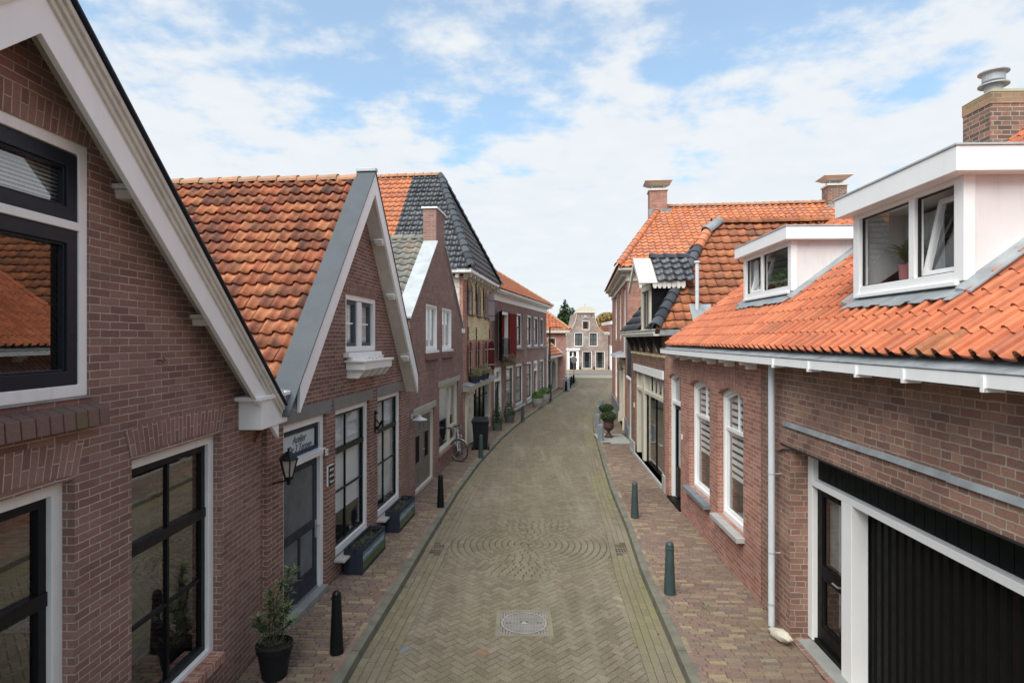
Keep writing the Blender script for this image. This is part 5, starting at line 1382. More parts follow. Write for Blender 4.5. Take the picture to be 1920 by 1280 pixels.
def dormer(tn, tf_, nF, zb, zt, zf0, zf1, fo, name, mull, label):
    """flat-roofed box dormer: front at nF from tn (near) to tf_ (far)"""
    zroof = lambda n: zE + kk * (n - nE)
    nb = lambda z: nE + (z - zE) / kk
    D = MB(R1)
    for t in (tn, tf_):
        D.cut(); D.hull([(t, nF + .01, zb + .03), (t, nb(zt), zt), (t, nF + .01, zt)], [(t + (.03 if t == tn else -.03), nF + .01, zb + .03), (t + (.03 if t == tn else -.03), nb(zt), zt), (t + (.03 if t == tn else -.03), nF + .01, zt)])
    D2 = MB(R1); fo_t = .14
    D2.box(tn - fo_t, tf_ + fo_t, nF - fo, nb(zf1) + .1, zf0, zf1); d = D2.build('dormer', M['bright'], h, bev=.004); d['label'] = label; D.each('cheek', M['cheek'], d)
    D = MB(R1); D.box(tn - fo_t - .012, tf_ + fo_t + .012, nF - fo - .012, nb(zf1) + .1, zf1 + .001, zf1 + .02); D.build('dormer_roof_edge', M['zinc'], d, bev=.002)
    D = MB(R1); lp = rect(tn - .012, tf_ + .012, zb, zt); fw = .115; gap = .09
    zi0, zi1 = zb + .13, zt - .07
    D.box(tn - .012, tn + fw, nF - .05, nF + .05, zb + .04, zt); D.box(tf_ - fw, tf_ + .012, nF - .05, nF + .05, zb + .04, zt)
    D.box(tn + fw, tf_ - fw, nF - .045, nF + .05, zb + .04, zi0); D.box(tn + fw, tf_ - fw, nF - .045, nF + .05, zi1, zt); D.box(mull - gap / 2, mull + gap / 2, nF - .045, nF + .05, zi0, zi1)
    D.box(tn + .05, tf_ - .05, nF - .085, nF + .05, zb, zb + .04)
    D.build('window_frame', M['bright'], d, bev=.005)
    D = MB(R1)
    for a, b in ((tn + fw, mull - gap / 2), (mull + gap / 2, tf_ - fw)): D.ring(rect(a, b, zi0, zi1), inset(rect(a, b, zi0, zi1), .012), nF - .01, nF + .02)
    D.build('glazing_seal', M['rubber'], d)
    D = MB(R1)
    D.face([(mull + gap / 2, nF, zi0), (tf_ - fw, nF, zi0), (tf_ - fw, nF, zi1), (mull + gap / 2, nF, zi1)]) if name == 'dormer' and tn < 8 else D.face([(tn + fw, nF, zi0), (mull - gap / 2, nF, zi0), (mull - gap / 2, nF, zi1), (tn + fw, nF, zi1)])
    D.build('pane', M['glass'], d)
    # tilted casement, open inwards at the top
    a, b = (tn + fw + .01, mull - gap / 2 - .01) if tn < 8 else (mull + gap / 2 + .01, tf_ - fw - .01)
    D = MB(R1); tl = .17
    f = lambda t, z, e: (t, nF + .02 + e + (z - zi0) / (zi1 - zi0) * tl, z)
    fr_ = .05
    for (p, q, r, s_) in ((a, a + fr_, zi0 + .01, zi1 - .02), (b - fr_, b, zi0 + .01, zi1 - .02), (a + fr_, b - fr_, zi0 + .01, zi0 + .06), (a + fr_, b - fr_, zi1 - .07, zi1 - .02)):
        D.hull([f(p, r, 0), f(q, r, 0), f(q, r, .05), f(p, r, .05)], [f(p, s_, 0), f(q, s_, 0), f(q, s_, .05), f(p, s_, .05)])
    D.build('tilted_casement', M['bright'], d, bev=.004)
    D = MB(R1); D.face([f(a + fr_, zi0 + .06, .025), f(b - fr_, zi0 + .06, .025), f(b - fr_, zi1 - .07, .025), f(a + fr_, zi1 - .07, .025)]); D.build('pane', M['glass'], d)
    # inside: back wall, curtain
    D = MB(R1); D.face([(tn + .03, nF + 1.1, zb - .1), (tf_ - .03, nF + 1.1, zb - .1), (tf_ - .03, nF + 1.1, zt), (tn + .03, nF + 1.1, zt)]); D.face([(tn + .03, nF + .06, zb + .06), (tf_ - .03, nF + .06, zb + .06), (tf_ - .03, nF + 1.1, zb + .06), (tn + .03, nF + 1.1, zb + .06)])
    D.build('room_wall', M['room'], d)
    D = MB(R1); c0, c1 = tf_ - fw - (tf_ - tn) * (.34 if tn < 8 else .1), tf_ - fw; N = 24
    for k in range(N):
        x0, x1 = c0 + (c1 - c0) * k / N, c0 + (c1 - c0) * (k + 1) / N
        sw_ = lambda x: (.52 if tn < 8 else .12) + .02 * math.sin((x - c0) * 90)
        D.face([(x0, nF + sw_(x0), zi0), (x1, nF + sw_(x1), zi0), (x1 + .03, nF + sw_(x1), zi1), (x0 + .03, nF + sw_(x0), zi1)])
    D.build('curtain', M['net'], d)
    # lead flashing
    D = MB(R1)
    for t0, t1 in ((tn - .19, tn - .002), (tf_ + .002, tf_ + .16)):
        D.hull([(t0, nF - .12, zroof(nF - .12) + .07), (t1, nF - .12, zroof(nF - .12) + .09), (t1, nb(zf0), zf0 + .09), (t0, nb(zf0), zf0 + .07)], [(t0, nF - .12, zroof(nF - .12) + .085), (t1, nF - .12, zroof(nF - .12) + .13), (t1, nb(zf0), zf0 + .13), (t0, nb(zf0), zf0 + .085)])
    N = int((tf_ - tn) / .1)
    for k in range(N + 2):
        a0 = tn - .12 + k * .1; dd_ = random.uniform(0, .05)
        D.hull([(a0, nF - .2 - dd_, zroof(nF - .2 - dd_) + .100), (a0 + .1, nF - .2 - dd_, zroof(nF - .2 - dd_) + .100), (a0 + .1, nF - .02, zb - .01), (a0, nF - .02, zb - .01)], [(a0, nF - .2 - dd_, zroof(nF - .2 - dd_) + .108), (a0 + .1, nF - .2 - dd_, zroof(nF - .2 - dd_) + .108), (a0 + .1, nF - .02, zb + .0), (a0, nF - .02, zb + .0)])
    D.build('lead_flashing', M['lead'], d, merge=True)
    return d
big = dormer(5.30, 7.10, .55, 4.275, 5.26, 5.24, 5.455, .20, 'dormer', 6.03, 'larger nearer white dormer with a tilted casement')
sml = dormer(9.60, 11.74, .875, 4.53, 5.37, 5.37, 5.57, .18, 'dormer', 10.84, 'smaller farther white dormer')
# chimney
mb = MB(R1); mb.box(9.45, 10.05, 3.80, 5.4, 6.2, 7.62); ch = mb.build('chimney', M['chim'], h)
mb = MB(R1); mb.box(9.44, 10.06, 3.79, 5.41, 7.44, 7.618); mb.build('lichen_course', M['chimtop'], ch)
mb = MB(R1); mb.hull([(9.43, 3.78, 7.62), (10.07, 3.78, 7.62), (10.07, 5.42, 7.62), (9.43, 5.42, 7.62)], [(9.53, 3.9, 7.70), (9.97, 3.9, 7.70), (9.97, 5.3, 7.70), (9.53, 5.3, 7.70)])
mb.build('mortar_cap', brick('mossy_cap', [(.2, .17, .1), (.3, .24, .08)], (.25, .22, .15), bw=9, rh=9, blot=.95, blotc=(.42, .29, .04)), ch, bev=.01)
c_ = R1.P(9.75, 4.07, 0); mb = MB(); mb.lathe((c_[0], c_[1]), [(.15, 7.68), (.15, 7.70), (.13, 7.72)], 24); mb.lathe((c_[0], c_[1]), [(.125, 7.7), (.125, 7.84)], 24); mb.lathe((c_[0], c_[1]), [(.0, 7.86), (.21, 7.83), (.21, 7.85), (.12, 7.88), (.155, 7.9), (.155, 8.02), (.21, 8.03), (.21, 8.045), (0, 8.09)], 24); mb.build('cowl', M['zinc'], ch)
mb = MB(R1); mb.box(9.41, 9.45, 3.7, 5.5, 6.3, 6.72); mb.box(9.41, 10.1, 3.72, 3.80, 6.3, 6.66); mb.build('lead_flashing', M['lead'], ch)
# plants on the sill of the dormers
def houseplant(fr, t, n, z, label, kind):
    e = thing('potted_plant', fr.P(t, n, z), label, 'plant')
    c = fr.P(t, n, 0); mb = MB()
    if kind == 'tall':
        mb.lathe((c[0], c[1]), [(0, z), (.065, z), (.075, z + .2), (.08, z + .24), (.065, z + .24), (.06, z + .2)], 14); mb.build('pot', M['pink'], e)
        mb = MB(); rr = random.Random(3)
        for k in range(46):
            a = rr.random() * 6.28; u = rr.uniform(.25, 1.3)
            blade(mb, (c[0], c[1], z + rr.uniform(.26, .38)), (math.cos(a), math.sin(a), u), rr.uniform(.26, .38), .034, rr, (rr.uniform(.5, 1), .5, 0), .9, 6)
        mb.build('leaves', M['leaf'], e)
    else:
        mb.lathe((c[0], c[1]), [(0, z), (.06, z), (.085, z + .14), (.07, z + .14)], 14); mb.build('pot', M['sillstone'], e)
        mb = MB(); foliage(mb, [((c[0], c[1], z + .27), (.2, .2, .16))], 500, .03, random.Random(int(t * 100))); mb.build('leaves', M['leaf'], e)
houseplant(R1, 6.66, .84, 4.38, 'spiky green plant in a pink pot behind the larger dormer window', 'tall')
houseplant(R1, 10.72, 1.14, 4.6, 'bushy light green plant behind the smaller dormer window, nearer its tilted casement', 'b')
houseplant(R1, 10.22, 1.12, 4.6, 'bushy light green plant behind the smaller dormer window, at the outer corner', 'b')

# ================================================================ right 2: hipped house with black tiles and gable dormer
h = thing('dark_hipped_house', R2.P(3, 0, 0), 'dark brick house with hipped black and brown tiled roof and a small gabled dormer', 'house')
LN = 5.9; op = rect(.42, 5.12, .1, 2.8)
wl = rect(.02, LN, 0, 3.95)
mb = MB(R2); facade(mb, wl, [op], .2); walls(mb, wl, 8, skip=(0,)); mb.build('wall', M['g2'], h)
mb = MB(R2); mb.box(.34, 5.2, -.04, .12, 2.78, 3.0); mb.build('lintel', M['bright'], h, bev=.006)
soldier(h, R2, .42, 5.1, 3.002, 3.2, 'g2', .02)
mb = MB(R2); mb.box(.05, LN, -.02, 0, 3.33, 3.40)
for t in (.7, 1.9, 3.1, 4.3, 5.4): mb.box(t, t + .07, -.03, 0, 3.40, 3.7)
for t in (1.3, 2.5, 3.7):
    for k in range(4):
        a = k * math.pi / 4; mb.hull([(t - .09 * math.cos(a) - .02, -.02, 3.57 - .09 * math.sin(a)), (t + .09 * math.cos(a), -.02, 3.57 + .09 * math.sin(a)), (t + .09 * math.cos(a) + .02, -.02, 3.57 + .09 * math.sin(a) + .02), (t - .09 * math.cos(a), -.02, 3.57 - .09 * math.sin(a) + .02)], [(t - .09 * math.cos(a) - .02, 0, 3.57 - .09 * math.sin(a)), (t + .09 * math.cos(a), 0, 3.57 + .09 * math.sin(a)), (t + .09 * math.cos(a) + .02, 0, 3.57 + .09 * math.sin(a) + .02), (t - .09 * math.cos(a), 0, 3.57 - .09 * math.sin(a) + .02)])
mb.build('yellow_brick_band', M['b4y'], h)
mb = MB(R2)
for t in (.68, 1.88, 3.08, 4.28, 5.38): mb.cut(); mb.hull([(t, -.05, 3.42), (t + .07, -.05, 3.42), (t + .07, 0, 3.42), (t, 0, 3.42)], [(t, -.26, 3.88), (t + .07, -.26, 3.88), (t + .07, 0, 3.88), (t, 0, 3.88)])
mb.each('bracket', M['iron'], h)
mb = MB(R2); mb.box(-.1, LN + .1, -.34, 0.05, 3.88, 3.93); mb.box(-.1, LN + .1, -.36, -.3, 3.93, 4.02); mb.box(-.14, LN + .12, -.38, -.3, 4.02, 4.05); mb.build('gutter', M['beige'], h, bev=.006)
mb = MB(R2); mb.box(-.2, .05, -.2, 8, 3.9, 4.04); mb.build('lead_valley', M['lead'], h)
fr2 = MB(R2)
fr2.box(.42, .52, .06, .2, .1, 2.8); fr2.box(5.0, 5.12, .06, .2, .1, 2.8); fr2.box(3.55, 3.85, .04, .2, .1, 2.8); fr2.box(.52, 3.55, .05, .18, 2.17, 2.27); fr2.box(3.85, 5.0, .05, .18, 2.17, 2.27)
for t in (1.15, 1.75, 2.35, 2.95): fr2.box(t, t + .06, .11, .16, 2.27, 2.8)
fr2.box(4.3, 4.36, .07, .16, 2.27, 2.8)
fr2.build('shop_frame', M['cream'], h, bev=.006)
mb = MB(R2); mb.box(.52, 3.55, .12, .17, .1, .16); mb.box(3.4, 3.55, .12, .17, .16, 2.17); mb.box(2.0, 2.06, .12, .17, .16, 2.17); sf = mb.build('garage_door', M['dbrown'], h)
mb = MB(R2); mb.tube([(1.1, .12, 1.0), (1.1, .07, 1.0), (1.4, .07, 1.0)], .015); mb.build('handle', M['chrome'], sf)
mb = MB(R2); mb.face([(.52, .14, .1), (4.83, .14, .1), (4.83, .14, 2.8), (.52, .14, 2.8)]); mb.build('shop_pane', M['glass'], h)
mb = MB(R2); mb.face([(.4, .45, 0), (5, .45, 0), (5, .45, 2.9), (.4, .45, 2.9)]); mb.build('dark_curtain', paint('plum_curtain', (.055, .04, .04), .9, .4, .1), h)
mb = MB(R2); mb.box(.5, LN, -.05, .2, .0, .1); mb.box(.05, .42, -.04, 0, 0, .42); mb.box(4.98, LN, -.04, 0, 0, .42); mb.build('plinth', M['sillstone'], h, bev=.01)
mb = MB(R2); mb.box(5.1, 5.3, -.02, 0, 1.55, 1.7); mb.build('name_plate', M['b4y'], h)
tE0, tE1, nE, zE = -.15, 6.1, -.3, 4.04; tR, nR, zR = 2.85, 1.9, 7.15
mb = MB(R2); rnd_ = random.Random(41)
s1 = Vector((tR - tE0, 0, zR - zE)); L1 = s1.length
tiles(mb, (tE0, nE, zE), (0, 1, 0), s1, 10, L1, .255, .31, PANT, .036, .04, lo=lambda b: (nR - nE) * b / L1, rnd=rnd_, jit=.016, flip=True)
s2 = Vector((tR - tE1, 0, zR - zE)); L2 = s2.length
tiles(mb, (tE1, nE, zE), (0, 1, 0), s2, 10, L2, .255, .31, PANT, .055, .04, lo=lambda b: (nR - nE) * b / L2, rnd=rnd_, jit=.012)
o = mb.build('roof', M['tileb'], h); roofmerge(o)
mb = MB(R2); s3 = Vector((0, nR - nE, zR - zE)); L3 = s3.length
tiles(mb, (tE0, nE, zE), (1, 0, 0), s3, tE1 - tE0, L3, .24, .3, PANT, .055, .04, lo=lambda b: (tR - tE0) * b / L3, hi=lambda b: (tE1 - tE0) - (tE1 - tR) * b / L3, rnd=rnd_, jit=.008, skip=lambda a, b: 1.1 < a < 2.5 and b < 1.75 and b > .12)
o3 = mb.build('black_roof', M['tilek'], h); roofmerge(o3)
HC = MB(R2)
def hipc(k): return (rnd_.random(), .3, 0)
caps(HC, (tE0, nE, zE + .06), (tE0 + (tR - tE0) * .72, nE + (nR - nE) * .72, zE + .05 + (zR - zE) * .72), .15, .31, rnd=rnd_, c=hipc)
HC.build('hip_tiles', M['tilek'], o)
HC = MB(R2); caps(HC, (tE0 + (tR - tE0) * .72, nE + (nR - nE) * .72, zE + .05 + (zR - zE) * .72), (tE0 + (tR - tE0) * .9, nE + (nR - nE) * .9, zE + .05 + (zR - zE) * .9), .15, .31, rnd=rnd_); HC.build('hip_tiles', M['tile4'], o)
HC = MB(R2); caps(HC, (tR, nR, zR + .03), (tR, 10, zR + .12), .14, .36, rnd=rnd_); HC.build('ridge_tiles', M['tileb'], o)
mb = MB(R2); caps(mb, (tE0 + (tR - tE0) * .88, nE + (nR - nE) * .88, zE + .09 + (zR - zE) * .88), (tR, nR + .2, zR + .07), .17, .5, rnd=rnd_, c=lambda k: (.5, .5, .5)); mb.build('lead_cap', M['lead'], o)
c_ = R2.P(.25, .8, 0); mb = MB(); mb.tube([(c_[0], c_[1], 4.3), (c_[0], c_[1], 5.7)], .048, 12); mb.tube([(c_[0], c_[1], 5.0), (c_[0], c_[1], 5.04)], .054, 12); mb.tube([(c_[0], c_[1], 5.7), (c_[0], c_[1], 5.75)], .075, 12); vp = mb.build('vent_pipe', M['pipe'], h)
mb = MB(R2); mb.hull([(-.05, .62, 4.25), (-.05, 1.15, 4.25), (.35, 1.15, 4.66), (.35, .62, 4.66)], [(-.05, .62, 4.27), (-.05, 1.15, 4.27), (.35, 1.15, 4.68), (.35, .62, 4.68)]); mb.build('lead_flashing', M['lead'], vp)
# gabled dormer
t0, t1, nf = .95, 2.35, -.2
D = MB(R2); zt = 5.28; nb = lambda z: nE + (z - zE) / (zR - zE) * (nR - nE)
for t, s_ in ((t0, 1), (t1, -1)):
    D.cut(); D.hull([(t, nf, 3.95), (t, nb(zt) + .1, zt), (t, nf, zt)], [(t + .04 * s_, nf, 3.95), (t + .04 * s_, nb(zt) + .1, zt), (t + .04 * s_, nf, zt)])
    N = 7
    for k in range(N):
        a = nf + (nb(zt) - nf) * k / N; zlo = zE + (a - nE) / (nR - nE) * (zR - zE)
        if t == t0 and zlo < zt: D.box(t - .012, t, a, a + (nb(zt) - nf) / N - .012, max(3.95, zlo - .05), zt)
q = rect(t0, t1, 3.95, zt); D2 = MB(R2); D2.ring(q, inset(q, .17, .12), nf - .05, nf + .05); D2.box(t0 + .1, t1 - .1, nf - .07, nf, zt - .02, zt + .1); d = D2.build('dormer', M['cream'], h, bev=.006); d['label'] = 'small gabled dormer with black boarded cheeks'; D.each('cheek', M['black'], d)
D = MB(R2); qq = inset(q, .17, .12); D.ring(qq, inset(qq, .05), nf + .0, nf + .04); D.box((t0 + t1) / 2 - .02, (t0 + t1) / 2 + .02, nf, nf + .03, 4.1, zt - .2); D.build('sash', M['taupe'], d)
D = MB(R2); D.face([(p[0], nf + .03, p[1]) for p in qq]); D.build('pane', M['glassd'], d)
D = MB(R2); D.face([(p[0], nf + .3, p[1]) for p in q]); D.build('room_wall', M['room'], d)
tc_, zp = (t0 + t1) / 2, 5.98
D = MB(R2)
for s_ in (-1, 1):
    e = tc_ + s_ * 1.0; D.prism([(tc_, zp), (e, zp - .72), (e, zp - .86), (tc_, zp - .16)], nf - .36, nf - .3)
D.hull([(tc_ - 1.02, nf - .37, zp - .74), (tc_, nf - .37, zp), (tc_, nf + .12, zp), (tc_ - 1.02, nf + .12, zp - .74)], [(tc_ - 1.02, nf - .37, zp - .71), (tc_, nf - .37, zp + .03), (tc_, nf + .12, zp + .03), (tc_ - 1.02, nf + .12, zp - .71)])
# scalloped board along the near eave
k = 0; ne = nf - .02
while ne < .62:
    D.prism([(tc_ - 1.0, 5.30), (tc_ - .97, 5.30), (tc_ - .97, 5.15), (tc_ - 1.0, 5.15)], ne, ne + .11); D.prism([(tc_ - 1.0, 5.15), (tc_ - .97, 5.15), (tc_ - .97, 5.11), (tc_ - 1.0, 5.11)], ne + .02, ne + .09); ne += .12
D.build('scalloped_board', M['beige'], d)
D = MB(R2)
for s_ in (-1, 1):
    sl = Vector((-s_, 0, .72))
    tiles(D, (tc_ + s_ * 1.02, nf + .08, zp - .70), (0, 1, 0), sl, 1.0, 1.02 * math.hypot(1, .72), .25, .31, PANT, .06, .03, rnd=rnd_, jit=.01, flip=s_ < 0)
caps(D, (tc_, nf + .1, zp + .04), (tc_, .98, zp + .04), .12, .33, rnd=rnd_)
o = D.build('dormer_roof', M['tilek'], d); roofmerge(o)

# ================================================================ right 3 and 4: link and tall corner house
h = thing('narrow_link_building', R4.P(-1.5, 0, 0), 'narrow low link with a white door between the dark hipped house and the tall house', 'building')
mb = MB(R4); q = rect(-2.2, -.7, .05, 2.35); wl = rect(-3.1, -.02, 0, 3.9); facade(mb, wl, [q], .15, n=.04); walls(mb, wl, 5, n0=.04, skip=(0,)); mb.build('wall', M['b5'], h)
mb = MB(R4); mb.box(-3.05, -.04, -.01, .04, 2.35, 3.9); mb.build('dark_glazing', M['boxgrey'], h); mb = MB(R4); mb.box(-3.0, -.06, -.06, .04, 2.3, 2.38); mb.build('canopy', M['bright'], h)
mb = MB(R4); mb.box(-2.9, -1.2, -.005, .06, .05, 2.3); mb.build('door', M['white'], h); mb = MB(R4); mb.box(-1.2, -.02, -.04, .03, 0, .42); mb.build('plinth', M['bluestone'], h)
h = thing('tall_corner_house', R4.P(6, 0, 0), 'tall brown brick house on the right with dentilled cream cornice and orange hipped roof', 'house')
LN = 11.8
us = [rect(a, b, 3.75, 6.0) for a, b in ((1.1, 2.5), (3.9, 5.4), (7.2, 9.2))]
gw = rect(7.0, 9.4, .6, 3.0); dd2 = rect(1.5, 4.3, .05, 2.95)
wl = rect(0, LN, 0, 6.1)
mb = MB(R4); facade(mb, wl, us + [gw, dd2], .16); walls(mb, wl, 14, skip=(0,)); mb.build('wall', M['g4'], h)
for q in us: window(h, R4, q, .1, .1, 'white', .06, 'white', rail=(4.9,), name='window', bev=0, blind='curtain')
window(h, R4, gw, .1, .12, 'white', .06, 'white', rail=(2.0,), name='window', bev=0)
mb = MB(R4); mb.ring(dd2, inset(dd2, .35, .0), -.06, .14); mb.box(1.85, 3.95, .0, .12, 2.1, 2.2); mb.box(1.4, 1.6, -.1, 0, .0, .45); mb.box(4.2, 4.4, -.1, 0, 0, .45); mb.build('door_surround', M['cream'], h, bev=.008)
mb = MB(R4); mb.box(1.85, 3.95, .1, .14, .05, 2.1); d_ = mb.build('door', M['cream'], h); mb = MB(R4); mb.tube([(3.6, .1, 1.0), (3.6, .02, 1.0)], .03); mb.build('handle', M['chrome'], d_)
mb = MB(R4); mb.face([(1.85, .1, 2.2), (3.95, .1, 2.2), (3.95, .1, 2.7), (1.85, .1, 2.7)]); mb.build('transom_pane', M['glassd'], h)
mb = MB(R4); mb.hull([(1.0, -.45, 3.05), (4.8, -.45, 3.05), (4.8, 0, 3.05), (1.0, 0, 3.05)], [(1.1, -.40, 3.12), (4.7, -.40, 3.12), (4.7, 0, 3.26), (1.1, 0, 3.26)]); mb.build('canopy', M['lead'], h)
mb = MB(R4); mb.tube([(1.0, -.06, 2.6), (2.0, -.2, 2.5), (3.0, -.22, 2.55), (4.3, -.1, 2.75)], .02); mb.build('cable', M['iron'], h)
mb = MB(R4); mb.box(0, 1.2, -.04, 0, 0, .6); mb.box(4.6, LN, -.04, 0, 0, .6); mb.box(4.6, LN, -.055, 0, .6, .64); mb.build('plinth', M['bluestone'], h)
mb = MB(R4)
mb.box(-.02, LN, -.05, .0, 6.1, 6.28); mb.box(-.05, 0, 0, 13, 6.1, 6.28); mb.box(-.25, LN, -.25, 0, 6.44, 6.5); mb.box(-.38, LN + .3, -.38, 0, 6.5, 6.6); mb.box(-.25, -.02, 0, 13, 6.44, 6.5); mb.box(-.38, 0, 0, 13, 6.5, 6.6); mb.box(-.06, LN, -.06, 0, 6.28, 6.44); mb.box(-.06, 0, 0, 13, 6.28, 6.44)
mb.build('cornice', M['cream'], h, bev=.006)
mb = MB(R4); t = .0
while t < LN: mb.cut(); mb.box(t, t + .13, -.22, -.06, 6.3, 6.44); t += .3
t = .1
while t < 3: mb.cut(); mb.box(-.22, -.06, t, t + .13, 6.3, 6.44); t += .3
mb.each('dentil', M['cream'], h)
tE0, tE1, nE, zE = -.4, LN + .4, -.4, 6.6; tR, nR, zR = 4.9, 1.9, 10.0
mb = MB(R4); rnd_ = random.Random(51)
s1 = Vector((tR - tE0, 0, zR - zE)); L1 = s1.length
tiles(mb, (tE0, nE, zE), (0, 1, 0), s1, 14, L1, .27, .32, PANT, .05, .035, lo=lambda b: (nR - nE) * b / L1, rnd=rnd_, jit=.008, flip=True)
s3 = Vector((0, nR - nE, zR - zE)); L3 = s3.length
tiles(mb, (tE0, nE, zE), (1, 0, 0), s3, tE1 - tE0, L3, .27, .32, PANT, .05, .035, lo=lambda b: (tR - tE0) * b / L3, hi=lambda b: (tE1 - tE0) - (tE1 - tR) * b / L3, rnd=rnd_)
s2 = Vector((tR - tE1, 0, zR - zE)); L2 = s2.length
tiles(mb, (tE1, nE, zE), (0, 1, 0), s2, 14, L2, .4, .45, PANT, .05, .035, lo=lambda b: (nR - nE) * b / L2, rnd=rnd_)
o = mb.build('roof', M['tile4'], h); roofmerge(o)
mb = MB(R4); caps(mb, (tE0, nE, zE + .05), (tR, nR, zR + .03), .15, .36, rnd=rnd_); mb.build('hip_tiles', M['tile4'], o)
mb = MB(R4); caps(mb, (tR, nR, zR + .03), (tR, 13, zR + .06), .13, .36, rnd=rnd_); mb.build('ridge_tiles', M['ridge'], o)
for n0_, zz in ((nR - .55, 0), (9.25, .0)):
    mb = MB(R4); mb.box(tR - .45, tR + .3, n0_, n0_ + .8, 9.2, 10.72 + zz); ch = mb.build('chimney', M['chim'] if n0_ > 5 else M['g4'], h)
    mb = MB(R4); mb.box(tR - .5, tR + .35, n0_ - .05, n0_ + .85, 10.72, 10.8); mb.hull([(tR - .4, n0_ + .0, 11.0), (tR + .25, n0_ + .0, 11.0), (tR + .25, n0_ + .8, 11.0), (tR - .4, n0_ + .8, 11.0)], [(tR - .62, n0_ - .2, 11.14), (tR + .5, n0_ - .2, 11.14), (tR + .5, n0_ + 1.0, 11.14), (tR - .62, n0_ + 1.0, 11.14)]); mb.box(tR - .64, tR + .52, n0_ - .22, n0_ + 1.02, 11.14, 11.18)
    for a in (.1, .65): mb.box(tR - .3, tR - .26, n0_ + a, n0_ + a + .04, 10.8, 11.0); mb.box(tR + .1, tR + .14, n0_ + a, n0_ + a + .04, 10.8, 11.0)
    mb.build('chimney_cap', M['beige'], ch, bev=.006)
    mb = MB(R4); mb.box(tR - .5, tR + .3, n0_ - .06, n0_ + .95, 9.3, 9.78) if 0 else mb.box(tR - .5, tR - .45, n0_ - .05, n0_ + 1.0, 9.2, 9.85); mb.build('lead_flashing', M['lead'], ch)
mb = MB(R4); mb.tube([(.1, -.1, 3.2), (.1, -.1, 3.9)], .04); mb.build('pipe', M['zinc'], h)
mb = MB(); mb.box(6.5, 8.2, 43, 52, 0, 4.5) if 0 else None

# ================================================================ street furniture
def bollard(x, y, z, r0, r1, hh, mat, label, group, seg=20, cap=True):
    mb = MB()
    pr = [(0, z), (r0, z), (r0, z + .02), (r1, z + hh * .86)]
    pr += [(r1 * 1.16, z + hh * .865), (r1 * 1.16, z + hh * .885), (r1 * .98, z + hh * .89), (r1 * .98, z + hh * .93)]
    pr += [(r1 * .98 * math.cos(R(a)), z + hh * .93 + hh * .07 * math.sin(R(a))) for a in (20, 40, 60, 80)] + [(0, z + hh)]
    mb.lathe((x, y), pr, seg)
    o = mb.build('bollard', mat, None, (x, y, z)); return tag(o, label, 'bollard', group)
GB = 'bollards along the kerbs'
bollard(-2.13, 7.32, 0, .083, .055, .755, M['black'], 'black tapered bollard in front, nearest the potted olive bush', GB)
bollard(-1.62, 13.66, 0, .083, .057, .75, M['black'], 'black tapered bollard beyond the two dark planter boxes', GB)
bollard(-1.0, 19.35, 0, .083, .058, .75, M['bollard'], 'green bollard in front of the black wheelie bin', GB)
bollard(.5, 28.1, 0, .085, .06, .70, M['bollard'], 'dark green bollard before the long brick building near the conifer pots', GB)
bollard(1.85, 36.6, 0, .085, .06, .70, M['bollard'], 'dark green bollard between the two big grey plant pots and the kerb', GB)
bollard(2.62, 12.86, 0, .085, .058, .765, M['bollard'], 'grey green bollard on the right pavement, farther from the camera', GB)
bollard(2.36, 9.02, 0, .085, .06, .78, M['bollard'], 'grey green bollard on the right pavement, nearest the camera', GB)
for k, (x, y) in enumerate(((4.0, 44.6), (4.55, 47.4), (4.95, 50.2), (5.35, 52.3))):
    bollard(x, y, 0, .1, .08, .72, M['dbrown'], ('first and nearest of the four far bollards by the cable cabinet', 'second of the four far bollards by the cable cabinet', 'third of the four far bollards by the cable cabinet', 'farthest bollard of the row of four, beside the round sign')[k], 'far bollards at the left kerb', 10)
GP = 'short grey square-edged stone posts'
for k, (x, y) in enumerate(((3.33, 22.6), (3.66, 25.7), (4.12, 28.8), (4.7, 31.7))):
    mb = MB(); hh = .62; rr_ = .115
    mb.lathe((x, y), [(0, 0), (rr_, 0), (rr_, hh - .03), (rr_ * .9, hh), (0, hh)], 8, ph=R(22.5))
    tag(mb.build('stone_post', M['bluestone'], None, (x, y, 0), bev=.006), ('nearest short grey stone post beside the iron urn', 'second short grey stone post from the urn', 'third short grey stone post from the urn', 'farthest short grey stone post beyond the clipped bushes')[k], 'post', GP)

# lamp post
x, y = 2.33, 37.1
e = thing('street_lamp', (x, y, 0), 'slim black street lamp post with a short arm before the long building', 'street lamp')
mb = MB(); mb.lathe((x, y), [(0, 0), (.11, 0), (.11, 1.0), (.09, 1.05), (.055, 1.1), (.045, 4.4), (.04, 4.55), (0, 4.56)], 12); mb.build('pole', M['iron'], e)
mb = MB(); mb.tube([(x, y, 4.48), (x + .12, y, 4.56), (x + .5, y, 4.56)], .03); mb.build('arm', M['iron'], e)
mb = MB(); mb.box(x + .3, x + .75, y - .08, y + .08, 4.5, 4.56); mb.build('lamp_head', M['iron'], e, bev=.01)
mb = MB(); mb.lathe((x, y), [(.055, 2.35), (.12, 2.45), (.05, 2.55)], 10); mb.build('collar', M['iron'], e)
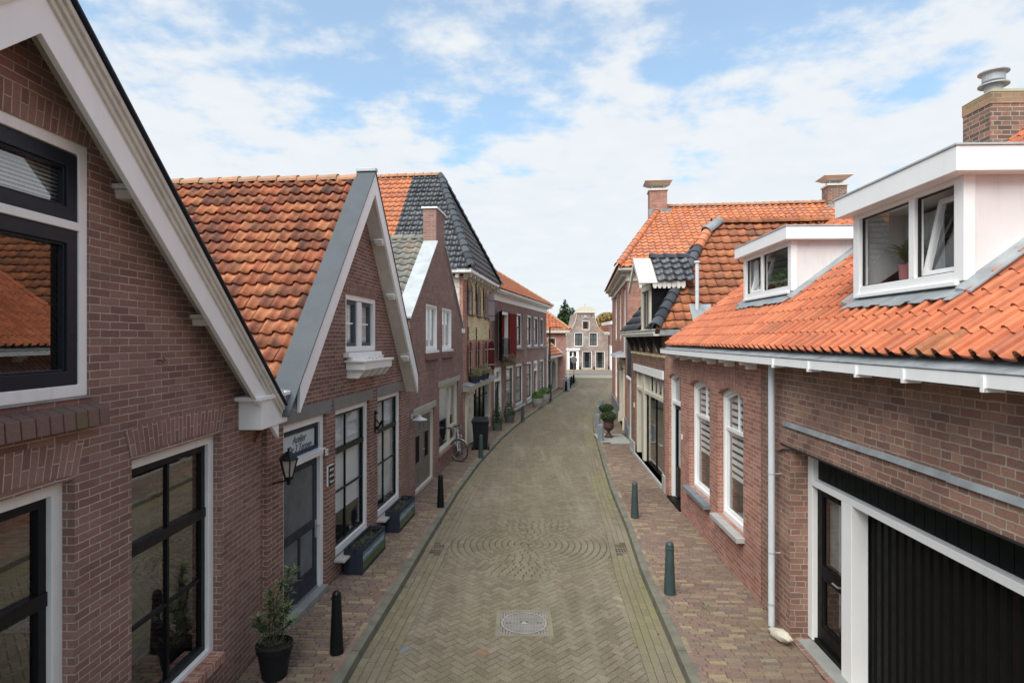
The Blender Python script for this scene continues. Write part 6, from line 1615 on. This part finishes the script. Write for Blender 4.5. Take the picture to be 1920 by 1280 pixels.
# round sign seen from behind
x, y = 5.42, 52.8
e = thing('traffic_sign', (x, y, 0), 'round traffic sign seen from its grey back on a thin pole', 'sign')
mb = MB(); mb.lathe((x, y), [(0, 0), (.035, 0), (.035, 2.5), (0, 2.5)], 8); mb.build('pole', M['stone'], e)
mb = MB(); 
N = 24; a_ = [(x + .28 * math.cos(2 * math.pi * k / N), y - .05, 2.0 + .28 * math.sin(2 * math.pi * k / N)) for k in range(N)]; b_ = [(p[0], y - .03, p[2]) for p in a_]; mb.hull(a_, b_); mb.build('sign_plate', M['stone'], e)
mb = MB(); mb.box(3.82, 4.3, 44.9, 45.3, 0, .8); mb.box(3.8, 4.32, 44.88, 45.32, .8, .84); tag(mb.build('cable_cabinet', M['bluestone'], None, (4.0, 45, 0), bev=.01), 'grey metal cable cabinet against the pink wall', 'cabinet')

# ================================================================ planter boxes
def planter(x0, x1, y0, y1, label, seed):
    """grey box, open top with soil and straps of plants, picture panel on the street side"""
    cx_, cy_ = (x0 + x1) / 2, (y0 + y1) / 2
    e = thing('planter_box', (cx_, cy_, 0), label, 'planter', 'planter boxes under the windows')
    sl = .0965
    f = lambda u, v, z: (cx_ + u + v * sl, cy_ + v - u * sl, z)
    a, b, t, hh = (x1 - x0) / 2, (y1 - y0) / 2, .035, .42
    mb = MB()
    def ring_(za, zb, A, B, A2, B2):
        o = [(-A, -B), (A, -B), (A, B), (-A, B)]; i = [(-A2, -B2), (A2, -B2), (A2, B2), (-A2, B2)]
        for k in range(4):
            q = (k + 1) % 4
            mb.face([f(*o[k], za), f(*o[q], za), f(*o[q], zb), f(*o[k], zb)]); mb.face([f(*i[k], zb - .12), f(*i[q], zb - .12), f(*i[q], zb), f(*i[k], zb)])
            mb.face([f(*o[k], zb), f(*o[q], zb), f(*i[q], zb), f(*i[k], zb)])
    ring_(.01, hh, a, b, a - t, b - t); mb.build('box', M['boxgrey'], e)
    mb = MB(); mb.face([f(-a + t, -b + t, hh - .06), f(a - t, -b + t, hh - .06), f(a - t, b - t, hh - .06), f(-a + t, b - t, hh - .06)]); mb.build('soil', M['soil'], e)
    # picture panel: blue grey sky with a ridge and green field
    m_ = M.get('panel')
    if not m_:
        m_, t_, b_ = newmat('printed_panel'); M['panel'] = m_
        uv = nd(t_, 'ShaderNodeTexCoord').outputs['UV']; s_ = nd(t_, 'ShaderNodeSeparateXYZ', {0: uv})
        nz = noise(t_, 5, 6, .65, uv)
        hh_ = nd(t_, 'ShaderNodeMath', {0: s_.outputs[1], 1: nd(t_, 'ShaderNodeMath', {0: nz, 1: .35}, operation='MULTIPLY').outputs[0]}, operation='ADD').outputs[0]
        c_ = ramp(t_, hh_, [(.0, (.02, .06, .015)), (.35, (.05, .13, .02)), (.5, (.03, .09, .03)), (.55, (.04, .07, .08)), (.72, (.1, .2, .26)), (.9, (.35, .45, .5)), (1, (.06, .16, .22))])
        t_.links.new(c_, b_.inputs['Base Color']); b_.inputs['Roughness'].default_value = .25
    mb = MB(); mb.face([f(a + .002, -b + .05, .06), f(a + .002, b - .05, .06), f(a + .002, b - .05, hh - .07), f(a + .002, -b + .05, hh - .07)], uv=[(0, 0), (1, 0), (1, 1), (0, 1)]); mb.build('picture_panel', m_, e)
    mb = MB(); rr = random.Random(seed)
    for _ in range(150):
        u, v = rr.uniform(-a + .06, a - .06), rr.uniform(-b + .06, b - .06); an = rr.random() * 6.28
        blade(mb, f(u, v, hh - .06), (math.cos(an), math.sin(an), rr.uniform(.3, 1.4)), rr.uniform(.06, .16), .012, rr, (rr.random(), rr.random(), 0), 1.1, 3)
    mb.build('low_plants', M['leafh'], e)
    mb = MB()
    for k in range(14):
        if k in (0, 7): mb.cut()
        an = rr.random() * 6.28; u, v = rr.uniform(-a + .08, a - .08), (-1 if k < 7 else 1) * (b - rr.uniform(.06, .2))
        blade(mb, f(u, v, hh - .03), (math.cos(an), math.sin(an), .5), .16, .07, rr, (.2, .2, 0), .8, 3)
    mb.each('torn_liner', M['plastic'], e)
planter(-2.66, -2.36, 9.72, 10.95, 'nearer dark planter box with a landscape picture panel, below the slatted window', 1)
planter(-2.44, -2.16, 11.85, 13.05, 'farther dark planter box with a landscape picture panel, below the second window', 3)

# ================================================================ potted olive bush
x, y = -2.68, 6.80
e = thing('potted_bush', (x, y, 0), 'leggy green olive bush in a big black plastic pot against the near wall', 'plant')
mb = MB(); mb.lathe((x, y), [(0, 0), (.13, 0), (.135, .01), (.18, .28), (.187, .29), (.187, .305), (.197, .31), (.205, .375), (.194, .38), (.188, .34), (.175, .31)], 32); mb.build('pot', M['plastic'], e)
mb = MB(); mb.lathe((x, y), [(.0, .325), (.19, .315)], 20); mb.build('soil', M['soil'], e)
rr = random.Random(12); mb = MB(); tips = []
for (dx, dy, hz, ln) in ((-.03, .05, .62, 1), (-.18, -.12, .45, 1), (.1, .28, 1.0, 1), (.16, .1, .5, 1), (.04, .16, .8, 1), (-.28, -.02, .32, 1), (.25, .02, .35, 1), (.14, .38, .9, 1), (-.1, .1, .7, 1)):
    P0 = Vector((x + rr.uniform(-.06, .06), y + rr.uniform(-.06, .06), .34)); P1 = Vector((x + dx * .85, y + dy * .85, .34 + hz * .84)); Pm = (P0 + P1) / 2 + Vector((rr.uniform(-.05, .05), rr.uniform(-.05, .05), .04))
    mb.tube([P0, Pm, P1], [.008, .006, .003], 5); tips.append((P0, Pm, P1))
mb.build('branches', M['bark'], e)
mb = MB()
for (P0, Pm, P1) in tips:
    for k in range(62):
        u = rr.uniform(.25, 1.0) ** .8; q = P0 * (1 - u) ** 2 + Pm * 2 * u * (1 - u) + P1 * u * u
        a = rr.random() * 6.28; blade(mb, q, (math.cos(a), math.sin(a), rr.uniform(.1, 1.1)), rr.uniform(.08, .14), .026, rr, (rr.random(), rr.random(), 0), .7, 3)
for k in range(70):
    a = rr.random() * 6.28; r_ = rr.uniform(0, .2); blade(mb, (x + r_ * math.cos(a), y + r_ * math.sin(a), .35), (math.cos(a), math.sin(a), 1.2), rr.uniform(.05, .12), .012, rr, (rr.random(), .5, 0), .9, 3)
mb.build('leaves', M['leafo'], e)

# ================================================================ wheelie bin
x0, x1, y0, y1 = -1.37, -.80, 20.62, 21.3
e = thing('wheelie_bin', ((x0 + x1) / 2, 21, 0), 'black wheelie bin with closed lid beside the parked bicycle', 'bin')
mb = MB(); a = [(x0 + .06, y0 + .08, .05), (x1 - .06, y0 + .08, .05), (x1 - .06, y1 - .08, .05), (x0 + .06, y1 - .08, .05)]; b = [(x0, y0, .98), (x1, y0, .98), (x1, y1, .98), (x0, y1, .98)]
mb.hull(a, b); mb.box(x0 - .02, x1 + .02, y0 - .02, y1 + .02, .92, .98); mb.build('body', M['plastic'], e, bev=.02)
mb = MB(); mb.hull([(x0 - .04, y0 - .05, .985), (x1 + .04, y0 - .05, .985), (x1 + .04, y1 + .04, .985), (x0 - .04, y1 + .04, .985)], [(x0 + .04, y0 + .06, 1.06), (x1 - .04, y0 + .06, 1.06), (x1 - .04, y1 - .02, 1.08), (x0 + .04, y1 - .02, 1.08)]); mb.build('lid', M['plastic'], e, bev=.015)
for s_ in (x0 - .02, x1 - .04):
    mb = MB(); mb.tube([(s_, y0 + .12, .11), (s_ + .06, y0 + .12, .11)], .11, 16); mb.build('wheel', M['rubber'], e)
mb = MB(); mb.tube([(x0 + .05, y1 + .08, .95), (x1 - .05, y1 + .08, .95)], .018); mb.build('handle', M['plastic'], e)

# ================================================================ bicycle
e = thing('bicycle', (-1.45, 18.8, 0), 'silver city bicycle leaning by the wall with its front wheel turned', 'bicycle')
BX, BY = -1.62, 18.72
dirv = Vector((-.10, 1, 0)).normalized()        # frame points away from the camera
lean = Vector((-.07, 0, 1)).normalized()
def bp(a, z, s=0.0): return Vector((BX, BY, 0)) + dirv * a + lean * z + Vector((dirv.y, -dirv.x, 0)) * s
def wheel(c, ax, name):
    ax = Vector(ax).normalized(); u = ax.cross(Vector((0, 0, 1))).normalized(); v = u.cross(ax); rad = .335
    mb = MB(); N = 36
    mb.tube([c + (u * math.cos(2 * math.pi * k / N) + v * math.sin(2 * math.pi * k / N)) * rad for k in range(N + 1)], .019, 8, cap=False); W = mb.build(name, M['rubber'], e)
    mb = MB(); mb.tube([c + (u * math.cos(2 * math.pi * k / N) + v * math.sin(2 * math.pi * k / N)) * (rad - .024) for k in range(N + 1)], .012, 6, cap=False); mb.tube([c - ax * .05, c + ax * .05], .038, 12); mb.build('rim', M['chrome'], W)
    mb = MB()
    for k in range(18):
        an = 2 * math.pi * k / 18; mb.tube([c + ax * (.03 if k % 2 else -.03), c + (u * math.cos(an) + v * math.sin(an)) * (rad - .03)], .0022, 3, cap=False)
    mb.build('spokes', M['chrome'], W)
st = R(58); fdir = Vector((math.sin(st) * 1, -math.cos(st) * 1, 0))   # where the front wheel points
fc = bp(0, .355); rc = bp(1.08, .355)
fax = fdir.cross(Vector((0, 0, 1))); wheel(Vector(fc), fax, 'front_wheel'); wheel(Vector(rc), Vector((dirv.y, -dirv.x, 0)), 'rear_wheel')
hb_ = bp(.16, .84); ht = bp(.19, .99)
fn_ = fax.normalized()
mb = MB()
for s_ in (-1, 1): mb.tube([fc + fn_ * .055 * s_, bp(.12, .62) + fn_ * .05 * s_, bp(.15, .74)], .013, 8)
mb.tube([bp(.15, .74), ht], .019, 8); mb.build('fork', M['silver'], e)
mb = MB(); bb = bp(.62, .29); stt = bp(.80, .80)
mb.tube([hb_, bp(.3, .5), bb], .022, 10); mb.tube([bb, stt], .018, 10); mb.tube([bp(.17, .9), bp(.45, .55), bp(.72, .55)], .016, 8)
for s_ in (-.06, .06): mb.tube([bb, bp(1.08, .355, s_)], .011, 6); mb.tube([bp(.78, .72), bp(1.08, .355, s_)], .009, 6)
mb.build('frame', M['silver'], e)
mb = MB(); mb.tube([stt, bp(.84, .93)], .014, 8); mb.build('seat_post', M['chrome'], e)
mb = MB(); c_ = bp(.86, .96); mb.hull([c_ + Vector((-.11, .1, -.03)), c_ + Vector((.11, .1, -.03)), c_ + Vector((.03, -.16, -.03)), c_ + Vector((-.03, -.16, -.03))], [c_ + Vector((-.1, .1, .03)), c_ + Vector((.1, .1, .03)), c_ + Vector((.025, -.15, .01)), c_ + Vector((-.025, -.15, .01))]); mb.build('saddle', M['plastic'], e, bev=.015)
mb = MB(); top = bp(.2, 1.05); mb.tube([ht, top], .014, 8)
hl = fn_ * .27; mb.tube([top - hl - fdir * .16 + Vector((0, 0, .0)), top - hl * .85, top - hl * .3 + fdir * .05, top + hl * .3 + fdir * .05, top + hl * .85, top + hl - fdir * .16], .012, 8); mb.build('handlebar', M['chrome'], e)
mb = MB()
for s_ in (-1, 1): mb.tube([top + hl * s_ - fdir * .17, top + hl * s_ * .93 - fdir * .07], .018, 8)
mb.build('grips', M['rubber'], e)
mb = MB(); q = fc + Vector((0, 0, .0)); N = 12
for (c0, uu, nn_, a0, a1) in ((fc, fdir, fn_, 55, 175), (rc, -dirv, Vector((dirv.y, -dirv.x, 0)), 60, 190)):
    L_ = []
    for k in range(N + 1):
        a = R(a0 + (a1 - a0) * k / N); L_.append(c0 + (uu * math.cos(a) + Vector((0, 0, 1)) * math.sin(a)) * .37)
    for k in range(N):
        w_ = nn_ * .028; mb.face([L_[k] - w_, L_[k] + w_, L_[k + 1] + w_, L_[k + 1] - w_], w=True, uv=[(0, 0)] * 4)
mb.build('mudguards', M['silver'], e)
mb = MB(); p_ = bp(.08, .80) + fdir * .08; mb.tube([p_, p_ + fdir * .06], [.035, .045], 12); mb.build('headlight', M['chrome'], e)
mb = MB()
for s_ in (-.05, .05): mb.tube([bp(.85, .74, s_), bp(1.28, .74, s_)], .007, 6); mb.tube([bp(1.22, .74, s_), bp(1.1, .38, s_)], .006, 6)
for k in range(4): mb.tube([bp(.9 + k * .11, .745, -.05), bp(.9 + k * .11, .745, .05)], .006, 5)
mb.build('rear_rack', M['plastic'], e)
mb = MB(); mb.tube([bb + Vector((dirv.y, -dirv.x, 0)) * -.07, bb + Vector((dirv.y, -dirv.x, 0)) * .07], .03, 10)
for s_, dz in ((.09, -.16), (-.09, .16)): mb.tube([bb + Vector((s_, 0, 0)), bb + Vector((s_ * 1.1, .03, dz))], .009, 6); mb.box(bb.x + s_ * 1.1 - .04, bb.x + s_ * 1.1 + .04, bb.y, bb.y + .08, bb.z + dz - .012, bb.z + dz + .012)
mb.build('pedals', M['plastic'], e)
mb = MB(); a_ = bp(.62, .3, .05); b_ = bp(1.08, .355, .05); mb.tube([a_ + Vector((0, 0, .06)), b_ + Vector((0, 0, .03))], .02, 6); mb.tube([a_ - Vector((0, 0, .06)), b_ - Vector((0, 0, .03))], .02, 6); mb.build('chain_guard', M['plastic'], e)
mb = MB(); mb.tube([bp(.6, .28, -.05), bp(.75, .01, -.14)], .008, 6); mb.build('kickstand', M['chrome'], e)

# ================================================================ potted conifers, grey pots, urns
def conifer_pot(x, y, z, r, hp, hc, mat, label, seed, group):
    e = thing('potted_conifer', (x, y, z), label, 'plant', group)
    mb = MB(); mb.lathe((x, y), [(0, z), (r * .75, z), (r, z + hp), (r * .9, z + hp), (r * .88, z + hp - .04), (0, z + hp - .05)], 16); mb.build('pot', M[mat], e)
    mb = MB(); rr = random.Random(seed)
    bl = [((x, y, z + hp + hc * (k + .5) / 7), (r * 1.05 * (1 - k / 7.6) + .02, r * 1.05 * (1 - k / 7.6) + .02, hc / 8)) for k in range(7)]
    foliage(mb, bl, 1500, .035, rr, 0, .5); mb.build('foliage', M['leafc'], e)
conifer_pot(-.62, 25.2, 0, .24, .34, .95, 'terr', 'small cone shaped conifer in a green grey pot beside the house door, nearer one', 5, 'potted conifers at the door of the long building')
conifer_pot(-.12, 27.6, 0, .25, .36, .85, 'terr', 'brownish cone shaped conifer in a green pot, the farther of the pair', 6, 'potted conifers at the door of the long building')
def bushpot(x, y, r, hp, mat, leaf, label, seed, group, br=1.0):
    e = thing('potted_bush', (x, y, 0), label, 'plant', group)
    mb = MB(); mb.lathe((x, y), [(0, 0), (r * .7, 0), (r * .95, hp * .5), (r, hp), (r * .88, hp), (r * .85, hp - .05), (0, hp - .06)], 16); mb.build('pot', M[mat], e)
    mb = MB(); foliage(mb, [((x, y, hp + .16), (r * br, r * br, .24)), ((x - r * .4, y, hp + .1), (r * .6, r * .6, .2))], 900, .06, random.Random(seed)); mb.build('foliage', M[leaf], e)
bushpot(1.45, 34.0, .34, .5, 'concrete', 'leaf', 'big round grey pot with green plant, nearer of the two by the long building', 7, 'big grey pots')
bushpot(1.98, 36.4, .33, .52, 'concrete', 'leaf', 'big round grey pot with green plant, farther one behind the lamp post', 8, 'big grey pots')
def urn(x, y, label, seed, s=1.0):
    e = thing('garden_urn', (x, y, 0), label, 'planter', 'rusty iron urns with clipped bushes')
    mb = MB(); mb.lathe((x, y), [(0, 0.01), (.17 * s, .01), (.17 * s, .06), (.13 * s, .08), (.1 * s, .13), (.05 * s, .18), (.05 * s, .24), (.09 * s, .27), (.17 * s, .33), (.21 * s, .42), (.2 * s, .55), (.19 * s, .62), (.24 * s, .66), (.25 * s, .68), (.2 * s, .68), (.18 * s, .62), (0, .62)], 20); mb.build('urn_body', M['rust'], e)
    mb = MB(); foliage(mb, [((x, y, .83), (.31 * s, .31 * s, .17)), ((x - .17 * s, y, .81), (.16, .16, .12)), ((x + .18 * s, y + .05, .8), (.17, .17, .11)), ((x + .05, y, .9), (.16, .16, .12))], 1300, .04, random.Random(seed)); mb.build('foliage', M['leafc'], e)
urn(3.74, 23.35, 'rusty iron urn with a clipped green bush, the nearer one on the pale slab', 10)
urn(4.1, 26.2, 'rusty iron urn with a clipped green bush, partly hidden behind the nearer urn', 11)
# pots on the shop cornice
for k, (t, n, lf) in enumerate(((1.0, -.17, 'leafr'), (1.55, -.17, 'leafy'), (2.75, -.17, 'leafr'), (3.5, -.17, 'leafy'))):
    c_ = H4.P(t, n, 0); z = 2.225; a = .26
    e = thing('flower_pot', (c_[0], c_[1], z), ('nearest dark pot with red brown heather on the shop canopy', 'dark pot with yellowish heather, second from near on the shop canopy', 'dark pot with red brown heather, third from near on the shop canopy', 'farthest dark pot with pale heather on the shop canopy')[k], 'flower pot', 'pots of heather on the shop canopy')
    mb = MB(); mb.lathe((c_[0], c_[1]), [(0, z), (.13, z), (.175, z + .24), (.16, z + .24), (.15, z + .2), (0, z + .2)], 14); mb.build('pot', M['boxgrey'], e)
    mb = MB(); rr = random.Random(60 + k); foliage(mb, [((c_[0], c_[1], z + .36), (.24, .3, .2)), ((c_[0], c_[1], z + .28), (.17, .17, .12))], 520, .045, rr, 0, .35); mb.build('flowers', M[lf], e)

# lump of shell stone at the downpipe
mb = MB(); c_ = R1.P(7.62, -.14, .0)
bm = bmesh.new(); bmesh.ops.create_icosphere(bm, subdivisions=3, radius=1)
rr = random.Random(2)
import mathutils
for v in bm.verts:
    n_ = mathutils.noise.noise(v.co * 1.7) * .22 + mathutils.noise.noise(v.co * 5) * .1
    v.co = v.co * (1 + n_); v.co.x *= .085; v.co.y *= .23; v.co.z *= .07
me = bpy.data.meshes.new('shell_stone'); bm.to_mesh(me); bm.free(); me.materials.append(M['shell'])
for p in me.polygons: p.use_smooth = True
o = bpy.data.objects.new('shell_stone', me); COL.objects.link(o); o.location = (c_[0], c_[1], .07); o.rotation_euler = (R(-10), 0, R(6)); tag(o, 'pale lumpy white stone at the foot of the grey downpipe', 'stone')

# ================================================================ manhole and drains
e = thing('manhole_cover', (MHX, MHY, RZ), 'square cast iron manhole cover with a round lid in the road', 'manhole cover')
mb = MB(); a = .385
mb.box(MHX - a, MHX + a, MHY - a, MHY - .325, RZ - .02, RZ + .006); mb.box(MHX - a, MHX + a, MHY + .325, MHY + a, RZ - .02, RZ + .006); mb.box(MHX - a, MHX - .325, MHY - .325, MHY + .325, RZ - .02, RZ + .006); mb.box(MHX + .325, MHX + a, MHY - .325, MHY + .325, RZ - .02, RZ + .006)
mb.build('concrete_rim', paint('mossy_concrete', (.2, .18, .125), .85, .25, .3, dirt=.3), e)
mci = paint('worn_cast_iron', (.31, .285, .26), .5, .2, .3, dirt=.2); mcd = paint('cast_iron_base', (.11, .1, .09), .7, .2, .2)
mb = MB(); mb.box(MHX - .325, MHX + .325, MHY - .325, MHY + .325, RZ - .02, RZ - .004); mb.build('lid', mcd, e)
mb = MB(); nb_ = 17
for i in range(nb_):
    for j in range(nb_):
        px_, py_ = MHX - .31 + .62 * i / (nb_ - 1), MHY - .31 + .62 * j / (nb_ - 1); d = math.hypot(px_ - MHX, py_ - MHY)
        if abs(d - .305) < .02 or d < .07 or (abs(py_ - MHY) < .02 and .17 < abs(px_ - MHX) < .25): continue
        mb.box(px_ - .012, px_ + .012, py_ - .007, py_ + .007, RZ - .004, RZ + .003)
for i in range(nb_ - 1):
    px_ = MHX - .31 + .62 * (i + .5) / (nb_ - 1); hc = math.sqrt(max(.0, .285 ** 2 - (px_ - MHX) ** 2))
    if hc > .05: mb.box(px_ - .003, px_ + .003, MHY - hc, MHY + hc, RZ - .004, RZ + .001)
N = 40
for k in range(N):
    a0, a1 = 2 * math.pi * k / N, 2 * math.pi * (k + 1) / N
    q = [(MHX + r_ * math.cos(a_), MHY + r_ * math.sin(a_), RZ + .003) for r_, a_ in ((.294, a0), (.314, a0), (.314, a1), (.294, a1))]; mb.face(q)
mb.hull([(MHX - .05, MHY - .04, RZ - .003), (MHX + .06, MHY - .04, RZ - .003), (MHX + .0, MHY + .05, RZ - .003)], [(MHX - .05, MHY - .04, RZ + .004), (MHX + .06, MHY - .04, RZ + .004), (MHX + .0, MHY + .05, RZ + .004)])
mb.build('raised_pattern', mci, e)
for (x, y, lb) in ((-1.40, 11.33, 'small rusty drain grate in the left gutter beside the circle of setts'), (2.03, 11.12, 'small drain grate in the right gutter beside the circle of setts')):
    e = thing('drain_grate', (x, y, RZ), lb, 'drain')
    mb = MB(); w_, d_ = .15, .13
    mb.box(x - w_, x + w_, y - d_, y - d_ + .03, RZ - .02, RZ + .002); mb.box(x - w_, x + w_, y + d_ - .03, y + d_, RZ - .02, RZ + .002)
    mb.box(x - w_, x - w_ + .025, y - d_ + .03, y + d_ - .03, RZ - .02, RZ + .002); mb.box(x + w_ - .025, x + w_, y - d_ + .03, y + d_ - .03, RZ - .02, RZ + .002)
    for k in range(4): mb.box(x - .085 + k * .05, x - .07 + k * .05, y - d_ + .03, y + d_ - .03, RZ - .02, RZ)
    mb.box(x - w_ + .02, x + w_ - .02, y - .008, y + .008, RZ - .02, RZ + .001)
    mb.build('grate', paint('rusty_cast_iron', (.2, .15, .12), .7, .2, .2), e)
    mb = MB(); mb.face([(x - w_, y - d_, RZ - .004), (x + w_, y - d_, RZ - .004), (x + w_, y + d_, RZ - .004), (x - w_, y + d_, RZ - .004)]); mb.build('shaft', M['iron'], e)

# ================================================================ trees behind the far house
def tree(x, y, hh, r, leaf, label, seed, kind='round', n=5200, size=.32):
    e = thing('tree', (x, y, 0), label, 'tree', 'trees beyond the far house')
    rr = random.Random(seed); mb = MB(); br = [Vector((x, y, 0)), Vector((x + .2, y, hh * .35)), Vector((x, y, hh * .9))]
    mb.tube(br, [r * .09, r * .06, r * .015], 8)
    bl = []
    if kind == 'cone':
        for k in range(46):
            u = k / 46; rad = r * (1 - u) ** .8; a = rr.random() * 6.28; q = rad * rr.uniform(.35, .85)
            bl.append(((x + q * math.cos(a), y + q * math.sin(a), hh * (.2 + .78 * u)), (r * .42 * (1.15 - u), r * .42 * (1.15 - u), hh * .07)))
    else:
        for k in range(40):
            a = rr.random() * 6.28; u = rr.uniform(-.9, 1); q = r * math.sqrt(max(.05, 1 - u * u)) * rr.uniform(.5, .95)
            bl.append(((x + q * math.cos(a), y + q * math.sin(a), hh * .62 + u * hh * .34), (r * rr.uniform(.2, .36),) * 2 + (hh * rr.uniform(.07, .12),)))
    for (c, _) in bl[::3]: mb.tube([Vector((x, y, c[2] - hh * .1)), Vector(c)], [r * .02, r * .006], 5)
    mb.build('trunk', M['bark'], e)
    mb = MB(); foliage(mb, bl, n, size, rr, 0, .8); mb.build('crown', M[leaf], e)
tree(8.5, 96, 9.9, 2.9, 'leafc', 'dark green pointed conifer behind the left shoulder of the bell gable house', 1, 'cone', 9000, .26)
tree(10.0, 99, 9.0, 2.2, 'leafc', 'second dark conifer tip close behind the first conifer', 2, 'cone', 4500, .26)
tree(15.6, 100, 8.0, 2.8, 'leafa', 'orange autumn tree behind the right shoulder of the bell gable house', 3, 'round', 7000, .26)
tree(17.6, 102, 8.3, 2.2, 'leafy', 'pale yellow green tree beside the orange autumn tree', 4, 'round', 5000, .26)
tree(11.0, 104, 7.4, 2.2, 'leafy', 'pale autumn tree mostly hidden behind the bell gable', 5, 'round', 3500, .26)

# fallen leaves along the kerbs
mb = MB(); rr = random.Random(91)
for _ in range(90):
    y = rr.uniform(5.5, 30); sd_ = rr.choice((-1, 1)); x = (ev(KL, y) + abs(rr.gauss(0, .25)) + .03) if sd_ < 0 else (ev(KR, y) - abs(rr.gauss(0, .25)) - .03)
    a = rr.random() * 6.28; blade(mb, (x, y, RZ + .012), (math.cos(a), math.sin(a), .25), rr.uniform(.03, .06), .03, rr, (rr.random() * .5, .5, 0), .6, 2)
tag(mb.build('fallen_leaves', M['leaff']), 'small brown fallen leaves scattered along both kerbs', 'leaves', kind='stuff')
